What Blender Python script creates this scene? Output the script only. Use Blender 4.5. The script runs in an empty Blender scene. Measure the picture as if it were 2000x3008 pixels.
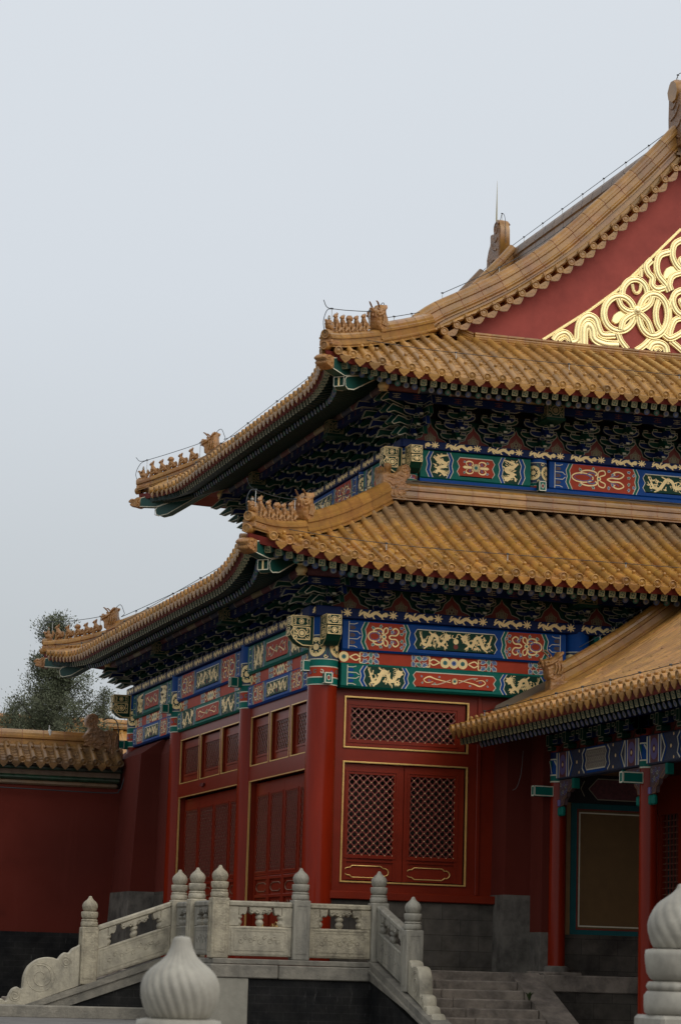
import bpy, math, random
import numpy as np
from mathutils import Matrix, Vector
R_ = math.radians
rng = random.Random(7)
S = bpy.context.scene
COL = S.collection

# ------------------------------------------------------------------ camera
# eye of the photographer = world origin (0,0,0); X along the gable face, Y into the picture, Z up
YAW, PITCH, ROLL = R_(16.628), R_(10.143), R_(1.6755)
d = Vector((math.sin(YAW)*math.cos(PITCH), math.cos(YAW)*math.cos(PITCH), math.sin(PITCH)))
r = Vector((math.cos(YAW), -math.sin(YAW), 0)); u = r.cross(d)
r2 = r*math.cos(ROLL)+u*math.sin(ROLL); u2 = u*math.cos(ROLL)-r*math.sin(ROLL)
cam = bpy.data.cameras.new('camera'); camo = bpy.data.objects.new('camera', cam); COL.objects.link(camo)
camo.matrix_world = Matrix(((r2.x, u2.x, -d.x, 0), (r2.y, u2.y, -d.y, 0), (r2.z, u2.z, -d.z, 0), (0, 0, 0, 1)))
cam.sensor_fit = 'VERTICAL'; cam.sensor_height = 23.7; cam.sensor_width = 15.76; cam.lens = 7413*23.7/3008
cam.clip_start = .1; cam.clip_end = 5000
cam.dof.use_dof = True; cam.dof.focus_distance = 39; cam.dof.aperture_fstop = 7
S.camera = camo

# ------------------------------------------------------------------ sky and sun (overcast, brighter behind the camera)
SUN_EL, SUN_AZ = R_(40), R_(152)          # azimuth clockwise from +Y: behind the camera, to its right
w = bpy.data.worlds.new('World'); S.world = w; w.use_nodes = True
nt = w.node_tree; bg = nt.nodes['Background']
sky = nt.nodes.new('ShaderNodeTexSky'); sky.sky_type = 'NISHITA'; sky.sun_disc = False
sky.sun_elevation = SUN_EL; sky.sun_rotation = SUN_AZ; sky.dust_density = 6; sky.air_density = 1.5
hs = nt.nodes.new('ShaderNodeHueSaturation'); hs.inputs['Saturation'].default_value = .12; hs.inputs['Value'].default_value = 1
geo = nt.nodes.new('ShaderNodeTexCoord'); sep = nt.nodes.new('ShaderNodeSeparateXYZ')
nt.links.new(geo.outputs['Generated'], sep.inputs[0])
rp = nt.nodes.new('ShaderNodeValToRGB')      # cloud deck: darker at the horizon, bright overhead
rp.color_ramp.elements[0].position = 0.0; rp.color_ramp.elements[0].color = (5.5, 5.85, 6.05, 1)
rp.color_ramp.elements[1].position = 1.0; rp.color_ramp.elements[1].color = (10.2, 10.7, 11.3, 1)
e = rp.color_ramp.elements.new(.12); e.color = (6.2, 6.7, 7.1, 1)
e = rp.color_ramp.elements.new(.26); e.color = (7.5, 8.1, 8.8, 1)
cn = nt.nodes.new('ShaderNodeTexNoise'); cn.inputs['Scale'].default_value = 2.2; cn.inputs['Detail'].default_value = 4   # faint unevenness of the cloud deck
cmp_ = nt.nodes.new('ShaderNodeMapping'); cmp_.inputs['Scale'].default_value = (1, 1, 2.4); nt.links.new(geo.outputs['Generated'], cmp_.inputs[0]); nt.links.new(cmp_.outputs[0], cn.inputs['Vector'])
cm = nt.nodes.new('ShaderNodeMath'); cm.operation = 'MULTIPLY_ADD'; cm.inputs[1].default_value = .085; nt.links.new(cn.outputs[0], cm.inputs[0])
cs = nt.nodes.new('ShaderNodeMath'); cs.operation = 'ADD'; cs.inputs[1].default_value = -.0425; nt.links.new(sep.outputs['Z'], cs.inputs[0]); nt.links.new(cs.outputs[0], cm.inputs[2]); nt.links.new(cm.outputs[0], rp.inputs[0])
nt.links.new(sky.outputs[0], hs.inputs['Color'])
ad = nt.nodes.new('ShaderNodeMix'); ad.data_type = 'RGBA'; ad.inputs[0].default_value = .72
nt.links.new(hs.outputs[0], ad.inputs[6]); nt.links.new(rp.outputs[0], ad.inputs[7])
nt.links.new(ad.outputs[2], bg.inputs[0]); bg.inputs[1].default_value = .105
sl = bpy.data.lights.new('sun', 'SUN'); sl.energy = 1.0; sl.angle = R_(60); sl.color = (1, .95, .86)
so = bpy.data.objects.new('sun', sl); COL.objects.link(so); so.location = (0, 0, 60)
sd = Vector((math.sin(SUN_AZ)*math.cos(SUN_EL), math.cos(SUN_AZ)*math.cos(SUN_EL), math.sin(SUN_EL)))
so.rotation_euler = sd.to_track_quat('Z', 'Y').to_euler()
S.view_settings.view_transform = 'Standard'; S.view_settings.look = 'None'; S.view_settings.exposure = 0; S.view_settings.gamma = 1

# ------------------------------------------------------------------ materials
MATS = {}
def mat(name, base, rough=.6, metal=0, spec=.5, var=.0, vscale=6, var2=None, v2scale=1.2, bump=0, bscale=40, coat=0, stretch=None, extra=None, bdist=.01, tint=0, streak=None):
    m = bpy.data.materials.new(name); m.use_nodes = True; n = m.node_tree; p = n.nodes['Principled BSDF']
    L = n.links.new
    p.inputs['Roughness'].default_value = rough; p.inputs['Metallic'].default_value = metal
    p.inputs['Specular IOR Level'].default_value = spec
    if coat: p.inputs['Coat Weight'].default_value = coat; p.inputs['Coat Roughness'].default_value = .12
    tc = n.nodes.new('ShaderNodeTexCoord'); src = tc.outputs['Object']
    if stretch:
        mp = n.nodes.new('ShaderNodeMapping'); mp.inputs['Scale'].default_value = stretch; L(src, mp.inputs[0]); ssrc = mp.outputs[0]
    else: ssrc = src
    cur = None
    rgb = n.nodes.new('ShaderNodeRGB'); rgb.outputs[0].default_value = (*base, 1); cur = rgb.outputs[0]
    if var2:      # large patches of another colour
        nz = n.nodes.new('ShaderNodeTexNoise'); nz.inputs['Scale'].default_value = v2scale; nz.inputs['Detail'].default_value = 6; nz.inputs['Roughness'].default_value = .65
        L(ssrc, nz.inputs['Vector'])
        cr = n.nodes.new('ShaderNodeValToRGB'); cr.color_ramp.elements[0].position = .42; cr.color_ramp.elements[1].position = .68
        L(nz.outputs[0], cr.inputs[0])
        mx = n.nodes.new('ShaderNodeMix'); mx.data_type = 'RGBA'; L(cr.outputs[0], mx.inputs[0]); L(cur, mx.inputs[6]); mx.inputs[7].default_value = (*var2, 1); cur = mx.outputs[2]
    if var:
        nz = n.nodes.new('ShaderNodeTexNoise'); nz.inputs['Scale'].default_value = vscale; nz.inputs['Detail'].default_value = 8; nz.inputs['Roughness'].default_value = .6
        L(ssrc, nz.inputs['Vector'])
        mr = n.nodes.new('ShaderNodeMapRange'); mr.inputs[1].default_value = .3; mr.inputs[2].default_value = .7; mr.inputs[3].default_value = 1-var; mr.inputs[4].default_value = 1+var; L(nz.outputs[0], mr.inputs[0])
        mx = n.nodes.new('ShaderNodeMix'); mx.data_type = 'RGBA'; mx.blend_type = 'MULTIPLY'; mx.inputs[0].default_value = 1; L(cur, mx.inputs[6]); L(mr.outputs[0], mx.inputs[7]); cur = mx.outputs[2]
    if tint:      # every fired tile has its own tone
        at = n.nodes.new('ShaderNodeAttribute'); at.attribute_name = 'tint'
        mt = n.nodes.new('ShaderNodeMath'); mt.operation = 'ADD'; mt.inputs[1].default_value = 1; L(at.outputs['Fac'], mt.inputs[0])
        mx = n.nodes.new('ShaderNodeMix'); mx.data_type = 'RGBA'; mx.blend_type = 'MULTIPLY'; mx.inputs[0].default_value = 1; L(cur, mx.inputs[6]); L(mt.outputs[0], mx.inputs[7]); cur = mx.outputs[2]
    if streak:    # run-off marks
        mp = n.nodes.new('ShaderNodeMapping'); mp.inputs['Scale'].default_value = (streak[0], streak[0], streak[1]); L(src, mp.inputs[0])
        nz = n.nodes.new('ShaderNodeTexNoise'); nz.inputs['Scale'].default_value = 1; nz.inputs['Detail'].default_value = 7; nz.inputs['Roughness'].default_value = .7; L(mp.outputs[0], nz.inputs['Vector'])
        cr = n.nodes.new('ShaderNodeValToRGB'); cr.color_ramp.elements[0].position = .52; cr.color_ramp.elements[1].position = .74; L(nz.outputs[0], cr.inputs[0])
        mf = n.nodes.new('ShaderNodeMath'); mf.operation = 'MULTIPLY'; mf.inputs[1].default_value = streak[2]; L(cr.outputs[0], mf.inputs[0])
        mx = n.nodes.new('ShaderNodeMix'); mx.data_type = 'RGBA'; L(mf.outputs[0], mx.inputs[0]); L(cur, mx.inputs[6]); mx.inputs[7].default_value = (*streak[3], 1); cur = mx.outputs[2]
    if extra: cur = extra(n, L, src, cur, p)
    L(cur, p.inputs['Base Color'])
    if bump:
        nz = n.nodes.new('ShaderNodeTexNoise'); nz.inputs['Scale'].default_value = bscale; nz.inputs['Detail'].default_value = 5; L(src, nz.inputs['Vector'])
        b = n.nodes.new('ShaderNodeBump'); b.inputs['Strength'].default_value = bump; b.inputs['Distance'].default_value = bdist; L(nz.outputs[0], b.inputs['Height']); L(b.outputs[0], p.inputs['Normal'])
    MATS[name] = m
    return m
def dusty(z0, z1, col, amount):
    # dust that rain never washes off the upper courses under the next eave
    def f(n, L, src, cur, p):
        s = n.nodes.new('ShaderNodeSeparateXYZ'); L(src, s.inputs[0])
        nz = n.nodes.new('ShaderNodeTexNoise'); nz.inputs['Scale'].default_value = 1.6; nz.inputs['Detail'].default_value = 6; L(src, nz.inputs['Vector'])
        a = n.nodes.new('ShaderNodeMath'); a.operation = 'MULTIPLY_ADD'; L(nz.outputs[0], a.inputs[0]); a.inputs[1].default_value = 1.6; L(s.outputs[2], a.inputs[2])
        mr = n.nodes.new('ShaderNodeMapRange'); mr.inputs[1].default_value = z0+.8; mr.inputs[2].default_value = z1+.8; mr.inputs[3].default_value = 0; mr.inputs[4].default_value = amount; L(a.outputs[0], mr.inputs[0])
        mx = n.nodes.new('ShaderNodeMix'); mx.data_type = 'RGBA'; L(mr.outputs[0], mx.inputs[0]); L(cur, mx.inputs[6]); mx.inputs[7].default_value = (*col, 1)
        rr = n.nodes.new('ShaderNodeMapRange'); rr.inputs[3].default_value = .38; rr.inputs[4].default_value = .85; L(mr.outputs[0], rr.inputs[0]); L(rr.outputs[0], p.inputs['Roughness'])
        return mx.outputs[2]
    return f
def brickish(bw, bh, mortar, stain=None):
    def f(n, L, src, cur, p):
        s = n.nodes.new('ShaderNodeSeparateXYZ'); L(src, s.inputs[0])
        a = n.nodes.new('ShaderNodeMath'); L(s.outputs[0], a.inputs[0]); L(s.outputs[1], a.inputs[1])
        c = n.nodes.new('ShaderNodeCombineXYZ'); L(a.outputs[0], c.inputs[0]); L(s.outputs[2], c.inputs[1])
        b = n.nodes.new('ShaderNodeTexBrick'); b.inputs['Scale'].default_value = 1; b.inputs['Brick Width'].default_value = bw; b.inputs['Row Height'].default_value = bh
        b.inputs['Mortar Size'].default_value = .006; b.inputs['Color1'].default_value = (1, 1, 1, 1); b.inputs['Color2'].default_value = (.78, .78, .8, 1); b.inputs['Mortar'].default_value = (mortar, mortar, mortar, 1)
        L(c.outputs[0], b.inputs['Vector'])
        mx = n.nodes.new('ShaderNodeMix'); mx.data_type = 'RGBA'; mx.blend_type = 'MULTIPLY'; mx.inputs[0].default_value = 1; L(cur, mx.inputs[6]); L(b.outputs[0], mx.inputs[7]); cur = mx.outputs[2]
        if stain:   # pale run-off streaks
            mp = n.nodes.new('ShaderNodeMapping'); mp.inputs['Scale'].default_value = (7, 7, .8); L(src, mp.inputs[0])
            nz = n.nodes.new('ShaderNodeTexNoise'); nz.inputs['Scale'].default_value = 1.6; nz.inputs['Detail'].default_value = 8; nz.inputs['Roughness'].default_value = .75; L(mp.outputs[0], nz.inputs['Vector'])
            cr = n.nodes.new('ShaderNodeValToRGB'); cr.color_ramp.elements[0].position = .6; cr.color_ramp.elements[1].position = .8; L(nz.outputs[0], cr.inputs[0])
            m2 = n.nodes.new('ShaderNodeMix'); m2.data_type = 'RGBA'; L(cr.outputs[0], m2.inputs[0]); L(cur, m2.inputs[6]); m2.inputs[7].default_value = (*stain, 1); cur = m2.outputs[2]
        return cur
    return f
TILE = (.40, .20, .038)
DUST = (.21, .15, .09)
mat('tile_lower', TILE, .33, tint=1, var=.22, vscale=4, var2=(.33, .14, .035), v2scale=2.5, bump=.15, bscale=30, extra=dusty(6.75, 7.35, DUST, .65))
mat('tile_upper', (.39, .195, .04), .33, tint=1, var=.2, vscale=4, var2=(.31, .165, .055), v2scale=2, bump=.15, bscale=30, extra=dusty(10.6, 16.5, DUST, .7))
mat('tile_gallery', (.38, .19, .045), .35, tint=1, var=.22, vscale=5, var2=(.32, .145, .045), v2scale=3, bump=.15, bscale=30)
mat('tile_wall', (.19, .095, .026), .42, tint=1, var=.35, vscale=5, var2=(.15, .085, .045), v2scale=2, bump=.2, bscale=30)
mat('ridge_tile', (.33, .165, .036), .28, tint=1, var=.22, vscale=5, var2=(.28, .12, .035), v2scale=2.2, bump=.2, bscale=26)
mat('ridge_brown', (.22, .115, .045), .35, tint=1, var=.25, vscale=5, var2=(.17, .105, .06), v2scale=2, bump=.2, bscale=26)
mat('carved_tile', (.36, .175, .05), .33, var=.3, vscale=9, var2=(.30, .13, .045), v2scale=4, bump=.9, bscale=22, bdist=.03)
mat('carved_dark', (.25, .115, .04), .4, var=.3, vscale=9, var2=(.17, .09, .045), v2scale=4, bump=1, bscale=20, bdist=.03)
mat('ridge_mortar', (.33, .13, .06), .7, var=.2)
mat('flashing', (.21, .15, .095), .85, var=.2, vscale=5, var2=(.15, .11, .075), v2scale=2.5, bump=.2)
mat('old_cap', (.24, .15, .075), .5, var=.3, vscale=8, bump=.4, bscale=40)
def scuff(n, L, src, cur, p): return cur
mat('red_paint', (.21, .0155, .004), .2, spec=.22, var=.16, vscale=2, coat=.0, stretch=(3, 3, .4))
mat('red_frame', (.19, .0165, .004), .36, spec=.25, var=.12, vscale=3)
mat('lattice_red', (.19, .048, .034), .35, spec=.4, var=.15, vscale=12)
mat('red_dark', (.10, .008, .005), .5, var=.1)
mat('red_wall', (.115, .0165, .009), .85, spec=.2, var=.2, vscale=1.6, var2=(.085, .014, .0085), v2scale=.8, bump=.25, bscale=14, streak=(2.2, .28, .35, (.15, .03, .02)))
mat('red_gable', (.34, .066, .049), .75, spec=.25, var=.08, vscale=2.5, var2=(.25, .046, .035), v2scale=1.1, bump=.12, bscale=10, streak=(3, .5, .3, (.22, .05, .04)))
mat('red_beam', (.44, .044, .012), .55, spec=.25, var=.1)
mat('red_soffit', (.16, .014, .007), .6, var=.15)
mat('red_carved', (.22, .03, .016), .6, var=.2)
mat('gold', (1, .74, .34), .45, metal=.12, var=.1, vscale=14)
mat('gold_bright', (1, .82, .42), .46, metal=.85, var=.05, vscale=6, bump=.25, bscale=9)
mat('gold_line', (.80, .52, .17), .35, metal=.5, var=.12, vscale=6)
mat('stud_dull', (.26, .15, .09), .45, metal=.3); mat('gold_pale', (.27, .225, .115), .5, metal=.2, var=.15)
mat('blue', (.001, .06, .27), .55, spec=.2, var=.12); mat('blue_dark', (.004, .016, .085), .55, spec=.2, var=.15); mat('blue_pale', (.10, .15, .33), .5, var=.12)
mat('green_shaded', (.0, .055, .04), .5, var=.12); mat('green', (.0, .135, .10), .55, spec=.2, var=.12); mat('green_dark', (.004, .045, .025), .55, spec=.2, var=.15); mat('green_pale', (.05, .2, .16), .5, var=.12)  # corner timbers get a darker copy of green, eave shadow put into the colour
mat('white_line', (.70, .66, .5), .5, var=.08); mat('edge_line', (.36, .34, .24), .55, var=.15)
mat('pearl', (.27, .285, .29), .45, var=.15)
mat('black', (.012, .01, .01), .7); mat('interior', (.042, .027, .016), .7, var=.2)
mat('rafter_green', (.004, .026, .021), .5, var=.15)
mat('violet', (.15, .12, .3), .5)
mat('marble', (.42, .37, .27), .6, var=.16, vscale=7, var2=(.22, .195, .145), v2scale=3.2, streak=(9, 1.6, .45, (.15, .135, .105)), bump=.55, bscale=28, bdist=.012)
mat('marble_warm', (.40, .345, .24), .65, var=.16, vscale=9, var2=(.2, .17, .12), v2scale=4, streak=(11, 2, .5, (.13, .11, .08)), bump=.8, bscale=34, bdist=.015)
mat('marble_grey', (.29, .265, .21), .65, var=.18, vscale=6, var2=(.15, .14, .115), v2scale=2.5, streak=(9, 1.2, .5, (.12, .11, .09)), bump=.5, bscale=30, stretch=(2, 2, .5))
mat('marble_smooth', (.32, .295, .24), .55, var=.14, vscale=14, var2=(.24, .22, .18), v2scale=6, streak=(16, 5, .35, (.2, .18, .14)), bump=.1, bscale=70)
mat('coping', (.235, .21, .165), .75, var=.2, vscale=6, var2=(.12, .11, .09), v2scale=1.8, streak=(5, 1.5, .5, (.09, .08, .065)), bump=.7, bscale=22, bdist=.015)
mat('coping_pale', (.27, .25, .20), .75, var=.12, vscale=8, bump=.25, bscale=40)
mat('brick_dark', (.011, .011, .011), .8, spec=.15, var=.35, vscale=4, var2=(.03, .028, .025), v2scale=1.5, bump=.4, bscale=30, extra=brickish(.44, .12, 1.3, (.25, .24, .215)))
mat('granite', (.115, .098, .078), .8, spec=.2, var=.25, vscale=5, var2=(.036, .031, .026), v2scale=1.6, streak=(3, .8, .4, (.10, .092, .08)), bump=.3, bscale=40, extra=brickish(.6, .24, .55))
mat('granite_pale', (.165, .147, .122), .8, spec=.2, var=.2, vscale=6, var2=(.055, .05, .043), v2scale=2.5, streak=(4, .8, .4, (.05, .045, .04)), bump=.3, bscale=40)
mat('step_stone', (.30, .25, .2), .85, spec=.2, var=.25, vscale=5, var2=(.13, .108, .09), v2scale=2.4, bump=.8, bscale=24, bdist=.015)
mat('ground_brick', (.13, .12, .11), .85, var=.25, vscale=2, bump=.3)
mat('green_glaze', (.018, .05, .025), .35, var=.4, vscale=6, var2=(.05, .05, .035), v2scale=2.5)
mat('brown_glaze', (.19, .115, .06), .45, var=.35, vscale=5, var2=(.12, .085, .06), v2scale=2.5)
mat('ochre_panel', (.15, .083, .027), .6, var=.1); mat('ochre_plaster', (.34, .19, .08), .8, var=.1)
mat('teal', (.0, .095, .10), .55, var=.1)
mat('wire', (.022, .028, .034), .5); mat('wire_grey', (.16, .14, .13), .6); mat('wire_white', (.55, .55, .52), .5); mat('rod', (.32, .27, .14), .4, metal=.6)
mat('copper', (.25, .13, .06), .4, metal=.6)
mat('bark', (.045, .038, .03), .9, var=.3, vscale=8, bump=.6, bscale=20)
mat('foliage', (.10, .112, .068), .85, spec=.05, var=.45, vscale=1.3, var2=(.15, .155, .105), v2scale=.9)
mat('weed', (.06, .09, .025), .7, var=.3)
mat('brocade', (.24, .2, .17), .6, var=.3, vscale=30); mat('navy_brocade', (.035, .05, .09), .6, var=.35, vscale=26); mat('maroon_brocade', (.14, .045, .05), .6, var=.35, vscale=26)
mat('leaf_carve', (.10, .06, .06), .6, var=.35, vscale=18)

# ------------------------------------------------------------------ mesh builder
class MB:
    def __init__(s): s.v = []; s.f = []; s.m = []; s.sm = []; s.n = 0; s.T = None; s.names = []; s.kk = 0; s.tint = 0.; s.tn = []
    def mi(s, name):
        if name not in s.names: s.names.append(name)
        return s.names.index(name)
    def add(s, vs, fs, m, smooth=False):
        vs = np.asarray(vs, float).reshape(-1, 3)
        if s.T is not None:
            vs = s.T(vs) if callable(s.T) else vs @ s.T[:3, :3].T + s.T[:3, 3]
        o = s.n; s.v.append(vs); s.n += len(vs); k = s.mi(m)
        for f in fs: s.f.append(tuple(i+o for i in f)); s.m.append(k); s.sm.append(smooth); s.tn.append(s.tint)
    def box(s, x0, x1, y0, y1, z0, z1, m, bev=0):
        if bev:
            b = bev; P = []
            # chamfered box: three rectangles blended
            xs = (x0, x1); ys = (y0, y1); zs = (z0, z1); idx = {}
            for i in (0, 1):
                for j in (0, 1):
                    for k in (0, 1):
                        sx = b if i == 0 else -b; sy = b if j == 0 else -b; sz = b if k == 0 else -b
                        idx[i, j, k, 0] = len(P); P.append((xs[i], ys[j]+sy, zs[k]+sz))
                        idx[i, j, k, 1] = len(P); P.append((xs[i]+sx, ys[j], zs[k]+sz))
                        idx[i, j, k, 2] = len(P); P.append((xs[i]+sx, ys[j]+sy, zs[k]))
            F = []
            for i in (0, 1): F.append([idx[i, 0, 0, 0], idx[i, 1, 0, 0], idx[i, 1, 1, 0], idx[i, 0, 1, 0]])
            for j in (0, 1): F.append([idx[0, j, 0, 1], idx[1, j, 0, 1], idx[1, j, 1, 1], idx[0, j, 1, 1]])
            for k in (0, 1): F.append([idx[0, 0, k, 2], idx[1, 0, k, 2], idx[1, 1, k, 2], idx[0, 1, k, 2]])
            for i in (0, 1):
                for j in (0, 1): F.append([idx[i, j, 0, 0], idx[i, j, 1, 0], idx[i, j, 1, 1], idx[i, j, 0, 1]])
                for k in (0, 1): F.append([idx[i, 0, k, 0], idx[i, 1, k, 0], idx[i, 1, k, 2], idx[i, 0, k, 2]])
            for j in (0, 1):
                for k in (0, 1): F.append([idx[0, j, k, 1], idx[1, j, k, 1], idx[1, j, k, 2], idx[0, j, k, 2]])
            for i in (0, 1):
                for j in (0, 1):
                    for k in (0, 1): F.append([idx[i, j, k, 0], idx[i, j, k, 1], idx[i, j, k, 2]])
            s.add(P, F, m); return
        s.add([(x0, y0, z0), (x1, y0, z0), (x1, y1, z0), (x0, y1, z0), (x0, y0, z1), (x1, y0, z1), (x1, y1, z1), (x0, y1, z1)],
              [(0, 3, 2, 1), (4, 5, 6, 7), (0, 1, 5, 4), (1, 2, 6, 5), (2, 3, 7, 6), (3, 0, 4, 7)], m)
    def grid(s, P, m, smooth=True, close=False):
        P = np.asarray(P, float); a, b = P.shape[:2]
        F = [(i*b+j, i*b+j+1, (i+1)*b+j+1, (i+1)*b+j) for i in range(a-1) for j in range(b-1)]
        if close: F += [(i*b+b-1, i*b, (i+1)*b, (i+1)*b+b-1) for i in range(a-1)]
        s.add(P.reshape(-1, 3), F, m, smooth)
    def prism(s, poly, c0, c1, m, ax=(0, 1, 2), sidem=None):
        # polygon in (a,b), thickness c0..c1 on the third axis; ax gives where a,b,c go
        n = len(poly); A = np.zeros((2*n, 3))
        for k, c in enumerate((c0, c1)):
            for i, (a, b) in enumerate(poly):
                A[k*n+i, ax[0]] = a; A[k*n+i, ax[1]] = b; A[k*n+i, ax[2]] = c
        s.add(A, [tuple(range(n))[::-1], tuple(range(n, 2*n))], m)
        s.add(A, [(i, (i+1) % n, n+(i+1) % n, n+i) for i in range(n)], sidem or m)
    def puffy(s, poly, c, t, inset, m, ax=(0, 1, 2)):
        # thick carved silhouette with rounded shoulders
        P = np.array(poly, float); n = len(P); ce = P.mean(0)
        e = np.roll(P, -1, 0)-P; nn = np.stack([e[:, 1], -e[:, 0]], 1); nn /= np.linalg.norm(nn, axis=1)[:, None]+1e-9
        if ((P[:, 0]*np.roll(P[:, 1], -1)-P[:, 1]*np.roll(P[:, 0], -1)).sum()) > 0: nn = -nn
        vn = nn+np.roll(nn, 1, 0); vn /= np.linalg.norm(vn, axis=1)[:, None]+1e-9
        rings = [(inset, -t), (inset*.3, -t*.75), (0, 0), (inset*.3, t*.75), (inset, t)]
        V = []
        for ins, cc in rings:
            q = P+vn*ins
            for a, b in q:
                p = [0, 0, 0]; p[ax[0]] = a; p[ax[1]] = b; p[ax[2]] = c+cc; V.append(p)
        F = [(k*n+i, k*n+(i+1) % n, (k+1)*n+(i+1) % n, (k+1)*n+i) for k in range(4) for i in range(n)]
        s.add(V, F, m, True); s.add(V, [tuple(range(n))[::-1], tuple(range(4*n, 5*n))], m)
    def tube(s, pts, rad, m, n=8, cap=True, smooth=True):
        P = np.asarray(pts, float); k = len(P)
        rr = np.broadcast_to(np.asarray(rad, float), (k,))
        T = np.gradient(P, axis=0); T /= np.linalg.norm(T, axis=1)[:, None]+1e-12
        up = np.array([0, 0, 1.]); 
        if abs(T[0] @ up) > .9: up = np.array([1., 0, 0])
        V = np.zeros((k, n, 3)); a = np.linspace(0, 2*np.pi, n, endpoint=False)
        x = np.cross(up, T[0]); x /= np.linalg.norm(x)
        for i in range(k):
            x = x-T[i]*(x @ T[i]); x /= np.linalg.norm(x)+1e-12; y = np.cross(T[i], x)
            V[i] = P[i]+rr[i]*(np.cos(a)[:, None]*x+np.sin(a)[:, None]*y)
        s.grid(V, m, smooth, True)
        if cap: s.add(V[0], [tuple(range(n))[::-1]], m); s.add(V[-1], [tuple(range(n))], m)
    def lathe(s, prof, m, n=16, o=(0, 0, 0), smooth=True, mod=None, cap=True):
        a = np.linspace(0, 2*np.pi, n, endpoint=False); V = np.zeros((len(prof), n, 3))
        for i, (r0, z) in enumerate(prof):
            rr = r0*np.ones(n) if mod is None else mod(r0, z, a)
            V[i, :, 0] = o[0]+rr*np.cos(a); V[i, :, 1] = o[1]+rr*np.sin(a); V[i, :, 2] = o[2]+z
        s.grid(V, m, smooth, True)
        if cap: s.add(V[-1], [tuple(range(n))], m); s.add(V[0], [tuple(range(n))[::-1]], m)
    # flat painting in the local (u,v) plane, c = height above it
    def poly(s, pts, c, m): s.kk += 1; c += .00005*(s.kk % 40); s.add([(a, b, c) for a, b in pts], [tuple(range(len(pts)))], m)
    def disc(s, u0, v0, r0, c, m, n=14, r1=0, sq=1):
        s.kk += 1; c += .00005*(s.kk % 40)
        a = [2*math.pi*i/n for i in range(n)]
        if r1: 
            V = [(u0+r0*math.cos(t), v0+sq*r0*math.sin(t), c) for t in a]+[(u0+r1*math.cos(t), v0+sq*r1*math.sin(t), c) for t in a]
            s.add(V, [(i, (i+1) % n, n+(i+1) % n, n+i) for i in range(n)], m)
        else:
            V = [(u0, v0, c)]+[(u0+r0*math.cos(t), v0+sq*r0*math.sin(t), c) for t in a]
            s.add(V, [(0, 1+i, 1+(i+1) % n) for i in range(n)], m)
    def stroke(s, pts, wd, c, m):
        P = np.asarray(pts, float); k = len(P); s.kk += 1; c += .00005*(s.kk % 40)
        if k < 2: return
        T = np.gradient(P, axis=0); T /= np.linalg.norm(T, axis=1)[:, None]+1e-12
        N = np.stack([-T[:, 1], T[:, 0]], 1); ww = np.broadcast_to(np.asarray(wd, float), (k,))[:, None]/2
        A = P+N*ww; B = P-N*ww
        V = [(x, y, c) for x, y in A]+[(x, y, c) for x, y in B]
        s.add(V, [(i, i+1, k+i+1, k+i) for i in range(k-1)], m)
    def mesh(s, name):
        me = bpy.data.meshes.new(name)
        if s.n: me.from_pydata(np.concatenate(s.v).tolist(), [], s.f)
        for nm in s.names: me.materials.append(MATS[nm])
        me.polygons.foreach_set('material_index', s.m); me.polygons.foreach_set('use_smooth', s.sm)
        if any(s.tn): me.attributes.new('tint', 'FLOAT', 'FACE').data.foreach_set('value', s.tn)
        me.update()
        return me
def frame(o, uu, vv, nn):
    M = np.eye(4); M[:3, 0] = uu; M[:3, 1] = vv; M[:3, 2] = nn; M[:3, 3] = o; return M
def tag(o, label, cat, group=None):
    o['label'] = label; o['category'] = cat
    if group: o['group'] = group
def thing(name, label, cat, loc, group=None):
    o = bpy.data.objects.new(name, None); COL.objects.link(o); o.location = loc; o.empty_display_size = .3
    tag(o, label, cat, group); return o
def part(name, mb, parent, M=None, label=None, kind=None):
    me = mb.mesh(name) if isinstance(mb, MB) else mb
    o = bpy.data.objects.new(name, me); COL.objects.link(o)
    if M is not None: Mw = Matrix(M.tolist()) if isinstance(M, np.ndarray) else M
    else: Mw = Matrix.Identity(4)
    if parent is not None:
        o.parent = parent
        if parent.type == 'EMPTY': Mw = Matrix.Translation(-parent.location) @ Mw
    o.matrix_local = Mw
    if label: o['label'] = label
    if kind: o['kind'] = kind
    return o
def smooth_path(pts, n=6):
    P = np.asarray(pts, float); P2 = np.vstack([2*P[0]-P[1], P, 2*P[-1]-P[-2]]); out = []
    for i in range(1, len(P2)-2):
        for t in np.linspace(0, 1, n, endpoint=False):
            a, b, c, e = P2[i-1], P2[i], P2[i+1], P2[i+2]
            out.append(.5*((2*b)+(-a+c)*t+(2*a-5*b+4*c-e)*t*t+(-a+3*b-3*c+e)*t**3))
    out.append(P2[-2]); return np.array(out)
# ------------------------------------------------------------------ ground and terrace
X0, Y0, Y4, XR = 10.987, 37.5, 50.85, 25.31
XC, FL = 18.15, -.06
mb = MB(); mb.add([(-2000, -200, -1.62), (2500, -200, -1.62), (2500, 4000, -1.62), (-2000, 4000, -1.62)], [(0, 1, 2, 3)], 'ground_brick')
g = part('ground', mb, None, kind='structure')
mb = MB(); mb.box(-30, 60, 30, 90, -1.61, -.92, 'ground_brick')
g = part('terrace', mb, None, kind='structure')

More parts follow.
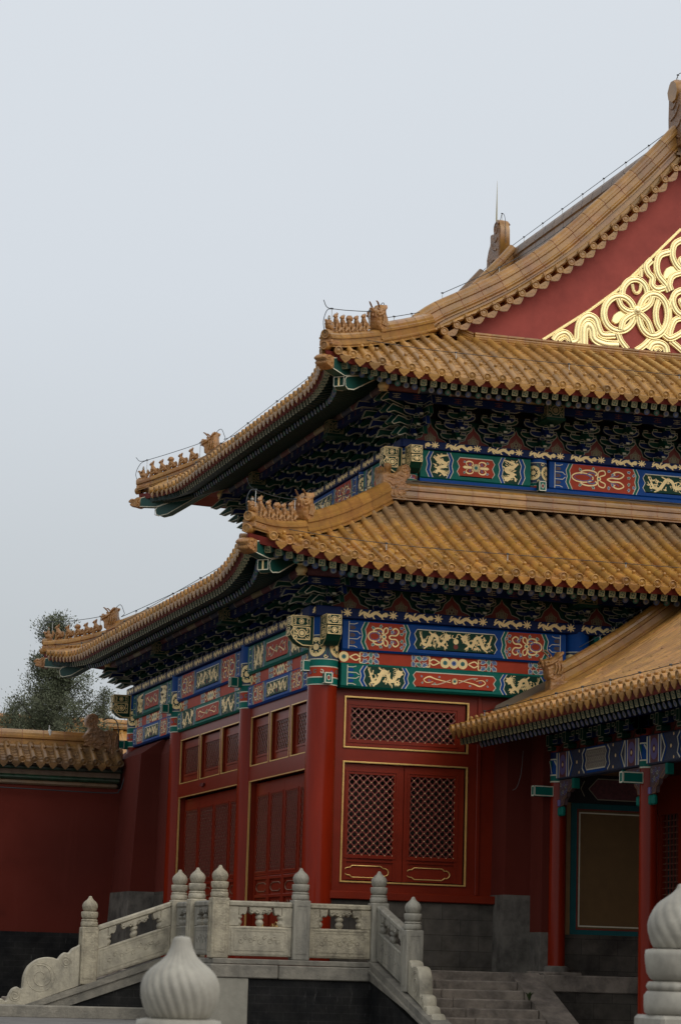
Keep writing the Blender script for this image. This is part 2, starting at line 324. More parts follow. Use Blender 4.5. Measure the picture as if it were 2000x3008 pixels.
# ------------------------------------------------------------------ roof toolkit
class Eave:
    # a runs along the eave from the corner column, b inward; A = length between the corner columns
    def __init__(s, A, ov, bow, rise, a1, a2, prof, side, lean=2.5, corners=(1, 1)):
        s.A, s.ov, s.bow, s.rise, s.a1, s.Lc, s.prof, s.side, s.lean, s.co = A, ov, bow, rise, a1, a1-a2, prof, side, lean, corners
        s.tip = a2
    def t(s, a):
        a = np.asarray(a, float); t = np.zeros_like(a)
        if s.co[0]: t = np.maximum(t, np.clip((s.a1-a)/s.Lc, 0, 1.05))
        if s.co[1]: t = np.maximum(t, np.clip((a-(s.A-s.a1))/s.Lc, 0, 1.05))
        return t
    def b0(s, a): return -s.ov-s.bow*s.t(a)**2
    def z(s, a, b):
        b = np.asarray(b, float); q = np.clip((b-s.b0(a))/s.lean, 0, 1)
        return s.prof(b+s.ov)+s.rise*s.t(a)**1.9*(1-q)**1.5
    def P(s, a, b, dz=0):
        a, b = np.broadcast_arrays(np.asarray(a, float), np.asarray(b, float))
        return s.W(a, b, s.z(a, b)+dz)
    def W(s, a, b, z):
        a, b, z = np.broadcast_arrays(np.asarray(a, float), np.asarray(b, float), np.asarray(z, float))
        return s.side(a, b, z)
def tile_field(mb, ev, rows, bend, m, rr=.062, roll_len=.30, pan_step=.115, nails=True, cap=True, pitch=.2622):
    ang = np.linspace(-.15*np.pi, 1.15*np.pi, 9)
    for k, a in enumerate(rows):
        b0 = float(ev.b0(a)); b1 = bend(a)
        # roll tiles
        if b1-b0 > .06:
            nb = max(1, int(round((b1-b0)/roll_len))); bs = np.linspace(b0-.03, b1, nb+1)
            for i in range(nb):
                P = []; mb.tint = rng.gauss(0, .12) if rng.random() > .1 else rng.uniform(-.4, .3)
                for b, r_ in ((bs[i], rr), (bs[i+1]+.012, rr*.955)):
                    c = ev.P(a, b, .035)
                    tb = ev.P(a, b+.05)-ev.P(a, b-.05); tb /= np.linalg.norm(tb)
                    ta = ev.W(a+1, b, 0)-ev.W(a, b, 0); nn = np.cross(ta, tb); nn *= np.sign(nn[2])
                    jit = (rng.random()-.5)*.006
                    P.append(c+r_*(np.cos(ang)[:, None]*ta+np.sin(ang)[:, None]*nn)+nn*jit)
                mb.grid(P, m)
                if i == 0: F0 = (c, ta)
            mb.tint = rng.gauss(0, .14)
            # round end cap with a raised rim and boss
            if cap:
                c = ev.P(a, b0-.05, .05); tb = ev.P(a, b0+.08)-ev.P(a, b0-.08); tb /= np.linalg.norm(tb)
                tb = tb*np.array([1, 1, .28]); tb /= np.linalg.norm(tb)
                ta = ev.W(a+1, b0, 0)-ev.W(a, b0, 0); nn = np.cross(ta, tb); nn *= np.sign(nn[2])
                mb.T = frame(c, ta, nn, -tb)
                R = rr*1.13
                mb.lathe([(R, -.08), (R, .018), (R*.95, .024), (R*.76, .024), (R*.70, .006), (R*.6, .006), (R*.52, .016), (R*.4, .008), (R*.28, .018), (.001, .018)], m, 14, cap=False)
                mb.T = None
                if nails and b1-b0 > .5:
                    c = ev.P(a, b0+.27, .035+rr); tb2 = tb
                    mb.T = frame(c, ta, tb2, nn)
                    mb.lathe([(.024, -.02), (.026, .012), (.034, .022), (.03, .042), (.015, .055), (.001, .058)], m, 8, cap=False); mb.T = None
        # pan tiles between this roll and the next
        if k+1 < len(rows):
            a2 = rows[k+1]; am = (a+a2)/2; w2 = (a2-a)/2-.028
            b0 = float(ev.b0(am)); b1 = bend(am)
            if b1-b0 > .05 and abs(a2-a) < 2*pitch:
                nb = max(1, int((b1-b0)/pan_step)); bs = np.linspace(b0-.05, b1, nb+1)
                us = np.linspace(-1, 1, 5)
                for i in range(nb):
                    P = [[ev.P(am+u_*w2, b, dz+.03*u_*u_) for u_ in us] for b, dz in ((bs[i], .014), (bs[i+1], -.004))]
                    mb.tint = rng.gauss(-.06, .13)
                    lip = [[p-np.array([0, 0, .018]) for p in P[0]], P[0]]
                    mb.grid(P, m, False); mb.grid(lip, m, False)
                mb.tint = rng.gauss(0, .14)
                # drip tile: a scalloped tongue hanging from the lowest pan
                if cap:
                    o = ev.P(am, b0-.055, -.004); ta = ev.W(am+1, b0, 0)-ev.W(am, b0, 0); out = ev.W(am, b0-1, 0)-ev.W(am, b0, 0)
                    dn = np.array([0, 0, -1])*.985-out*.16; dn /= np.linalg.norm(dn); nn = np.cross(ta, dn)
                    if nn @ out < 0: nn = -nn
                    mb.T = frame(o, ta, dn, nn); h = .105; W_ = w2*.9
                    L1 = [(-W_, -.012), (-W_, .022), (-W_*.83, .05), (-W_*.72, .047), (-W_*.56, .078), (-W_*.4, .076), (-W_*.24, .1), (0, .116)]
                    pts = L1+[(-x, y) for x, y in L1[-2::-1]]+[(W_*.5, -.02+.012), (0, .0), (-W_*.5, -.008)]
                    mb.prism(pts, 0, .014, m)
                    ins = [(x*.82, .012+y*.8) for x, y in L1]+[(-x*.82, .012+y*.8) for x, y in L1[-2::-1]]
                    mb.stroke(ins, .012, .02, m)
                    mb.stroke([(-W_*.5, .04), (-W_*.2, .03), (0, .06), (W_*.2, .03), (W_*.5, .04)], .014, .021, m)
                    mb.T = None
    mb.tint = 0.
RIDGE = [(.13, 0), (.13, .07), (.10, .09), (.118, .16), (.118, .22), (.095, .27), (.09, .52), (.118, .57), (.118, .68), (.098, .71), (.094, .82), (.07, .93), (.03, .99), (0, 1)]
BOJI = [(.10, 0), (.10, .12), (.075, .15), (.085, .3), (.07, .36), (.05, .42), (.06, .5), (.05, .56), (.055, .7), (.045, .8), (.06, .86), (.06, 1), (0, 1.02)]
def ridge(mb, path, h, m, prof=RIDGE, seg=.36, wscale=1, cap=True, base_m=None, joint=.012, tilt=None):
    P = np.asarray(path, float); L = np.concatenate([[0], np.cumsum(np.linalg.norm(np.diff(P, axis=0), axis=1))])
    hh = np.broadcast_to(np.asarray(h, float), (len(P),))
    at = lambda s_: np.array([np.interp(s_, L, P[:, i]) for i in range(3)])
    n = max(1, int(round(L[-1]/seg))); cuts = np.linspace(0, L[-1], n+1)
    full = [(-x, y) for x, y in prof]+[(x, y) for x, y in prof[-2::-1]]
    def section(s_, k):
        p = at(s_); T = at(min(s_+.02, L[-1]))-at(max(s_-.02, 0)); T /= np.linalg.norm(T)
        sd = np.cross(T, (0, 0, 1)); sd /= np.linalg.norm(sd); up = np.cross(sd, T); hz = np.interp(s_, L, hh)
        if tilt: up = np.array([0, 0, 1.])
        return [p+sd*x*wscale*k+up*(y*hz*k+(0 if k == 1 else .004)) for x, y in full]
    for i in range(n):
        a, b = cuts[i]+joint/2, cuts[i+1]-joint/2
        mid = max(2, int((b-a)/.12)+1); mb.tint = rng.gauss(0, .11)
        mb.grid([section(s_, 1) for s_ in np.linspace(a, b, mid)], m, False)
        if i < n-1: mb.grid([section(s_, .965) for s_ in (b-.012, cuts[i+1]+joint/2+.012)], 'ridge_mortar', False)
    mb.tint = 0.
    for s_, rev in ((0, 1), (L[-1], 0)):
        if cap: V = section(s_+(joint/2 if rev else -joint/2), 1); mb.add(V, [tuple(range(len(V)))], m)
def round_end(mb, c, dirv, m, R=.075):
    dv = np.array(dirv, float); dv /= np.linalg.norm(dv); ta = np.cross((0, 0, 1), dv); ta /= np.linalg.norm(ta); nn = np.cross(dv, ta)
    mb.T = frame(c, ta, nn, dv)
    mb.lathe([(R, -.12), (R, .018), (R*.95, .024), (R*.74, .024), (R*.68, .012), (R*.5, .012), (R*.44, .02), (R*.3, .014), (.001, .02)], m, 14, cap=False); mb.T = None

# fret (wan) motif and rafters, shared meshes
def fly_mesh(L):
    mb = MB(); h = .051
    mb.box(-h, h, 0, L, -h, h, 'rafter_green')
    mb.T = frame((0, -.003, 0), (1, 0, 0), (0, 0, 1), (0, -1, 0))
    mb.box(-h, h, -h, h, -.002, .0, 'green_dark')
    g = 'gold_pale'; wd = .012; q = h-.006; k = h-.02
    mb.stroke([(-q, -q), (q, -q)], wd, .002, g); mb.stroke([(-q, q), (q, q)], wd, .002, g); mb.stroke([(-q, -q), (-q, q)], wd, .0025, g); mb.stroke([(q, -q), (q, q)], wd, .0025, g)
    k = h-.024
    mb.stroke([(-k, 0), (k, 0)], .009, .003, g); mb.stroke([(0, -k), (0, k)], .009, .0035, g)
    mb.stroke([(0, k), (q, k)], .009, .003, g); mb.stroke([(k, 0), (k, -q)], .009, .003, g); mb.stroke([(0, -k), (-q, -k)], .009, .003, g); mb.stroke([(-k, 0), (-k, q)], .009, .003, g)
    mb.T = None
    return mb
def round_mesh(L, tint):
    mb = MB(); mb.T = frame((0, 0, 0), (1, 0, 0), (0, 0, 1), (0, 1, 0))
    mb.lathe([(.05, 0), (.05, L)], 'rafter_green', 10, cap=False)
    mb.disc(0, 0, .05, -.001, tint, 12); mb.disc(0, 0, .026, -.003, 'pearl' if tint != 'pearl' else 'blue_pale', 10); mb.T = None
    return mb
FLY = fly_mesh(.42).mesh('flying_rafter'); RND = [round_mesh(1.1, 'pearl').mesh('rafter'), round_mesh(1.1, 'blue_pale').mesh('rafter'), round_mesh(1.1, 'green_pale').mesh('rafter')]
def rafters(ev, roof, a_from, a_to, individual, step=.176, root_b=-.47, root_z=6.04, piv=.2, fl_in=.07, rd_in=.36, dzt=-.17):
    flyobjs = []; mf, mr = MB(), MB(); k = 0
    a = a_from
    A = ev.A
    while a <= a_to:
        b0 = float(ev.b0(a)); zt = float(ev.z(a, b0))+dzt
        def root(a):
            if ev.co[0] and a < piv: return piv-(piv-a)*(piv-root_b)/(piv-ev.tip)
            if ev.co[1] and a > A-piv: return A-piv+(a-A+piv)*(piv-root_b)/(piv-ev.tip)
            return a
        ar = root(a); t = float(ev.t(a)); zr = root_z+ev.rise*t**1.9*.45
        tip = ev.W(a, b0+fl_in, zt).ravel(); rt = ev.W(ar, root_b, zr).ravel()
        h = rt-tip; hh = h.copy(); hh[2] = 0; ln = np.linalg.norm(hh); hd = hh/ln
        def mk(p, slope):
            y = hd+np.array([0, 0, slope]); y /= np.linalg.norm(y); x = np.cross(y, (0, 0, 1)); x /= np.linalg.norm(x); z = np.cross(x, y)
            M = np.eye(4); M[:3, 0] = x; M[:3, 1] = y; M[:3, 2] = z; M[:3, 3] = p; return M
        Mf = mk(tip, .28)
        pr = tip+hd*(rd_in-fl_in); pr[2] = zt-.035
        Mr = mk(pr, (zr-pr[2])/max(.15, ln-(rd_in-fl_in)))
        if individual:
            part('flying_rafter', FLY, roof, Mf); part('rafter', RND[k % 3], roof, Mr)
        else:
            for mm, M in ((mf, Mf), (mr, Mr)):
                src = FLY_B if mm is mf else RND_B[k % 3]
                for vs, fs, m, sm in src: mm.T = M; mm.add(vs, fs, m, sm); mm.T = None
        k += 1; a += step
    if not individual:
        part('flying_rafter_row', mf, roof, kind='stuff'); part('rafter_row', mr, roof, kind='stuff')
def raw(mb):
    # the pieces of a builder, for re-adding under another transform
    V = np.concatenate(mb.v); out = {}
    for f, m, sm in zip(mb.f, mb.m, mb.sm): out.setdefault((m, sm), []).append(f)
    return [(V, fs, mb.names[m], sm) for (m, sm), fs in out.items()]
FLY_B = raw(fly_mesh(.42)); RND_B = [raw(round_mesh(1.1, c)) for c in ('pearl', 'blue_pale', 'green_pale')]
def soffit(ev, roof, a_from, a_to, root_b=-.47, root_z=6.04, in_b=.15, in_z=6.36, piv=.2, dzt=-.17):
    mb = MB(); mf = MB(); rows = []; fas = []
    for a in np.linspace(a_from, a_to, max(8, int((a_to-a_from)/.25))):
        b0 = float(ev.b0(a)); ze = float(ev.z(a, b0)); zt = ze+dzt; r_ = ev.rise*float(ev.t(a))**1.9
        def root(a):
            if ev.co[0] and a < piv: return piv-(piv-a)*(piv-root_b)/(piv-ev.tip)
            if ev.co[1] and a > ev.A-piv: return ev.A-piv+(a-ev.A+piv)*(piv-root_b)/(piv-ev.tip)
            return a
        ar = root(a); f = .45/max(.5, (root_b-b0))
        am = a+(ar-a)*min(1, f)
        rows.append([ev.W(a, b0+.04, zt+.048).ravel(), ev.W(am, b0+.45, zt+.175).ravel(), ev.W(ar, root_b, root_z+.06+r_*.45).ravel(), ev.W(ar if 0 <= ar <= ev.A else (0 if ar < 0 else ev.A), in_b, in_z).ravel()])
        fas.append([ev.W(a, b0+.045, zt+.045).ravel(), ev.W(a, b0+.0, ze-.012).ravel(), ev.W(a, b0+.1, ze-.004).ravel()])
    mb.grid(rows, 'red_soffit', False); part('soffit', mb, roof)
    mf.grid(fas, 'red_soffit', False); part('fascia_board', mf, roof)
# ------------------------------------------------------------------ painted ornament (flat colour on the timber, gold leaf a hair above it)
def spiral(cx, cy, r0, turns, start, sgn=1, n=14, r1=.25):
    t = np.linspace(0, 1, n); a = start+sgn*t*turns*2*np.pi; rr = r0*(1-t*(1-r1)); return np.stack([cx+rr*np.cos(a), cy+rr*np.sin(a)], 1)
def arc(cx, cy, rx, ry, a0, a1, n=12):
    a = np.radians(np.linspace(a0, a1, n)); return np.stack([cx+rx*np.cos(a), cy+ry*np.sin(a)], 1)
def taper(n, a, b, c): 
    t = np.linspace(0, 1, n); return np.interp(t, [0, .35, 1], [a, b, c])
def dragon(mb, u0, u1, v0, v1, c, flip=1, gold='gold', vertical=False, rs=1):
    rr = random.Random(int(u0*977+v0*131+rs*17))
    w, h = u1-u0, v1-v0; s = min(w, h) if not vertical else w
    def Q(p):
        p = np.asarray(p, float)
        if vertical: x, y = p[:, 1], 1-p[:, 0]
        else: x, y = p[:, 0], p[:, 1]
        if flip < 0: x = 1-x
        return np.stack([u0+x*w, v0+y*h], 1)
    body = smooth_path([(.03, .9), (.09, .62), (.15, .28), (.27, .2), (.35, .5), (.43, .8), (.54, .72), (.6, .38), (.7, .3), (.78, .5), (.82, .7)], 5)
    mb.stroke(Q(body), taper(len(body), .05*s, .23*s, .16*s), c, gold)
    head = [(.80, .62), (.77, .8), (.84, .95), (.90, .88), (.97, .9), (.95, .78), (.99, .7), (.92, .62), (.90, .52), (.85, .55)]
    mb.poly(Q(head), c, gold)
    mb.stroke(Q([(.81, .88), (.76, 1.0), (.70, 1.0)]), .04*s, c, gold); mb.stroke(Q([(.84, .92), (.82, 1.02)]), .035*s, c, gold)
    for i in range(4):
        y = .55+.1*i; mb.stroke(Q([(.80, y), (.745, y+.05), (.70, y-.02)]), [.04*s, .03*s, .01*s], c, gold)
    for (x, y, dx, dy) in ((.26, .22, -.08, -.2), (.40, .75, -.07, .2), (.56, .62, .07, -.45), (.72, .32, .12, -.2)):
        e = (x+dx, y+dy); mb.stroke(Q([(x, y), (x+dx*.3+.02, y+dy*.6), e]), [.12*s, .09*s, .07*s], c, gold)
        for k in (-1, 0, 1): mb.stroke(Q([e, (e[0]+(k*.03 if abs(dy) > .1 else .03), e[1]+(.09 if dy > 0 else -.09)*(1 if k == 0 else .6))]), [.05*s, .015*s], c, gold)
    for i in range(3): mb.stroke(Q([(.05, .85), (.02+.03*i, 1.0), (.0+.05*i, .98-.2*i)]), [.05*s, .015*s, .01*s], c, gold)
    for i in range(38):
        x, y = .04+rr.random()*.88, .1+.62*rr.random(); a = rr.random()*6.3; l = .10
        if vertical: l = .12
        if i % 3 == 0: mb.stroke(Q(spiral(x, min(.85, max(.15, y)), .05 if not vertical else .07, 1.1, a, 1, 9)*1.0), .045*s, c, gold)
        mb.stroke(Q([(x, y), (x+l*.4*math.cos(a), y+l*1.6*math.sin(a)+.05), (x+l*.8*math.cos(a), y+l*2.2*math.sin(a))]), [.06*s, .05*s, .012*s], c, gold)
    for i in range(3):
        x, y = .1+.33*i+rr.random()*.08, (.06, .93, .08)[i]; q = Q([(x, y)])[0]; mb.disc(q[0], q[1], .055*s, c, ('blue_pale', 'red_carved', 'green_pale')[i], 8, 0, .7); mb.disc(q[0], q[1], .06*s, c+.001, gold, 8, .04*s, .7)
def leaf(mb, u, v, s, c, m, a=0):
    ca, sa = math.cos(a), math.sin(a)
    P = [(-.5, -.25), (-.1, -.42), (.35, -.2), (.6, .1), (.25, .1), (.35, .4), (-.05, .25), (-.4, .35), (-.25, .05)]
    q = [(u+s*(x*ca-y*sa), v+s*(x*sa+y*ca)) for x, y in P]
    mb.poly(q, c, m); mb.stroke(q+[q[0]], s*.12, c+.001, 'white_line')
def rosette(mb, u, v, r0, c, inner='green_pale', ticks=14):
    mb.disc(u, v, r0, c, 'gold', 20); mb.disc(u, v, r0*.93, c+.001, 'black', 20, r0*.88)
    for i in range(ticks):
        a = 6.283*i/ticks; mb.stroke([(u+r0*.58*math.cos(a), v+r0*.58*math.sin(a)), (u+r0*.84*math.cos(a), v+r0*.84*math.sin(a))], r0*.13, c+.001, 'black')
    mb.disc(u, v, r0*.5, c+.0015, inner, 14); mb.disc(u, v, r0*.25, c+.002, 'teal' if inner != 'blue_pale' else 'blue', 10)
def scroll_panel(mb, u0, u1, v0, v1, c):
    um, vm = (u0+u1)/2, (v0+v1)/2; w, h = u1-u0, v1-v0; r0 = .34*h
    for sx in (-1, 1):
        if w/h > 2.2:      # long panel: running S-scrolls from the rosette
            p = smooth_path([(um+sx*r0*.9, vm+.12*h*sx), (um+sx*w*.24, vm-.1*h*sx), (um+sx*w*.33, vm-.26*h*sx), (um+sx*w*.40, vm-.02*h*sx), (um+sx*w*.36, vm+.2*h*sx), (um+sx*w*.28, vm+.12*h*sx)], 5)
            mb.stroke(p, taper(len(p), .05*h, .11*h, .04*h), c, 'gold'); 
            p2 = smooth_path([(um+sx*r0, vm-.1*h*sx), (um+sx*w*.2, vm+.28*h*sx), (um+sx*w*.30, vm+.34*h*sx)], 5); mb.stroke(p2, .07*h, c+.0005, 'gold'); mb.stroke(p2, .025*h, c+.001, 'violet')
            mb.stroke(spiral(um+sx*w*.33, vm-.0*h, .12*h, .8, 0, sx), .05*h, c+.001, 'blue_pale')
            for q, (x, y, m) in enumerate(((.2, -.28, 'blue_pale'), (.42, .24, 'green_pale'), (.43, -.25, 'blue_pale'), (.26, .26, 'green_pale'))): leaf(mb, um+sx*w*x, vm+sx*h*y, .17*h, c+.0015, m, q)
        else:
            for sy in (-1, 1):
                p = arc(um+sx*w*.2, vm+sy*h*.24, .11*w, .15*h, -60 if sy > 0 else 60, 230 if sy > 0 else -230, 14); p[:, 0] = um+sx*abs(p[:, 0]-um) if False else p[:, 0]
                q = np.array([(um+sx*(abs(x-(um+sx*w*.2))*np.sign((x-(um+sx*w*.2)))+w*.2), y) for x, y in p])
                mb.stroke(q, taper(len(q), .03*h, .09*h, .05*h), c, 'gold'); mb.stroke(spiral(um+sx*w*.2, vm+sy*h*.2, .09*h, .8, 1.5, sx), .05*h, c+.001, 'blue_pale')
                leaf(mb, um+sx*w*.36, vm+sy*h*.34, .17*h, c+.0015, 'green_pale' if sx*sy > 0 else 'blue_pale', sx+sy)
            mb.poly([(um+sx*r0*.8, vm-.07*h), (um+sx*w*.36, vm-.09*h), (um+sx*w*.42, vm), (um+sx*w*.36, vm+.09*h), (um+sx*r0*.8, vm+.07*h)], c+.0007, 'gold')
    rosette(mb, um, vm, r0*.72, c+.003)
def lotus_panel(mb, u0, u1, v0, v1, c, flip=1):
    w, h = u1-u0, v1-v0
    X = lambda x: (u0+x*w) if flip > 0 else (u1-x*w)
    def st(p, wd, m, cc=c):
        p = np.asarray(p, float); mb.stroke(np.stack([X(p[:, 0]), v0+p[:, 1]*h], 1), wd, cc, m)
    st(arc(.16, .5, .17, .2, 0, 360, 18), .05*h, 'gold'); st(arc(.16, .5, .13, .14, 0, 360, 16), .025*h, 'violet', c+.001)
    for s in (-1, 1):
        st(arc(.26, .5+s*.2, .13, .13, 200*s, -40*s, 12), .06*h, 'gold', c+.0012); st(arc(.30, .5+s*.16, .06, .07, 0, 300*s, 10), .045*h, 'blue_pale', c+.0016)
        st(smooth_path([(.4, .5+s*.05), (.42, .5+s*.3), (.5, .5+s*.36), (.52, .5+s*.2), (.44, .5+s*.1)], 4), .05*h, 'gold', c+.001)
        st(smooth_path([(.55, .5), (.62, .5+s*.08), (.75, .5+s*.08), (.82, .5+s*.24), (.74, .5+s*.36), (.66, .5+s*.3), (.68, .5+s*.2)], 4), .055*h, 'gold', c+.001)
        st(smooth_path([(.6, .5+s*.14), (.7, .5+s*.16), (.74, .5+s*.24)], 4), .03*h, 'violet', c+.0014)
        for x, y, m in ((.12, .33, 'green_pale'), (.33, .40, 'green_pale'), (.58, .36, 'blue_pale'), (.9, .38, 'blue_pale'), (.9, .14, 'green_pale'), (.98, .26, 'blue_pale'), (.64, .22, 'blue_pale')):
            leaf(mb, X(x), v0+(.5+s*y)*h, .15*h, c+.002, m, x*9+s)
    mb.disc(X(.42), v0+.5*h, .1*h, c+.002, 'gold', 10); mb.disc(X(.42), v0+.5*h, .05*h, c+.003, 'green_pale', 8)
def zig(u, H, dr, amp=.055):
    if dr == 0: return [(u, 0), (u, H)]
    return [(u+dr*amp*k, v*H) for v, k in ((0, 1), (.27, 0), (.5, .42), (.73, 0), (1, 1))]
def endpanel(u0, u1, v0, v1, k=.045):
    h = v1-v0
    return [(u0+k, v0), (u1-k, v0), (u1, v0+.23*h), (u1-k*.9, v0+.5*h), (u1, v0+.77*h), (u1-k, v1), (u0+k, v1), (u0, v0+.77*h), (u0+k*.9, v0+.5*h), (u0, v0+.23*h)]
def painted(mb, L, H, scheme, depth=.34, base=None, rs=1):
    """paint a beam face L x H; local u right, v up, n out of the face"""
    A = scheme == 'A'
    c1, c2 = ('blue', 'green') if A else ('green', 'blue')
    bv = .03
    mb.add([(0, bv, 0), (L, bv, 0), (L, H-bv, 0), (0, H-bv, 0), (0, 0, -bv), (L, 0, -bv), (0, H, -bv), (L, H, -bv), (0, 0, -depth), (L, 0, -depth), (0, H, -depth), (L, H, -depth)],
           [(0, 1, 2, 3), (4, 5, 1, 0), (3, 2, 7, 6), (8, 9, 5, 4), (6, 7, 11, 10), (0, 3, 6, 10, 8, 4), (1, 5, 9, 11, 7, 2), (8, 10, 11, 9)], c1)
    short = L < 3.0
    if short: bs = [(.0, c1, 0), (.09, c1, -1), (.16, c2, -1), (.22, c1, -1)]; e0, e1 = .25, L*.31; pc = L*.33
    else:     bs = [(.0, c1, 0), (.1, c1, 0), (.36, c2, -1 if False else 1), (.43, None, 1)]; e0, e1 = .45, L*.29; pc = L*.315
    inner = L*.315 if not short else L*.33
    vm0, vm1 = bv, H-bv; Hh = H-2*bv
    def Z(u_, dr): return [(x, bv+y) for x, y in zig(u_, Hh, dr)]
    bounds = []
    endc = 'red_beam' if A else 'green_dark'
    if not short: bounds = [(.30, 1, c2), (.365, 1, endc), (inner-.13, -1, c2), (inner-.07, -1, c1)]
    else: bounds = [(.10, 1, c2), (.17, 1, endc), (inner-.13, -1, c2), (inner-.07, -1, c1)]
    seq = [([(0.004, bv), (0.004, H-bv)], c1)]+[(Z(u_, dr), m) for u_, dr, m in bounds]
    for i, (z0, m) in enumerate(seq):
        z1 = seq[i+1][0] if i+1 < len(seq) else [(L/2, bv), (L/2, H-bv)]
        for mir in (0, 1):
            P = z0+z1[::-1]
            if mir: P = [(L-x, y) for x, y in P]
            mb.poly(P, .002, m)
            if i:
                q = [(L-x, y) for x, y in z0] if mir else z0
                mb.stroke(q, .013, .004, 'white_line')
    for mir in (0, 1):
        X = (lambda x: L-x) if mir else (lambda x: x)
        if not short:
            mb.stroke([(X(.1), bv), (X(.1), H-bv)], .013, .004, 'white_line')
            for v in (.1, .36, .64, .9):     # stepped fingers
                y = bv+v*Hh; tipu = .24 if v in (.36, .64) else .19
                mb.stroke([(X(.1), y), (X(tipu), y), (X(tipu+.05), y+(.1 if v < .5 else -.1)*Hh*(1 if v in (.36, .64) else 0)+(0 if v in (.36, .64) else (-.05 if v < .5 else .05)*Hh))], .011, .0045, 'white_line')
            for v in (.23, .5, .77): mb.poly([(X(.12), bv+(v-.07)*Hh), (X(.18), bv+(v-.07)*Hh), (X(.215), bv+v*Hh), (X(.18), bv+(v+.07)*Hh), (X(.12), bv+(v+.07)*Hh)], .0032, 'leaf_carve' if A else 'blue')
        a, b = (.42, inner-.15) if not short else (.235, inner-.15)
        a, b = sorted((X(a), X(b)))
        if A: lotus_panel(mb, a, b, bv+.04*Hh, bv+.96*Hh, .005, -1 if mir else 1)
        else: dragon(mb, a, b, bv+.06*Hh, bv+.94*Hh, .005, -1 if mir else 1, vertical=(b-a) < Hh*1.3, rs=rs+mir)
    P = endpanel(inner-.0, L-inner, bv+.14*Hh, bv+.86*Hh)
    mb.poly(P, .004, 'green_dark' if A else 'red_beam'); mb.stroke(P+[P[0], P[1]], .014, .006, 'white_line')
    i0, i1 = inner+.07, L-inner-.07; v0, v1 = bv+.19*Hh, bv+.81*Hh
    if A:
        um = L/2
        dragon(mb, i0, um-.07, v0, v1, .007, 1, rs=rs); dragon(mb, um+.07, i1, v0, v1, .007, -1, rs=rs+5)
        mb.disc(um, (v0+v1)/2, .045, .008, 'gold', 12); mb.disc(um, v0+.05, .04, .008, 'red_carved', 8)
        for s in (-1, 1): mb.stroke(spiral(um+s*.04, v1-.05, .05, .7, 0, s), .014, .008, 'gold')
    else: scroll_panel(mb, i0-.02, i1+.02, v0, v1, .007)
def red_board(mb, L, H):
    mb.box(0, L, 0, H, -.1, 0, 'red_beam')
    r0 = H*.45
    def group(u, n, half=0):
        for k in range(n):
            x = u+(k-(n-1)/2)*r0*1.75
            mb.disc(x, H/2, r0, .003, 'gold', 14); mb.disc(x, H/2, r0*.52, .005, 'white_line' if k % 2 else 'gold', 12); mb.disc(x, H/2, r0*.45, .006, ('green_pale', 'blue_pale')[k % 2], 10); mb.disc(x, H/2, r0*.2, .007, ('teal', 'blue')[k % 2], 8)
        for s in ((-1, 1) if half == 0 else (half,)):
            e = u+s*(n/2*r0*1.75+.02)
            for y in (-1, 1):
                mb.stroke(smooth_path([(e, H*.5), (e+s*.1, H*(.5+.25*y)), (e+s*.17, H*(.5+.05*y)), (e+s*.17, H*(.5+.42*y)), (e+s*.27, H*(.5+.4*y))], 4), .02, .005, 'gold')
                for q in range(3): leaf(mb, e+s*(.25+.09*q), H*(.5+.28*y), .1, .006, ('blue_pale', 'green_pale', 'blue_pale')[q], q*s)
    group(L/2, 3); group(.05, 1, 1); group(L-.05, 1, -1)
def dragon_frieze(mb, L, H, pitch=.72):
    mb.box(0, L, 0, H, -.4, 0, 'blue_dark', bev=.012)
    n = max(1, int(L/pitch)); p = L/n
    for i in range(n):
        u = i*p
        pts = smooth_path([(u+.05, H*.3), (u+.13, H*.65), (u+.22, H*.35), (u+.33, H*.7), (u+.42, H*.4), (u+.47, H*.6)], 4)
        mb.stroke(pts, taper(len(pts), .02, .055, .045), .003, 'gold'); mb.disc(u+.49, H*.55, .04, .004, 'gold', 7)
        for k in range(6): x = u+.06+.07*k; mb.stroke([(x, H*.5), (x+.025, H*(.15 if k % 2 else .85)), (x+.05, H*(.12 if k % 2 else .88))], [.026, .02, .006], .0035, 'gold')
        for k in range(8):
            a = k*.785; mb.stroke([(u+.61, H*.5), (u+.61+.075*math.cos(a), H*.5+H*.42*math.sin(a)+.01)], [.03, .012], .0035, 'gold')
        mb.disc(u+.61, H*.5, .028, .005, 'gold', 8)
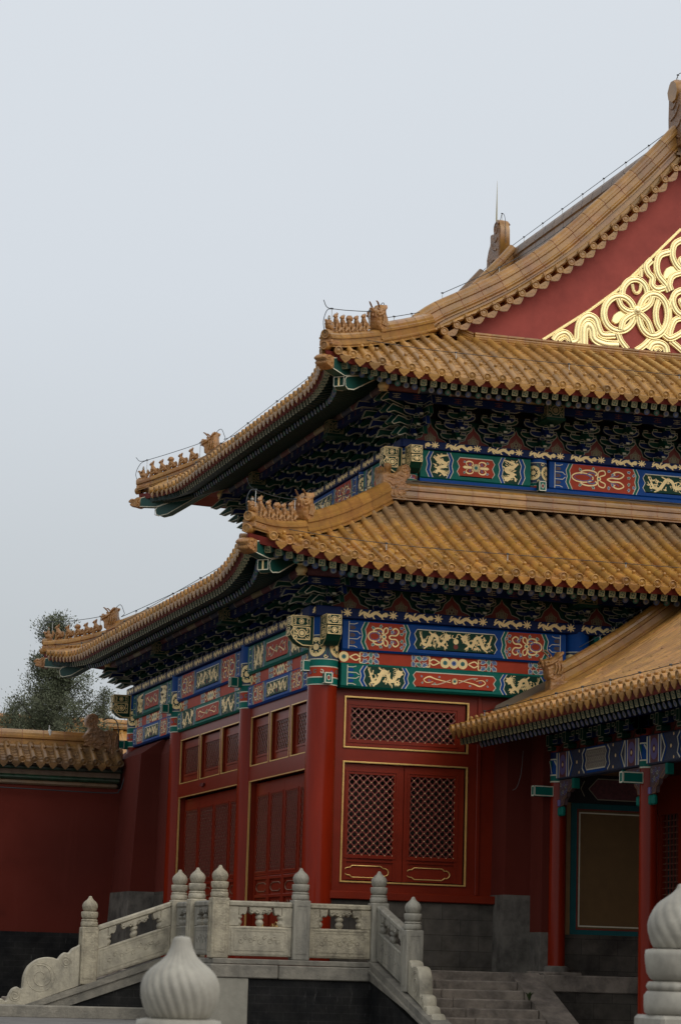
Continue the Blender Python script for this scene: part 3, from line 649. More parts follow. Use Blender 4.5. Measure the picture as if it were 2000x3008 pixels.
def collar(mb, r0, z0, z1, z2, zt):
    """painted head of a column: bands from z0 to z1, gold flower roundels z1..zt (local axis at origin)"""
    def ring(za, zb, m, dr=.004): mb.lathe([(r0+dr, za), (r0+dr, zb)], m, 20, cap=False)
    h = z1-z0
    ring(z0, z0+.012, 'white_line', .006); ring(z0+.012, z0+.27*h, 'green'); ring(z0+.27*h, z0+.31*h, 'white_line', .006); ring(z0+.31*h, z0+.68*h, 'red_beam'); ring(z0+.68*h, z0+.72*h, 'white_line', .006); ring(z0+.72*h, z0+.97*h, 'green'); ring(z0+.97*h, z1, 'white_line', .006)
    ring(z1, z2, 'navy_brocade'); ring(z2, z2+.012, 'white_line', .006); ring(z2+.012, zt, 'blue')
    def wrap(V):
        o = V.copy(); a = V[:, 0]/r0; rr = r0+.004+V[:, 2]; o[:, 0] = rr*np.sin(a); o[:, 1] = -rr*np.cos(a); o[:, 2] = V[:, 1]; return o
    T0 = mb.T
    mb.T = wrap if T0 is None else (lambda V: (lambda W: W @ T0[:3, :3].T+T0[:3, 3])(wrap(V)))
    vm = (z1+z2)/2; R = min((z2-z1)*.42, r0*.78)
    for k in range(4):
        uc = (k+.5)*r0*math.pi/2
        for rad in (R, R*.66, R*.33): mb.disc(uc, vm, rad, .003+(R-rad)*.01, 'gold' if rad != R*.66 else 'green_dark', 16, rad*.62)
        mb.disc(uc, vm, R*.3, .006, 'gold', 10)
        for q in range(8):
            a = q*.785; mb.stroke(spiral(uc+R*.62*math.cos(a), vm+R*.62*math.sin(a), R*.2, .8, a, 1, 8), .014, .006, 'gold')
        ue = k*r0*math.pi/2
        for s in (-1, 1):
            mb.stroke([(ue-.06, vm+s*(z2-z1)*.46), (ue, vm), (ue+.06, vm+s*(z2-z1)*.46)], .016, .005, 'green_pale'); mb.stroke(spiral(ue+s*.03, vm+s*.14, .035, 1, 0, s, 8), .012, .006, 'gold')
        for q in range(3): mb.stroke(spiral(uc+(q-1)*.1, z0+.5*h, .035, .9, q, 1 if q % 2 else -1, 8), .014, .006, ('blue_pale', 'green_pale', 'white_line')[q])
    mb.T = T0
def scrollwork(mb, u0, u1, v0, v1, c, m='gold', n=None):
    w, h = u1-u0, v1-v0; s = min(w, h)
    mb.disc((u0+u1)/2, (v0+v1)/2, s*.2, c, m, 12); mb.disc((u0+u1)/2, (v0+v1)/2, s*.36, c, m, 14, s*.27)
    k = max(2, int(round(h/s*3)))
    for i in range(k):
        y = v0+h*(i+.5)/k
        for sx in (-1, 1): mb.stroke(spiral((u0+u1)/2+sx*w*.36, y, min(w*.12, h/k*.5), .9, i*1.7, sx, 9), s*.085, c, m)
    for a, b in (((u0, v0), (u1, v0)), ((u1, v0), (u1, v1)), ((u1, v1), (u0, v1)), ((u0, v1), (u0, v0))): mb.stroke([a, b], s*.075, c+.001, m)

# ------------------------------------------------------------------ bracket sets
def outline(mb, poly, c, m, wd=.013):
    P = list(poly); 
    for i in range(len(P)): mb.stroke([P[i], P[(i+1) % len(P)]], wd, c, m)
def bracket_mesh(tiers, stp, th, core, alt, scale_u=1.0, side_noses=True):
    """u sideways, w outward (+y), z up"""
    mb = MB(); E = 'edge_line'
    def dou(u, w_, z, s=.1, h=.05, m=None):
        m = m or alt; V = []
        for zz, k in ((0, .72), (h*.45, 1), (h, 1)):
            q = s*k/2; V += [(u-q, w_-q, z+zz), (u+q, w_-q, z+zz), (u+q, w_+q, z+zz), (u-q, w_+q, z+zz)]
        F = [(i*4+j, i*4+(j+1) % 4, (i+1)*4+(j+1) % 4, (i+1)*4+j) for i in range(2) for j in range(4)]+[(0, 3, 2, 1), (8, 9, 10, 11)]
        mb.add(V, F, m)
        mb.T = frame((u, w_+s/2+.001, z), (1, 0, 0), (0, 0, 1), (0, 1, 0))
        q = s/2-.006; outline(mb, [(-q*.8, .006), (q*.8, .006), (q, h*.45), (q, h-.006), (-q, h-.006), (-q, h*.45)], .002, E, .011); mb.T = None
    def arm(w_, z, ln, h, m):      # sideways arm with curved ends, small blocks on its tips
        l = ln/2; P = [(-l, h), (-l, h*.62), (-l+.03, h*.28), (-l+.085, h*.05), (-l+.12, 0), (l-.12, 0), (l-.085, h*.05), (l-.03, h*.28), (l, h*.62), (l, h)]
        mb.prism(P, w_-.03, w_+.03, m, ax=(0, 2, 1)) if z == 0 else mb.prism([(a, b+z) for a, b in P], w_-.03, w_+.03, m, ax=(0, 2, 1))
        mb.T = frame((0, w_+.031, z), (1, 0, 0), (0, 0, 1), (0, 1, 0)); outline(mb, P, .002, E, .013); mb.T = None
        dou(-l+.05, w_, z+h, .09, .045); dou(l-.05, w_, z+h, .09, .045)
    dou(0, 0, 0, .19, .085, alt)
    for i in range(tiers):
        z = .085+th*i; w1 = stp*(i+1)
        P = [(0, z), (w1+.02, z+.0), (w1+.12, z-.055), (w1+.165, z-.055), (w1+.175, z-.02), (w1+.07, z+th*.62), (0, z+th*.62)]
        mb.prism(P, -.032, .032, core if i % 2 == 0 else alt, ax=(1, 2, 0))
        for sx in (-1, 1):
            mb.T = frame((sx*.0325, 0, 0), (0, 1, 0), (0, 0, 1), (sx, 0, 0)); mb.stroke([(max(0, w1-stp*.6), P[0][1]+.005), P[1], P[2], P[3], P[4]], .013, .002, E); mb.T = None
        mb.box(-.03, .03, w1+.16, w1+.178, z-.052, z-.018, E)
        arm(stp*i, z, (.36 if i == 0 else .34)*scale_u, th*.62, alt if i % 2 else core)
        if i > 0: arm(stp*(i-1), z, .52*scale_u, th*.62, core if i % 2 else alt)
        dou(0, w1, z+th*.6, .1, .05)
    z = .085+th*tiers; w1 = stp*tiers
    arm(w1, z, .44*scale_u, th*.6, core); mb.box(-.035, .035, 0, w1+.12, z, z+th*.6, alt)
    mb.T = frame((0, w1+.121, z), (1, 0, 0), (0, 0, 1), (0, 1, 0)); outline(mb, [(-.03, .005), (.03, .005), (.03, th*.55), (-.03, th*.55)], .002, E, .012); mb.T = None
    return mb
def bracket_board(mb, L, H, centers):
    """red boards between the sets with green cusped borders and a flaming pearl each"""
    mb.box(0, L, 0, H, -.04, 0, 'green_dark')
    for u, pw in centers:
        w_ = pw*.40
        P = [(u-w_, 0), (u-w_*.85, .06), (u-w_*.5, .1), (u-w_*.36, .2), (u-w_*.1, .27), (u, .34), (u+w_*.1, .27), (u+w_*.36, .2), (u+w_*.5, .1), (u+w_*.85, .06), (u+w_, 0)]
        P = [(x, y*H/.40) for x, y in P]
        mb.poly(P, .003, 'red_carved'); mb.stroke(P, .013, .005, 'edge_line')
        k = H/.40
        for a, b in ((-.03, .05), (.03, .05), (0, .10)): mb.disc(u+a, b*k+.01, .028, .007, 'gold_pale', 8, .019); mb.disc(u+a, b*k+.01, .019, .006, 'red_dark', 8)
        for q in range(7):
            t = (q-3)/3; mb.stroke([(u+.075*t, .03*k), (u+.095*t, .11*k), (u+.05*t, (.2-.07*abs(t))*k)], [.012, .018, .006], .006, 'gold_pale')

# ------------------------------------------------------------------ lattice
def lattice(mb, W_, H_, nx, ny, hole=True, depth=.035, stud='gold'):
    """diamond fretwork with round holes and gilt studs; local u,v from the lower left corner, n outward"""
    px, py = W_/nx, H_/ny
    th = [2*math.pi*k/12 for k in range(12)]
    for i in range(2*nx+1):
        for j in range(2*ny+1):
            if (i+j) % 2 == 0: continue
            cu, cv = i*px/2, j*py/2
            if i in (0, 2*nx) or j in (0, 2*ny): continue
            V = []; hx, hy = px/2, py/2; R = min(px, py)*(.295 if stud == 'gold' else .36)
            for t in th:
                c_, s_ = math.cos(t), math.sin(t); k = 1/(abs(c_)/hx+abs(s_)/hy); V.append((cu+k*c_, cv+k*s_, 0))
            for t in th: V.append((cu+R*math.cos(t), cv+R*math.sin(t), 0))
            for t in th: V.append((cu+R*math.cos(t), cv+R*math.sin(t), -depth))
            mb.add(V, [(k, (k+1) % 12, 12+(k+1) % 12, 12+k) for k in range(12)]+[(12+k, 12+(k+1) % 12, 24+(k+1) % 12, 24+k) for k in range(12)], 'lattice_red')
    n = max(nx, ny)*2
    for s in (1, -1):      # raised diagonal bars
        for k in range(-2*ny, 2*nx+2*ny+1):
            if k % 2: continue
            pts = []
            for j in range(0, 2*ny+1):
                i = k+s*j
                if 0 <= i <= 2*nx: pts.append((i*px/2, j*py/2))
            if len(pts) > 1:
                a, b = pts[0], pts[-1]; mb.stroke([a, b], .018, .009 if s > 0 else .008, 'lattice_red'); 
    for i in range(2*nx+1):
        for j in range(2*ny+1):
            if (i+j) % 2: continue
            mb.T0 = mb.T; M = mb.T @ frame((i*px/2, j*py/2, .008), (1, 0, 0), (0, 1, 0), (0, 0, 1)); mb.T = M
            mb.lathe([(.0095, 0), (.008, .005), (.001, .008)], stud, 6, cap=False); mb.T = mb.T0
    # fill triangles on the border
    mb.stroke([(0, 0), (W_, 0)], .02, .004, 'red_frame'); mb.stroke([(0, H_), (W_, H_)], .02, .004, 'red_frame'); mb.stroke([(0, 0), (0, H_)], .02, .004, 'red_frame'); mb.stroke([(W_, 0), (W_, H_)], .02, .004, 'red_frame')
def rect_frame(mb, u0, u1, v0, v1, t, n0, n1, m):
    mb.box(u0, u1, v0, v0+t, n0, n1, m); mb.box(u0, u1, v1-t, v1, n0, n1, m); mb.box(u0, u0+t, v0+t, v1-t, n0, n1, m); mb.box(u1-t, u1, v0+t, v1-t, n0, n1, m)
def ring_panel(mb, u0, u1, v0, v1, n, m='gold_line', wd=.018):
    """gilt cartouche with stepped round ends"""
    w, h = u1-u0, v1-v0; q = h*.18; e = h*.62; vm = (v0+v1)/2
    L = [(u0+e*.9+.03, v0), (u0+e*.9, v0+q*.6), (u0+e*.8, v0+q)]+list(map(tuple, arc(u0+e*.55, vm, e*.55, h/2-q, 270, 90, 9)))+[(u0+e*.8, v1-q), (u0+e*.9, v1-q*.6), (u0+e*.9+.03, v1)]
    P = L+[(u0+u1-x, y) for x, y in L[::-1]]; P.append(P[0])
    mb.tube([(x, y, n) for x, y in P], wd/2, m, 6, cap=False)
# ------------------------------------------------------------------ the hall
hall = thing('palace_hall', 'tall two-eaved red hall with golden tiled roofs and painted beams on the stone platform', 'building', (X0, Y0, FL))
sideR = lambda a, b, z: np.stack([X0+a, Y0+b, z], -1)
sideL = lambda a, b, z: np.stack([X0+b, Y0+a, z], -1)
U0 = 1.95
sideRu = lambda a, b, z: np.stack([X0+U0+a, Y0+U0+b, z], -1)
sideLu = lambda a, b, z: np.stack([X0+U0+b, Y0+U0+a, z], -1)
def prof_lo(dd): dd = np.asarray(dd, float); return np.where(dd < 0, 5.97+.42*dd, 5.97+.42*dd+.0335*dd*dd)
_pd = np.array([0, 1.2, 2.41, 3.1, 3.8, 4.7, 5.5, 6.1, 6.7, 7.2]); _pz = np.array([9.44, 10.12, 10.77, 11.12, 11.50, 12.18, 12.88, 13.48, 14.14, 14.70])
_pc = np.polyfit(_pd, _pz, 4)
def prof_up(dd): dd = np.asarray(dd, float); return np.where(dd < 0, np.polyval(_pc, 0)+np.polyval(np.polyder(_pc), 0)*dd, np.polyval(_pc, dd))
WR, DL = XR-X0, Y4-Y0
loR = Eave(WR, 1.45, .28, .42, 1.6, -1.73, prof_lo, sideR); loL = Eave(DL, 1.45, .28, .42, 1.6, -1.73, prof_lo, sideL)
upR = Eave(WR-2*U0, 1.75, .37, .40, .40, -2.12, prof_up, sideRu); upL = Eave(DL-2*U0, 1.75, .37, .40, .40, -2.12, prof_up, sideLu)
TOPB = 1.5; GB = .30         # lower roof top line / gable plane of the upper roof (b)

# --- lower roof
mb = MB(); rowsR = [-1.33+.2622*k for k in range(int((WR+2.7)/.2622))]
bendlo = lambda A: (lambda a: min(TOPB, a if a < TOPB else 9, A-a if a > A-TOPB else 9))
tile_field(mb, loR, rowsR, bendlo(WR), 'tile_lower')
rowsL = [-1.33+.2622*k for k in range(int((DL+2.7)/.2622)+1)]
tile_field(mb, loL, rowsL, bendlo(DL), 'tile_lower')
for ev, A, fl in ((loR, WR, lambda a, b, z: np.stack([X0+a, Y4-b, z], -1)), (loL, DL, lambda a, b, z: np.stack([XR-b, Y0+a, z], -1))):   # the two sides turned away
    s0 = ev.side; ev.side = fl; mb.grid([[ev.P(a, b0+(min(TOPB, max(b0, min(a, A-a)))-b0)*t, .03) for t in np.linspace(0, 1, 7)] for a in np.linspace(-1.7, A+1.7, 50) for b0 in (float(ev.b0(a)),)], 'tile_lower'); ev.side = s0
lower_roof = part('lower_roof', mb, hall, label='lower golden tiled roof')
# --- upper roof
mb = MB(); A2 = WR-2*U0; rowsR2 = [-1.90+.2622*k for k in range(int((A2+3.9)/.2622))]
tile_field(mb, upR, rowsR2, lambda a: min(GB, a if a < GB else 9, A2-a if a > A2-GB else 9), 'tile_upper')
D2 = DL-2*U0; rowsL2 = [-1.90+.2622*k for k in range(int((D2+3.9)/.2622))]
RB = XC-X0-U0                # ridge position (b on the L side)
tile_field(mb, upL, rowsL2, lambda a: (a if a < GB else (D2-a if a > D2-GB else RB-.1)), 'tile_upper')
s0 = upL.side; upL.side = lambda a, b, z: np.stack([XR-U0-b, Y0+U0+a, z], -1)
mb.grid([[upL.P(a, b0+((RB if GB < a < D2-GB else max(b0, min(a, D2-a)))-b0)*t, .03) for t in np.linspace(0, 1, 14)] for a in np.linspace(-2.1, D2+2.1, 50) for b0 in (float(upL.b0(a)),)], 'tile_upper'); upL.side = s0
s0 = upR.side; upR.side = lambda a, b, z: np.stack([X0+U0+a, Y4-U0-b, z], -1)
mb.grid([[upR.P(a, b0+(min(GB, max(b0, min(a, A2-a)))-b0)*t, .03) for t in np.linspace(0, 1, 5)] for a in np.linspace(-2.1, A2+2.1, 50) for b0 in (float(upR.b0(a)),)], 'tile_upper'); upR.side = s0
upper_roof = part('upper_roof', mb, hall, label='upper golden tiled roof with a gable')
loRf = Eave(WR, 1.45, .28, .42, 1.6, -1.73, prof_lo, lambda a, b, z: np.stack([X0+a, Y4-b, z], -1)); upRf = Eave(WR-2*U0, 1.75, .37, .40, .40, -2.12, prof_up, lambda a, b, z: np.stack([X0+U0+a, Y4-U0-b, z], -1))

# --- soffits, fascias, rafters
soffit(loR, lower_roof, -1.72, WR+1.72); soffit(loL, lower_roof, -1.72, DL+1.72)
ku = dict(root_b=-.62, root_z=9.50, piv=.2)
soffit(upR, upper_roof, -2.11, A2+2.11, in_b=.1, in_z=9.84, **ku); soffit(upL, upper_roof, -2.11, D2+2.11, in_b=.1, in_z=9.84, **ku)
soffit(loRf, lower_roof, -1.72, WR+1.72); soffit(upRf, upper_roof, -2.11, A2+2.11, in_b=.1, in_z=9.84, **ku)
rafters(loR, lower_roof, -1.38, 7.6, True); rafters(upR, upper_roof, -1.74, 5.2, True, **ku)
rafters(loL, lower_roof, -1.38, DL+1.4, False); rafters(upL, upper_roof, -1.74, D2+1.75, False, **ku)

# --- columns
def column(x, y, z0, z1, r0, heads, lab=None):
    mb = MB(); n = 28
    zs = np.linspace(z0, z1, 8); mb.lathe([(r0*(1.03-.06*(z-z0)/(z1-z0)), z) for z in zs], 'red_paint', n)
    o = part('column', mb, hall, frame((x, y, 0), (1, 0, 0), (0, 1, 0), (0, 0, 1)), label=lab)
    mb = MB(); collar(mb, r0*.99, *heads); part('painted_head', mb, o)
    return o
LOW_HEAD = (4.235, 4.64, 5.0, 5.33)
column(X0, Y0, FL, 5.33, .235, LOW_HEAD, 'glossy red corner column')
for y in (41.7, 46.92, Y4): column(X0, y, FL, 5.33, .22, LOW_HEAD)
column(15.2, Y0, FL, 5.33, .215, LOW_HEAD)
for x in (21.1, XR): column(x, Y0, FL, 5.33, .215, LOW_HEAD)
UP_HEAD = (7.95, 8.12, 8.46, 8.56)
for x in (12.94, 15.25, 21.05): column(x, Y0+U0, 7.6, 8.56, .16, UP_HEAD)
for y in (41.7, 46.92, Y4-U0): column(X0+U0, y, 7.6, 8.56, .16, UP_HEAD)

# --- painted beams, board and dragon frieze, side by side
def facing_R(x0, yf, z0): return frame((x0, yf, z0), (1, 0, 0), (0, 0, 1), (0, -1, 0))
def facing_L(xf, y1, z0): return frame((xf, y1, z0), (0, -1, 0), (0, 0, 1), (-1, 0, 0))
def bay_beams(F, s0, s1, big, rs):
    """three timbers of a bay; F(offset along, front offset, z) gives the frame"""
    L = abs(s1-s0)
    mb = MB(); mb.T = F(.17, 4.80); painted(mb, L, .49, big, rs=rs); part('painted_beam', mb, hall)
    mb = MB(); mb.T = F(.10, 4.615); red_board(mb, L, .185); part('cushion_board', mb, hall)
    mb = MB(); mb.T = F(.15, 4.225); painted(mb, L, .385, 'B' if big == 'A' else 'A', rs=rs+3); part('painted_tie_beam', mb, hall)
cR = [X0, 15.2, 21.1, XR]; rr_ = .235
for i in range(3):
    a, b = cR[i]+rr_+.02, cR[i+1]-rr_
    bay_beams(lambda o, z, a=a: facing_R(a, Y0-o, z), a, b, 'A' if i != 1 else 'B', 10+i*20)
cL = [Y0, 41.7, 46.92, Y4]
for i in range(3):
    a, b = cL[i]+rr_, cL[i+1]-rr_
    bay_beams(lambda o, z, b=b: facing_L(X0-o, b, z), a, b, 'A' if i == 1 else 'B', 70+i*20)
mb = MB(); mb.T = facing_R(X0-.3, Y0-.21, 5.295); dragon_frieze(mb, WR+.6, .165); part('dragon_frieze', mb, hall)
mb = MB(); mb.T = facing_L(X0-.21, Y4+.3, 5.295); dragon_frieze(mb, DL+.6, .165); part('dragon_frieze', mb, hall)
# upper storey
yu, xu = Y0+U0, X0+U0
uR = [12.94, 15.25, 21.05]; 
for i in range(2):
    a, b = uR[i]+.17, uR[i+1]-.17
    mb = MB(); mb.T = facing_R(a, yu-.13, 8.03); painted(mb, b-a, .50, 'B' if i == 0 else 'A', rs=200+i*9); part('painted_beam', mb, hall)
uL = [yu, 41.7, 46.92, Y4-U0]
for i in range(3):
    a, b = uL[i]+.17, uL[i+1]-.17
    mb = MB(); mb.T = facing_L(xu-.13, b, 8.03); painted(mb, b-a, .50, 'A' if i == 1 else 'B', rs=240+i*9); part('painted_beam', mb, hall)
mb = MB(); mb.T = facing_R(xu-.2, yu-.17, 8.525); dragon_frieze(mb, 12, .14); part('dragon_frieze', mb, hall)
mb = MB(); mb.T = facing_L(xu-.17, Y4-U0+.2, 8.525); dragon_frieze(mb, D2+.4, .14); part('dragon_frieze', mb, hall)
# blue sill boards under the upper beams, core walls of the storeys
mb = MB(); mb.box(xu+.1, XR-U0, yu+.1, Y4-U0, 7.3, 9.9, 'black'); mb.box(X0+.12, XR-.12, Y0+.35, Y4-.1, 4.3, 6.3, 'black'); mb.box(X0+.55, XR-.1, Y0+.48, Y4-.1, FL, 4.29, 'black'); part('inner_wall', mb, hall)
mb = MB(); mb.box(xu+.16, 22, yu-.16, yu-.02, 7.975, 8.028, 'blue'); mb.box(xu-.16, xu-.02, yu+.16, Y4-U0, 7.975, 8.028, 'blue'); part('sill_board', mb, hall)
mb = MB(); mb.add([(xu, yu-.3, 7.93), (XR-U0, yu-.3, 7.93), (XR-U0, yu+.02, 8.0), (xu, yu+.02, 8.0)], [(0, 1, 2, 3)], 'flashing'); mb.add([(xu-.3, yu, 7.93), (xu-.3, Y4-U0, 7.93), (xu+.02, Y4-U0, 8.0), (xu+.02, yu, 8.0)], [(0, 1, 2, 3)], 'flashing'); part('mortar_fillet', mb, lower_roof)

# --- crossing beam ends on the corner columns (gilt)
def beam_end(M, w_, h, L):
    mb = MB(); P = [(0, 0), (0, h), (L, h), (L, h*.66), (L-.035, h*.62), (L-.02, h*.52), (L+.01, h*.42), (L-.02, h*.3), (L-.09, h*.12), (L-.19, 0)]
    mb.prism(P, -w_/2, w_/2, 'green_dark', ax=(1, 2, 0))
    mb.T = frame((0, L+.002, 0), (1, 0, 0), (0, 0, 1), (0, 1, 0)); q = w_/2-.008
    scrollwork(mb, -q, q, h*.68, h*.985, .001); scrollwork(mb, -q, q, h*.33, h*.6, .013)
    mb.T = None
    for s in (-1, 1):
        mb.T = frame((s*(w_/2+.001), 0, 0), (0, 1, 0), (0, 0, 1), (s, 0, 0)); outline(mb, P, .002, 'gold', .014); scrollwork(mb, .06, L-.04, h*.2, h*.62, .003); scrollwork(mb, .06, L-.02, h*.68, h*.95, .003); mb.T = None
    part('gilt_beam_end', mb, hall, M)
def stub(M):
    mb = MB(); w_, h, L = .13, .17, .12; mb.box(-w_/2, w_/2, -.2, L, 0, h, 'green')
    for F in (frame((0, L+.001, 0), (1, 0, 0), (0, 0, 1), (0, 1, 0)),): mb.T = F; outline(mb, [(-w_/2+.009, .009), (w_/2-.009, .009), (w_/2-.009, h-.009), (-w_/2+.009, h-.009)], .001, 'white_line', .017); mb.disc(0, h/2, .022, .002, 'red_carved', 8, 0, 1.5); mb.disc(0, h/2, .03, .002, 'white_line', 8, .022, 1.5)
    for s in (-1, 1): mb.T = frame((s*(w_/2+.001), 0, 0), (0, 1, 0), (0, 0, 1), (s, 0, 0)); outline(mb, [(-.01, .008), (L-.008, .008), (L-.008, h-.008), (-.01, h-.008)], .001, 'white_line', .014)
    mb.T = None; part('beam_stub', mb, hall, M)
stub(frame((X0, Y0-.22, 4.25), (1, 0, 0), (0, -1, 0), (0, 0, 1))); stub(frame((X0-.22, Y0, 4.45), (0, 1, 0), (-1, 0, 0), (0, 0, 1)))
for y in (41.7, 46.92): stub(frame((X0-.30, y, 4.60), (0, 1, 0), (-1, 0, 0), (0, 0, 1)))
stub(frame((X0-.30, Y4, 4.2), (0, 1, 0), (-1, 0, 0), (0, 0, 1)))
stub(frame((15.25, Y0+U0-.15, 7.96), (1, 0, 0), (0, -1, 0), (0, 0, 1)))
beam_end(frame((X0, Y0-.2, 4.84), (1, 0, 0), (0, -1, 0), (0, 0, 1)), .235, .455, .36)
beam_end(frame((X0-.2, Y0, 4.84), (0, 1, 0), (-1, 0, 0), (0, 0, 1)), .235, .455, .36)
beam_end(frame((X0-.2, Y4, 4.84), (0, 1, 0), (-1, 0, 0), (0, 0, 1)), .235, .455, .36)
beam_end(frame((xu, yu-.15, 8.1), (1, 0, 0), (0, -1, 0), (0, 0, 1)), .2, .42, .3)
beam_end(frame((xu-.15, yu, 8.1), (0, 1, 0), (-1, 0, 0), (0, 0, 1)), .2, .42, .3)

# --- brackets
BRL = [bracket_mesh(2, .155, .115, 'blue_dark', 'green_dark', 1.12).mesh('bracket_set'), bracket_mesh(2, .155, .115, 'green_dark', 'blue_dark', 1.12).mesh('bracket_set')]
BRU = [bracket_mesh(3, .15, .15, 'blue_dark', 'green_dark', 1.25).mesh('bracket_set'), bracket_mesh(3, .15, .15, 'green_dark', 'blue_dark', 1.25).mesh('bracket_set')]
def brackets(meshes, F, cols, z, pitch):
    """sets evenly between column axes; returns their offsets"""
    out = []; k = 0
    for i in range(len(cols)-1):
        n = max(1, int(round((cols[i+1]-cols[i])/pitch)))
        for q in range(n if i < len(cols)-2 else n+1):
            s = cols[i]+(cols[i+1]-cols[i])*q/n; out.append((s, (cols[i+1]-cols[i])/n))
    for s, p in out:
        part('bracket_set', meshes[k % 2], hall, F(s, z)); k += 1
    return out
FR = lambda y: (lambda s, z: frame((s, y, z), (1, 0, 0), (0, -1, 0), (0, 0, 1)))
FLs = lambda x: (lambda s, z: frame((x, s, z), (0, -1, 0), (-1, 0, 0), (0, 0, 1)))
oR = brackets(BRL, FR(Y0-.02), cR[:3], 5.46, .775); oL = brackets(BRL, FLs(X0-.02), cL, 5.46, .78)
oRu = brackets(BRU, FR(yu-.02), uR, 8.665, .715); oLu = brackets(BRU, FLs(xu-.02), uL, 8.665, .72)
for (o, F, L, z, H) in ((oR, lambda z: facing_R(X0-.1, Y0+.03, z), 10.7, 5.46, .40), (oRu, lambda z: facing_R(xu-.1, yu+.03, z), 8.8, 8.665, .42)):
    mb = MB(); mb.T = F(z); x_0 = mb.T[0, 3]; bracket_board(mb, L, H, [(s+p/2-x_0, p) for s, p in o[:-1]]); part('bracket_board', mb, hall)
for (o, x, y1, L, z, H) in ((oL, X0+.03, Y4+.1, DL+.2, 5.46, .40), (oLu, xu+.03, Y4-U0+.1, D2+.2, 8.665, .42)):
    mb = MB(); mb.T = facing_L(x, y1, z); bracket_board(mb, L, H, [(y1-(s+p/2), p) for s, p in o[:-1]]); part('bracket_board', mb, hall)
# purlins and the blue fillet under them; gilt beam heads that carry them
def purlin(F, L, o, z, rr):
    mb = MB(); mb.T = F
    seg = ['maroon_brocade', 'navy_brocade', 'leaf_carve', 'maroon_brocade', 'gold_pale', 'maroon_brocade', 'leaf_carve', 'navy_brocade']
    n = int(L/.55); 
    for i in range(n):
        a, b = L*i/n, L*(i+1)/n
        mb.T = F @ frame((a, z, o), (0, 0, 1), (0, 1, 0), (1, 0, 0)); mb.lathe([(rr, 0), (rr, (b-a)*.94)], seg[i % 8], 16, cap=False); mb.lathe([(rr+.002, (b-a)*.94), (rr+.002, b-a)], 'edge_line', 16, cap=False)
    mb.T = F; mb.box(0, L, z-rr-.12, z-rr-.004, o-.05, o+.05, 'blue_dark')
    for i in range(int(L/.36)):
        u0 = .15+.36*i
        for v in (.03, .06, .09): mb.stroke([(u0-.07+.02*(v == .06), z-rr-.004-v), (u0+.07-.02*(v == .06), z-rr-.004-v)], .012, o+.052, 'maroon_brocade' if i % 2 else 'edge_line')
        mb.stroke([(u0, z-rr-.02), (u0, z-rr-.11)], .012, o+.053, 'maroon_brocade' if i % 2 else 'edge_line')
    part('eave_purlin', mb, hall)
purlin(facing_R(X0-.45, Y0, 0), 11.2, .47, 5.955, .085); purlin(facing_L(X0, Y4+.45, 0), DL+.9, .47, 5.955, .085)
purlin(facing_R(xu-.6, yu, 0), 9.4, .62, 9.42, .085); purlin(facing_L(xu, Y4-U0+.6, 0), D2+1.2, .62, 9.42, .085)
def beam_head(M):
    mb = MB(); w_, h, L = .3, .25, .26
    mb.box(-w_/2, w_/2, -.2, L, 0, h, 'green_dark')
    mb.T = frame((0, L+.002, 0), (1, 0, 0), (0, 0, 1), (0, 1, 0)); scrollwork(mb, -w_/2+.006, w_/2-.006, .006, h-.006, .001, 'gold_pale')
    for s in (-1, 1): mb.T = frame((s*(w_/2+.001), 0, 0), (0, 1, 0), (0, 0, 1), (s, 0, 0)); scrollwork(mb, 0, L-.005, .01, h-.01, .001, 'gold_pale')
    mb.T = frame((0, 0, -.001), (1, 0, 0), (0, 1, 0), (0, 0, -1)); scrollwork(mb, -w_/2+.01, w_/2-.01, 0, L-.01, .001, 'gold_pale'); mb.T = None
    mb.box(-w_/2-.02, w_/2+.02, -.2, L+.03, -.045, -.002, 'green_dark')
    part('gilt_beam_head', mb, hall, M)
for x in (15.15,): beam_head(frame((x, Y0-.38, 5.72), (1, 0, 0), (0, -1, 0), (0, 0, 1)))
for y in (41.6, 46.8): beam_head(frame((X0-.38, y, 5.69), (0, 1, 0), (-1, 0, 0), (0, 0, 1)))
beam_head(frame((15.25, yu-.55, 9.12), (1, 0, 0), (0, -1, 0), (0, 0, 1)))
for y in (41.6, 46.8): beam_head(frame((xu-.55, y, 9.12), (0, 1, 0), (-1, 0, 0), (0, 0, 1)))

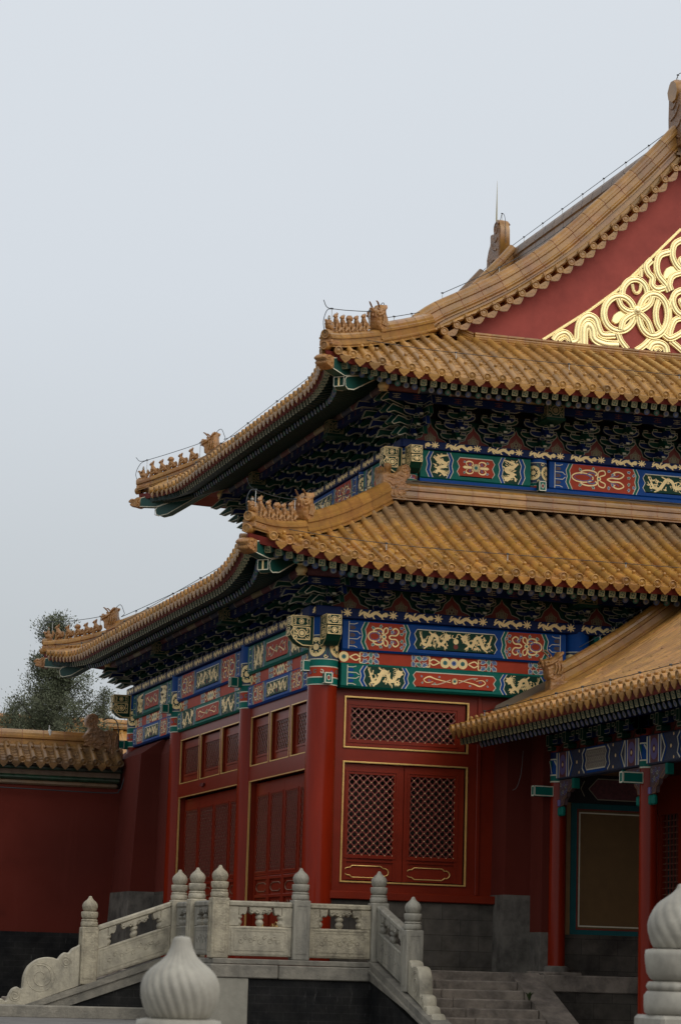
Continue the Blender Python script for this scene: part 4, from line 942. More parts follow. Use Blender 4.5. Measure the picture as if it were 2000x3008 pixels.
# --- corner timbers: diagonal brackets, gilt vase, two corner beams, glazed beast sleeve
def corner(cx, cy, sx, sy, ev, zb, tiers, stp, th, zp, up):
    k = math.sqrt(.5); out = np.array([sx*k, sy*k, 0]); sd = np.array([-sy*k, sx*k, 0])
    M = frame((cx, cy, zb), sd, out, (0, 0, 1))
    mb = MB()
    for i in range(tiers+1):
        z = .085+th*i; w1 = stp*(i+1)*1.414
        P = [(0, z), (w1+.04, z), (w1+.26, z-.075), (w1+.33, z-.06), (w1+.10, z+th*.7), (0, z+th*.7)]
        mb.prism(P, -.06, .06, 'green_shaded', ax=(1, 2, 0))
        for s in (-1, 1): mb.T = frame((s*.0605, 0, 0), (0, 1, 0), (0, 0, 1), (s, 0, 0)); outline(mb, P, .002, 'white_line', .013); mb.T = None
        for s in (-1, 1):       # arms turned along both faces
            a = np.array([[math.cos(s*.785), -math.sin(s*.785)], [math.sin(s*.785), math.cos(s*.785)]])
            q = [(w1*.6, z), (w1*.6+.3, z), (w1*.6+.42, z-.05), (w1*.6+.36, z+th*.62), (w1*.6-.1, z+th*.62)]
            mb.T = frame((0, 0, 0), (math.cos(s*.785), -math.sin(s*.785), 0), (math.sin(s*.785), math.cos(s*.785), 0), (0, 0, 1))
            mb.prism(q, -.032+s*.12, .032+s*.12, 'blue_dark' if i % 2 else 'green_dark', ax=(1, 2, 0))
            T0 = mb.T
            for f in (-1, 1): mb.T = T0 @ frame((s*.12+f*.033, 0, 0), (0, 1, 0), (0, 0, 1), (f, 0, 0)); outline(mb, q, .002, 'edge_line', .013)
            mb.T = None
    part('corner_bracket', mb, hall, M)
    t0 = stp*(tiers+1)*1.414+.12
    mb = MB(); zz = .085+th*(tiers+1)-.03
    mb.lathe([(.05, 0), (.075, .01), (.06, .03), (.085, .06), (.095, .1), (.07, .14), (.05, .16), (.085, .19), (.09, .215), (.06, .24)], 'gold', 16, (0, t0, zz)); part('gilt_vase', mb, hall, M)
    # corner beams follow the hip
    tip = -ev.tip*1.414; zt = float(ev.z(ev.tip, ev.b0(ev.tip)))-zb
    mb = MB(); zi = zz+.24
    P = [(.0, zi+.1), (0, zi+.3), (tip-.55, zt-.34), (tip-.5, zt-.40), (tip-.53, zt-.50), (tip-.60, zt-.53), (tip-.8, zt-.50), (t0+.1, zi+.02)]
    mb.prism(P, -.1, .1, 'green_shaded', ax=(1, 2, 0))
    for s in (-1, 1): mb.T = frame((s*.101, 0, 0), (0, 1, 0), (0, 0, 1), (s, 0, 0)); outline(mb, P, .002, 'white_line', .016); mb.T = None
    mb.T = frame((0, tip-.495, 0), (1, 0, 0), (0, 0, 1), (0, 1, 0)); outline(mb, [(-.09, zt-.5), (.09, zt-.5), (.09, zt-.35), (-.09, zt-.35)], .012, 'white_line', .014); mb.stroke([(0, zt-.5), (0, zt-.36)], .03, .014, 'gold'); mb.T = None
    part('corner_beam', mb, hall, M)
    mb = MB(); P = [(0, zi+.28), (0, zi+.5), (tip-.12, zt-.13), (tip-.10, zt-.30), (tip-.5, zt-.335)]
    mb.prism(P, -.095, .095, 'green_shaded', ax=(1, 2, 0))
    for s in (-1, 1): mb.T = frame((s*.096, 0, 0), (0, 1, 0), (0, 0, 1), (s, 0, 0)); outline(mb, P, .002, 'white_line', .014); mb.T = None
    part('corner_beam', mb, hall, M)
    # glazed beast head on the tip
    mb = MB(); P = [(tip-.13, zt-.31), (tip-.13, zt-.10), (tip-.02, zt-.09), (tip+.05, zt-.13), (tip+.12, zt-.11), (tip+.18, zt-.15), (tip+.19, zt-.20), (tip+.12, zt-.215), (tip+.16, zt-.25), (tip+.12, zt-.29), (tip+.03, zt-.31), (tip-.04, zt-.335)]
    mb.puffy(P, 0, .105, .025, 'carved_tile', ax=(1, 2, 0))
    for s in (-1, 1):
        mb.T = frame((s*.098, 0, 0), (0, 1, 0), (0, 0, 1), (s, 0, 0))
        mb.T = M0 = mb.T; mb.tube([(tip+.03, zt-.16, 0), (tip+.06, zt-.145, .012), (tip+.09, zt-.16, 0)], .014, 'carved_tile', 6)
        mb.tube(smooth_path([(tip-.08, zt-.14, 0), (tip-.03, zt-.2, .01), (tip-.06, zt-.26, .005), (tip-.0, zt-.29, 0)], 3), .016, 'carved_tile', 6); mb.T = None
    part('beast_sleeve', mb, hall, M)
corner(X0, Y0, -1, -1, loR, 5.46, 2, .155, .115, 0, 0)
corner(X0, Y4, -1, 1, loR, 5.46, 2, .155, .115, 0, 0)
corner(xu, yu, -1, -1, upR, 8.665, 3, .15, .15, 0, 1)
corner(xu, Y4-U0, -1, 1, upR, 8.665, 3, .15, .15, 0, 1)
GABK = ((15.385408867, .00173326436, .0000178587534), (12.924815437, .000185253673, -.00165806514))   # sketch units of the gable relief -> metres on the gable
# --- ridges and their beasts
def hipP(ev, a, dz=.03, far=False):
    p = ev.W(a, a, float(ev.z(a, a))+dz).ravel()
    return p
FARLO = lambda p: np.array([p[0], Y0+Y4-p[1], p[2]])
def figure_mesh(kind):
    """small glazed roof animal sitting and looking along +y, about 0.27 m tall"""
    mb = MB(); m = 'carved_tile'
    if kind == 'rider':
        mb.tube([(0, -.09, .03), (0, -.04, .08), (0, .03, .09), (0, .07, .14), (0, .1, .175)], [.03, .055, .055, .03, .022], m, 8)
        mb.tube([(0, .1, .175), (0, .14, .165)], [.022, .006], m, 6); mb.tube([(0, -.08, .05), (0, -.13, .14), (0, -.11, .2)], [.03, .035, .012], m, 6)
        mb.tube([(0, 0, .12), (0, 0, .2)], [.045, .03], m, 8); mb.lathe([(.001, 0), (.022, .012), (.026, .03), (.018, .05), (.001, .058)], 'marble_smooth', 8, (0, 0, .2)); mb.tube([(0, 0, .255), (0, 0, .275)], [.02, .008], 'carved_dark', 6)
        for s in (-1, 1): mb.tube([(s*.035, 0, .18), (s*.05, .03, .13), (s*.02, .07, .13)], .014, m, 6)
        mb.box(-.05, .05, -.1, .09, -.01, .03, m, .01); return mb
    tall = {'dragon': 1.12, 'lion': .95, 'horse': 1.0, 'hound': .92}[kind]
    body = smooth_path([(0, -.075, .05), (0, -.055, .10), (0, .0, .135*tall), (0, .03, .18*tall), (0, .035, .215*tall)], 4)
    mb.tube(body, np.interp(np.linspace(0, 1, len(body)), [0, .3, .6, .85, 1], [.04, .055, .048, .036, .03]), m, 10)
    mb.tube([(0, .02, .225*tall), (0, .055, .235*tall), (0, .1, .215*tall)], [.034, .036, .018], m, 8)
    for s in (-1, 1):
        mb.tube([(s*.028, .035, .14*tall), (s*.03, .055, .07), (s*.03, .06, .0)], [.026, .017, .02], m, 6)
        mb.tube([(s*.045, -.06, .07), (s*.055, -.01, .05), (s*.05, .02, .0)], [.035, .03, .02], m, 6)
        mb.tube([(s*.02, .02, .25*tall), (s*.028, .008, .285*tall)], [.012, .004], m, 5)
    if kind == 'lion': mb.lathe([(.03, -.05), (.055, -.02), (.058, .02), (.035, .05)], m, 10, (0, .02, .225*tall), mod=lambda r0, z, a: r0*(1+.12*np.cos(5*a)))
    else: mb.tube([(0, .02, .25*tall), (0, .0, .3*tall)], [.02, .004], m, 6)
    mb.tube(smooth_path([(0, -.09, .05), (0, -.125, .1), (0, -.1, .16), (0, -.08, .14)], 3), [.02]*3+[.018]*3+[.012]*3+[.006], m, 6)
    mb.box(-.05, .05, -.11, .085, -.03, .012, m, .008)
    return mb
FIG = {k: figure_mesh(k).mesh('ridge_figure') for k in ('rider', 'dragon', 'lion', 'horse', 'hound')}
def horned_beast_mesh():
    mb = MB(); m = 'carved_tile'
    K_ = frame((0, 0, 0), (1.25, 0, 0), (0, 1.32, 0), (0, 0, 1.3)); mb.T = K_
    P = [(.13, -.03), (.14, .06), (.175, .13), (.18, .175), (.145, .205), (.09, .2), (.06, .235), (.0, .25), (-.01, .3), (-.07, .305), (-.085, .1), (-.115, .03), (-.12, -.05), (-.06, -.085), (.06, -.07)]
    mb.puffy(P, 0, .085, .03, m, ax=(1, 2, 0))
    for s in (-1, 1):
        mb.tube(smooth_path([(s*.045, .09, .21), (s*.05, .07, .235), (s*.055, .1, .27), (s*.055, .135, .30), (s*.05, .16, .305)], 3), [.017]*3+[.012]*6+[.009]*3+[.004], 'copper', 6)
        mb.tube([(s*.085, .12, .17), (s*.092, .1, .16)], .02, m, 6); mb.tube(smooth_path([(s*.08, .15, .12), (s*.095, .07, .15), (s*.08, .0, .2)], 3), .018, m, 6)
        for q in range(3): mb.tube(smooth_path([(s*.08, .03-.04*q, .16), (s*.095, .02-.04*q, .09), (s*.085, .04-.04*q, .02)], 3), .017, m, 6)
        mb.tube([(s*.05, .19, .17), (s*.05, .165, .10)], .016, m, 5)
    mb.tube([(0, .175, .19), (0, .2, .185)], .03, m, 6)
    for s in (-1, 1):
        mb.tube([(s*.03, .19, .13), (s*.03, .205, .10)], .012, m, 5); mb.tube(smooth_path([(s*.06, .02, .2), (s*.09, -.03, .25), (s*.07, -.07, .29)], 3), .02, m, 6)
    mb.T = None
    return mb
BEAST = horned_beast_mesh().mesh('horned_beast')
def hip_set(ev, roof, a_tip, a_beast, a_end, figs, kinds, far, h1=.25, h2=.36):
    G = FARLO if far else (lambda p: p)
    mb = MB()
    al = np.linspace(a_tip, a_beast-.02, 14); ridge(mb, [G(hipP(ev, a, .02)) for a in al], h1, 'ridge_tile')
    al2 = np.linspace(a_beast-.02, a_end, 16); ridge(mb, [G(hipP(ev, a, .02)) for a in al2], h2, 'ridge_tile')
    p = G(hipP(ev, a_tip, .02)); q = G(hipP(ev, a_tip+.3, .02)); dv = (p-q)*np.array([1, 1, .3]); dv /= np.linalg.norm(dv)
    round_end(mb, p+np.array([0, 0, h1*.86])+dv*.03, dv, 'ridge_tile', .078); round_end(mb, G(hipP(ev, ev.tip+.02, .045))+dv*.06, dv, 'ridge_tile', .07)
    sd = np.cross(dv, (0, 0, 1)); mb.T = frame(p+dv*-.13, sd, dv, (0, 0, 1)); mb.box(-.115, .115, -.18, .15, .045, .13, 'carved_tile', .012); mb.T = None
    part('hip_ridge', mb, roof)
    for a, k in zip(figs, kinds):
        p = G(hipP(ev, a, .02)); e = G(hipP(ev, a-.1, .02)); y = (e-p)*np.array([1, 1, 0]); y /= np.linalg.norm(y); x = np.cross(y, (0, 0, 1))
        part('ridge_figure', FIG[k], roof, frame(p+np.array([0, 0, h1+.005]), x, y, (0, 0, 1)))
    p = G(hipP(ev, a_beast, .02)); y = G(hipP(ev, a_beast-.1, 0))-p; y[2] = 0; y /= np.linalg.norm(y); x = np.cross(y, (0, 0, 1))
    part('horned_beast', BEAST, roof, frame(p+np.array([0, 0, h1+.04]), x, y, (0, 0, 1)))
KIN = ['rider', 'dragon', 'horse', 'lion', 'hound', 'horse']
loF = [-1.657, -1.467, -1.287, -1.12, -.96, -.80]; upF = [-2.05, -1.87, -1.71, -1.56, -1.38, -1.20]
for far in (0, 1):
    hip_set(loR, lower_roof, -1.70, -.52, 1.45, loF, KIN, far)
    S0 = FARLO
    hip_set(upR, upper_roof, -2.10, -.86, .52, upF, KIN, far)
# ridge round the foot of the upper storey
mb = MB(); zb = 7.54
ridge(mb, [(X0+1.47, Y0+1.45, zb), (XR-1.45, Y0+1.45, zb)], .30, 'ridge_tile', seg=.47); ridge(mb, [(X0+1.45, Y0+1.47, zb), (X0+1.45, Y4-1.45, zb)], .30, 'ridge_tile', seg=.47)
mb.add([(X0+1.4, Y0+1.44, zb+.285), (XR-1.5, Y0+1.44, zb+.285), (XR-1.5, yu-.15, zb+.435), (X0+1.4, yu-.15, zb+.435)], [(0, 1, 2, 3)], 'flashing')
mb.add([(X0+1.44, Y0+1.4, zb+.28), (X0+1.44, Y4-1.5, zb+.28), (xu-.15, Y4-1.5, zb+.43), (xu-.15, Y0+1.4, zb+.43)], [(0, 1, 2, 3)], 'flashing')
part('base_ridge', mb, lower_roof)
def dragon_mouth(M, flip):
    """dragon head swallowing the ridge, curled tail above; local u along the ridge towards the mouth, v up"""
    Z = [(205, 480), (330, 465), (480, 480), (560, 505), (610, 420), (690, 400), (705, 310), (750, 245), (850, 212), (960, 250), (1018, 345), (1000, 480), (930, 590), (885, 680), (930, 740), (1000, 745), (1048, 800), (1040, 880), (985, 930), (925, 945), (915, 1040), (940, 1180), (860, 1195), (760, 1150), (640, 1175), (480, 1150), (360, 1110), (330, 1000), (250, 850), (220, 720)]
    P = [((x-640)/1620, (1190-y)/1620) for x, y in Z]
    mb = MB(); m = 'carved_tile'; mb.puffy(P, 0, .11, .022, m, ax=(0, 1, 2))
    for s in (1, -1):
        mb.T = frame((0, 0, s*.105), (1, 0, 0), (0, 1, 0), (0, 0, s))
        c = lambda x, y: ((x-640)/1620, (1190-y)/1620)
        sp = spiral(*c(855, 350), .085, 1.6, -1.2, 1, 26); mb.tube([(a, b, .004) for a, b in sp], .014, m, 6)
        for L in ([(980, 400), (960, 520), (890, 620), (850, 700)], [(300, 700), (420, 720), (520, 790), (600, 770), (800, 760), (900, 800)], [(560, 850), (640, 880), (690, 820), (640, 770)], [(560, 930), (580, 1040), (640, 1130), (760, 1140)], [(660, 920), (700, 1030), (800, 1120), (900, 1150)], [(760, 950), (900, 920), (1020, 890)], [(330, 860), (420, 940), (440, 1060), (560, 1110)], [(380, 560), (520, 600), (640, 600), (760, 640)], [(640, 480), (760, 540), (860, 560)], [(800, 980), (860, 1010), (900, 980)]):
            p = smooth_path([(*c(x, y), .0) for x, y in L], 4); mb.tube(p, taper(len(p), .012, .02, .008), m, 6)
        mb.lathe([(.03, -.005), (.026, .015), (.012, .028), (.001, .03)], 'ridge_brown', 8, (*c(610, 840), 0)); mb.T = None
    x, y = -.145, (1190-470)/1620
    mb.lathe([(.045, 0), (.042, .05), (.055, .1), (.065, .15)], m, 12, (0, 0, 0), mod=None) if False else None
    mb.T = frame((x, y, 0), (0, 0, 1), (1, 0, 0), (0, 1, 0)); mb.lathe([(.042, -.01), (.04, .06), (.05, .065), (.062, .155), (.05, .165)], m, 12, mod=lambda r0, z, a: r0*(1+.07*np.cos(8*a))); mb.T = None
    part('dragon_finial', mb, lower_roof, M)
bx = X0+1.45; by = Y0+1.45
dragon_mouth(frame((bx+.12, by, zb), (1, 0, 0), (0, 0, 1), (0, -1, 0)), 0)
dragon_mouth(frame((bx, by+.18, zb), (0, 1, 0), (0, 0, 1), (1, 0, 0)), 0)

# --- gable
VG = [(13.36, 10.72), (13.68, 10.96), (14.38, 11.34), (15.07, 11.755), (15.91, 12.39), (16.77, 13.22), (17.34, 13.79), (17.93, 14.43), (18.25, 14.80)]
for far in (0, 1):
    yv = yu+.60
    pts = [(x, yv, z) for x, z in smooth_path(VG, 5)]
    full = pts+[(2*XC-x, y, z) for x, y, z in pts[-2::-1]]
    mb = MB()
    for half in (pts, [(2*XC-x, y, z) for x, y, z in pts]):
        mb = MB(); ridge(mb, [FARLO(p) if far else p for p in half], .36, 'ridge_tile', seg=.42)
        part('verge_ridge', mb, upper_roof)
    if far: continue
    CAPS = [(13.615, 10.697), (13.84, 10.83), (14.065, 10.958), (14.326, 11.093), (14.555, 11.225), (14.796, 11.372), (15.021, 11.518), (15.269, 11.694), (15.493, 11.855), (15.718, 12.016), (15.929, 12.177), (16.136, 12.335), (16.34, 12.512), (16.54, 12.70), (16.754, 12.891), (16.941, 13.079), (17.134, 13.275), (17.316, 13.48), (17.504, 13.68), (17.694, 13.896), (17.898, 14.127), (18.09, 14.35)]
    mb = MB(); mg = 'ridge_tile'
    for sx in (1, -1):
        C = [(x if sx > 0 else 2*XC-x, z) for x, z in CAPS]
        for i, (x, z) in enumerate(C):
            mb.T = frame((x, yu+.27, z), (1, 0, 0), (0, 0, 1), (0, -1, 0)); R = .066
            mb.lathe([(R*.92, -.34), (R*.95, -.1), (R*1.06, -.09), (R*1.06, .018), (R, .024), (R*.76, .024), (R*.7, .012), (R*.5, .012), (R*.4, .02), (R*.2, .014), (.001, .018)], mg, 14, cap=False)
            mb.T = frame((x-.02*sx, yu+.38, z+R), (1, 0, 0), (0, 1, 0), (0, 0, 1)); mb.lathe([(.03, -.01), (.03, .025), (.02, .05), (.001, .058)], mg, 8, cap=False); mb.T = None
            if i+1 < len(C):
                x2, z2 = C[i+1]; tx = np.array([x2-x, 0, z2-z]); ln = np.linalg.norm(tx); tx /= ln; dn = np.cross(tx, (0, 1, 0)); dn *= -np.sign(dn[2])
                mb.T = frame(np.array([(x+x2)/2, yu+.285, (z+z2)/2])+dn*.035, tx, dn, (0, -1, 0)); W_ = ln*.5
                L1 = [(-W_, -.03), (-W_*.98, .02), (-W_*.8, .055), (-W_*.5, .085), (-W_*.2, .105), (0, .112)]
                mb.prism(L1+[(-a, b) for a, b in L1[-2::-1]]+[(W_*.4, .0), (-W_*.4, .0)], 0, .016, mg); mb.stroke([(a*.8, .012+b*.78) for a, b in L1]+[(-a*.8, .012+b*.78) for a, b in L1[-2::-1]], .012, .02, mg)
                mb.stroke([(-W_*.4, .05), (-W_*.1, .03), (W_*.1, .065), (W_*.4, .05)], .014, .021, mg); mb.T = None
        top = [(x+.0, z+.12) for x, z in C]; bot = [(x+.03*sx, z-.03) for x, z in C]
        mb.grid([[(x, yu+.52, z+.36), (x, yu+.50, z+.16), (x, yu+.53, z+.09), (x, yu+.56, z-.06)] for x, z in C], mg, False)
    part('verge_tiles', mb, upper_roof)
    mb = MB(); gy = yu+.53
    C = [(x, z+.05) for x, z in CAPS]; base = 10.4
    P = [(13.55, base)]+[(13.5, 10.7)]+C+[(XC, C[-1][1]+.3)]+[(2*XC-x, z) for x, z in C[::-1]]+[(2*XC-13.55, base)]
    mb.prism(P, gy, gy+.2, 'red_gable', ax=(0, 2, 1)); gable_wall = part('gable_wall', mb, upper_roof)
    mb = MB(); mb.T = frame((0, 0, 0), (1, 0, 0), (0, 1, 0), (0, 0, 1))
    ridge(mb, [(14.18, yu+.34, 10.52), (2*XC-14.18, yu+.34, 10.52)], .22, 'ridge_tile', prof=BOJI, seg=.30, tilt=1); ridge(mb, [(13.86, yu+.52, 10.70), (14.19, yu+.35, 10.53)], .2, 'ridge_tile', prof=BOJI, seg=.4, tilt=1)
    part('gable_foot_ridge', mb, upper_roof)
    # gilt ribbon-and-coin relief
    mb = MB(); K = GABK; o_ = frame((0, gy-.004, 0), (1, 0, 0), (0, 0, 1), (0, -1, 0)); mb.T = o_
    g2 = lambda zx, zy: (K[0][0]+K[0][1]*zx+K[0][2]*zy, K[1][0]+K[1][1]*zx+K[1][2]*zy)
    def rib(pts, wd, lift=.0, closed=False, smooth=4, thick=.036, w_end=None):
        p = np.asarray(pts, float)
        if smooth: p = smooth_path(p if not closed else np.vstack([p, p[:1]]), smooth)
        q = np.array([g2(*a) for a in p]); wd_ = wd/3.733/185*1.38
        T = np.gradient(q, axis=0); T /= np.linalg.norm(T, axis=1)[:, None]+1e-9; N = np.stack([-T[:, 1], T[:, 0]], 1)
        pr = [(-.5, 0), (-.48, .8), (-.40, 1), (-.30, .95), (-.26, .62), (-.22, .92), (0, 1.12), (.22, .92), (.26, .62), (.30, .95), (.40, 1), (.48, .8), (.5, 0)]
        V = np.array([[(*(q[i]+N[i]*a*wd_), lift+b*thick) for a, b in pr] for i in range(len(q))])
        if len(pts) and closed: V[-1] = V[0]
        mb.grid(V, 'gold_bright', True)
    def ringp(cx, cy, rx, ry, n=16): return [(cx+rx*math.cos(6.2832*k/n), cy+ry*math.sin(6.2832*k/n)) for k in range(n)]
    def flat(pts, lift=.0, th=.022):
        q = [g2(*a) for a in smooth_path(np.vstack([pts, pts[:1]]), 3)[:-1]]; mb.puffy(q, lift, th, .02, 'gold_bright')
    rib([(60, 1292), (560, 978), (870, 752), (1240, 400), (1575, 75)], 26, smooth=0, thick=.025)
    rib(ringp(885, 1012, 168, 190), 68, .005, True); rib(ringp(1262, 1030, 160, 230), 68, .012, True); rib(arc(1058, 800, 140, 165, 175, 365, 10), 64, .002)
    rib([(870, 850), (910, 940), (990, 990), (1075, 985)], 58, .022); rib([(1250, 830), (1220, 910), (1150, 965), (1085, 985)], 58, .022); rib([(900, 1190), (930, 1090), (1010, 1030), (1070, 1000)], 58, .022); rib([(1245, 1230), (1200, 1110), (1140, 1040), (1085, 1000)], 58, .022)
    rib([(1330, 850), (1290, 980), (1300, 1110), (1345, 1200)], 62, .002); rib([(870, 1215), (905, 1310), (975, 1400)], 60, .0); rib([(1235, 1285), (1160, 1360), (1070, 1420)], 62, .0)
    rib([(1030, 690), (1045, 760), (1080, 790), (1115, 760), (1125, 690)], 30, 0)
    flat([(800, 1095), (830, 1020), (930, 965), (1000, 1000), (960, 1050), (860, 1130)], .005)
    q = g2(1080, 982); mb.lathe([(.085, 0), (.085, .045), (.07, .06), (.052, .05), (.046, .066), (.001, .07)], 'gold_bright', 20, (*q, .01), cap=False)
    rib([(175, 1300), (215, 1245), (290, 1215), (345, 1250), (370, 1310)], 62, .0); rib([(230, 1310), (290, 1275), (330, 1310)], 34, .004)
    rib([(370, 1322), (430, 1300), (440, 1180), (470, 1090), (550, 1035), (630, 1075), (665, 1180), (710, 1245), (840, 1245)], 72, .0)
    rib([(500, 1340), (505, 1180), (555, 1125), (600, 1190), (620, 1290), (740, 1345), (880, 1355)], 84, .004)
    rib([(1450, 330), (1340, 370), (1300, 470), (1320, 590), (1400, 690), (1440, 770)], 66, .004); rib([(1600, 190), (1500, 250), (1475, 370), (1520, 480), (1600, 560)], 64, .008); rib([(1600, 560), (1480, 600), (1440, 690), (1460, 760)], 60, .012)
    rib([(1620, 745), (1510, 790), (1475, 880), (1520, 990), (1620, 1060)], 66, .010); rib([(1500, 790), (1440, 920), (1440, 1100), (1380, 1230)], 50, .006)
    rib([(1600, 1060), (1500, 1090), (1450, 1200), (1440, 1260)], 62, .004); rib([(1375, 1245), (1440, 1290), (1540, 1250), (1640, 1180)], 62, .01); rib([(1620, 400), (1560, 420), (1600, 520)], 50, .004); rib([(1640, 880), (1560, 870), (1600, 960)], 50, .004)
    flat([(1370, 600), (1400, 520), (1480, 485), (1560, 540), (1480, 590), (1400, 640)], .004)
    rib([(1245, 420), (1185, 490), (1210, 570), (1255, 620), (1250, 700), (1310, 745), (1400, 720)], 66, .0)
    rib([(1215, 1410), (1250, 1350), (1320, 1335), (1390, 1370), (1410, 1440)], 72, .0); rib([(1270, 1420), (1310, 1395), (1350, 1425)], 36, .004); rib([(1450, 1310), (1520, 1370), (1600, 1440)], 62, .0); rib([(900, 760), (960, 690), (1060, 610), (1120, 540)], 26, .0); rib([(1130, 520), (1125, 610)], 40, .0, smooth=0)
    mb.T = None; part('gilt_ribbon_relief', mb, gable_wall)
# --- main ridge and its end dragons
mb = MB(); zr = 14.45
ridge(mb, [(XC, 39.9, zr), (XC, 49.5, zr)], .55, 'ridge_brown', seg=.5, wscale=1.1); part('main_ridge', mb, upper_roof)
def end_dragon(y, s):
    """s=+1: outside towards +Y"""
    P = [(.02, .0), (.0, .55), (.02, .95), (.09, 1.1), (.2, 1.17), (.32, 1.12), (.38, .98), (.36, .88), (.43, .93), (.52, .95), (.58, .9), (.57, .72), (.68, .62), (.77, .45), (.8, .15), (.82, 0), (.7, -.1), (.1, -.1)]
    mb = MB(); M = frame((XC, y, 14.68), (0, s, 0), (0, 0, 1), (1, 0, 0))
    mb.puffy(P, 0, .13, .035, 'carved_dark')
    mb.puffy([(-.012, .35), (-.012, .95), (.07, 1.13), (.2, 1.19), (.3, 1.16), (.22, 1.12), (.1, 1.05), (.03, .9), (.03, .35)], 0, .105, .006, 'ridge_tile')
    mb.puffy([(-.2, .06), (-.22, .2), (-.1, .3), (.05, .32), (.1, .0), (-.1, -.02)], 0, .12, .03, 'carved_tile')
    for q in (1, -1):
        mb.T = frame((0, 0, q*.125), (1, 0, 0), (0, 1, 0), (0, 0, q))
        mb.tube([(a, b, .0) for a, b in spiral(.2, .98, .15, 1.5, 2.6, -1, 24)], .02, 'carved_dark', 6)
        for L in ([(.1, .2), (.25, .32), (.45, .3), (.6, .4)], [(.15, .5), (.35, .55), (.5, .7)], [(.65, .1), (.6, .25), (.7, .4)], [(.1, .75), (.25, .7), (.4, .8)], [(.2, .05), (.4, .12), (.55, .05)]): mb.tube(smooth_path([(a, b, 0) for a, b in L], 4), .026, 'carved_dark', 6)
        mb.T = None
    return part('ridge_dragon', mb, upper_roof, M)
far_dragon = end_dragon(49.08, 1); near_dragon = end_dragon(40.35, -1)
mb = MB(); mb.T = frame((XC, 40.35, 14.68), (0, -1, 0), (0, 0, 1), (1, 0, 0)); mb.puffy([(.12, 1.19), (.03, 1.05), (.08, .88), (.25, .78), (.42, .8), (.5, .95), (.46, 1.12), (.33, 1.23), (.2, 1.24)], 0, .165, .03, 'ridge_tile'); mb.T = None; part('tail_curl', mb, upper_roof)
mb = MB(); mb.tube([(XC, 49.62, 15.4), (XC, 49.62, 16.1), (XC, 49.62, 16.85)], [.02, .016, .002], 'rod', 6); part('lightning_rod', mb, upper_roof)
mb = MB(); ridge(mb, [(XC-.12, 49.6, 14.6), (XC-.6, 49.6, 14.05), (XC-1.2, 49.55, 13.3)], .34, 'ridge_brown'); part('verge_ridge', mb, upper_roof)

# --- lightning cables clipped along the ridges
def cable(roof, pts, posts, r0=.0065, name='lightning_cable'):
    mb = MB(); mb.tube(pts, r0, 'wire', 5)
    for p, h in posts: mb.tube([p, (p[0], p[1], p[2]-h)], .006, 'wire_white', 4); mb.tube([(p[0]-.02, p[1], p[2]+.005), (p[0]+.02, p[1], p[2]+.005)], .014, 'wire', 4)
    part(name, mb, roof)
def hz(ev, a, dz, far=False):
    p = hipP(ev, a, dz); return FARLO(p) if far else p
for ev, roof, tipa, bea, enda in ((loR, lower_roof, -1.74, -.52, 1.1), (upR, upper_roof, -2.14, -.86, .2)):
    for far in (0, 1):
        fs = lambda a, h: hz(ev, a, h, far)
        L = [fs(tipa, .25), fs(tipa-.04, .45), fs(tipa+.03, .62), fs(tipa+.15, .66), fs(tipa+.5, .64), fs(bea-.22, .60), fs(bea-.02, .64), fs(bea+.12, .72), fs(bea+.2, .5), fs(bea+.25, .46), fs(enda, .45)]
        cable(roof, smooth_path(L, 4), [(fs(tipa+.15, .66), .42), (fs(bea-.22, .60), .36), (fs(bea+.4, .455), .08), (fs(enda-.2, .45), .08)])
        cable(roof, smooth_path([fs(tipa-.05, .80), fs(tipa+.03, .68), fs(tipa+.2, .66)], 4), [])
vg = [(x, yu+.6, z+.50) for x, z in smooth_path(VG[1:], 2)]
cable(upper_roof, vg, [(p, .1) for p in vg[::3]])
rg = [(XC, y, zr+.67) for y in np.linspace(40.4, 49.0, 9)]; cable(upper_roof, rg, [(p, .12) for p in rg])
cable(upper_roof, smooth_path([(XC, 49.02, 15.28), (XC, 49.08, 15.83), (XC, 49.28, 16.01), (XC, 49.44, 15.78), (XC, 49.54, 15.63), (XC, 49.64, 15.78), (XC, 49.72, 15.58)], 4), [((XC, 49.28, 16.01), .16)])
cable(upper_roof, smooth_path([(XC, 49.95, 15.05), (XC-.5, 49.9, 14.6), (XC-1.3, 49.7, 13.8)], 4), []); cable(upper_roof, smooth_path([(XC, 40.45, 15.18), (XC, 40.38, 15.73), (XC, 40.2, 16.06), (XC, 39.9, 15.96), (XC, 39.7, 15.58)], 4), [((XC, 40.2, 16.06), .16)])
for ev, roof, a0, a1, sd in ((loR, lower_roof, -1.3, 8, 0), (upR, upper_roof, -1.6, 6.5, 0), (loL, lower_roof, -1.2, 15.2, 1), (upL, upper_roof, -1.5, 11.6, 1)):
    aa = np.arange(a0, a1, .5); L = [ev.P(a, float(ev.b0(a))+(.58 if not sd else .12), .16 if not sd else .2).ravel() for a in aa]
    cable(roof, L, [(p, .1) for p in L[::4]], .0055)

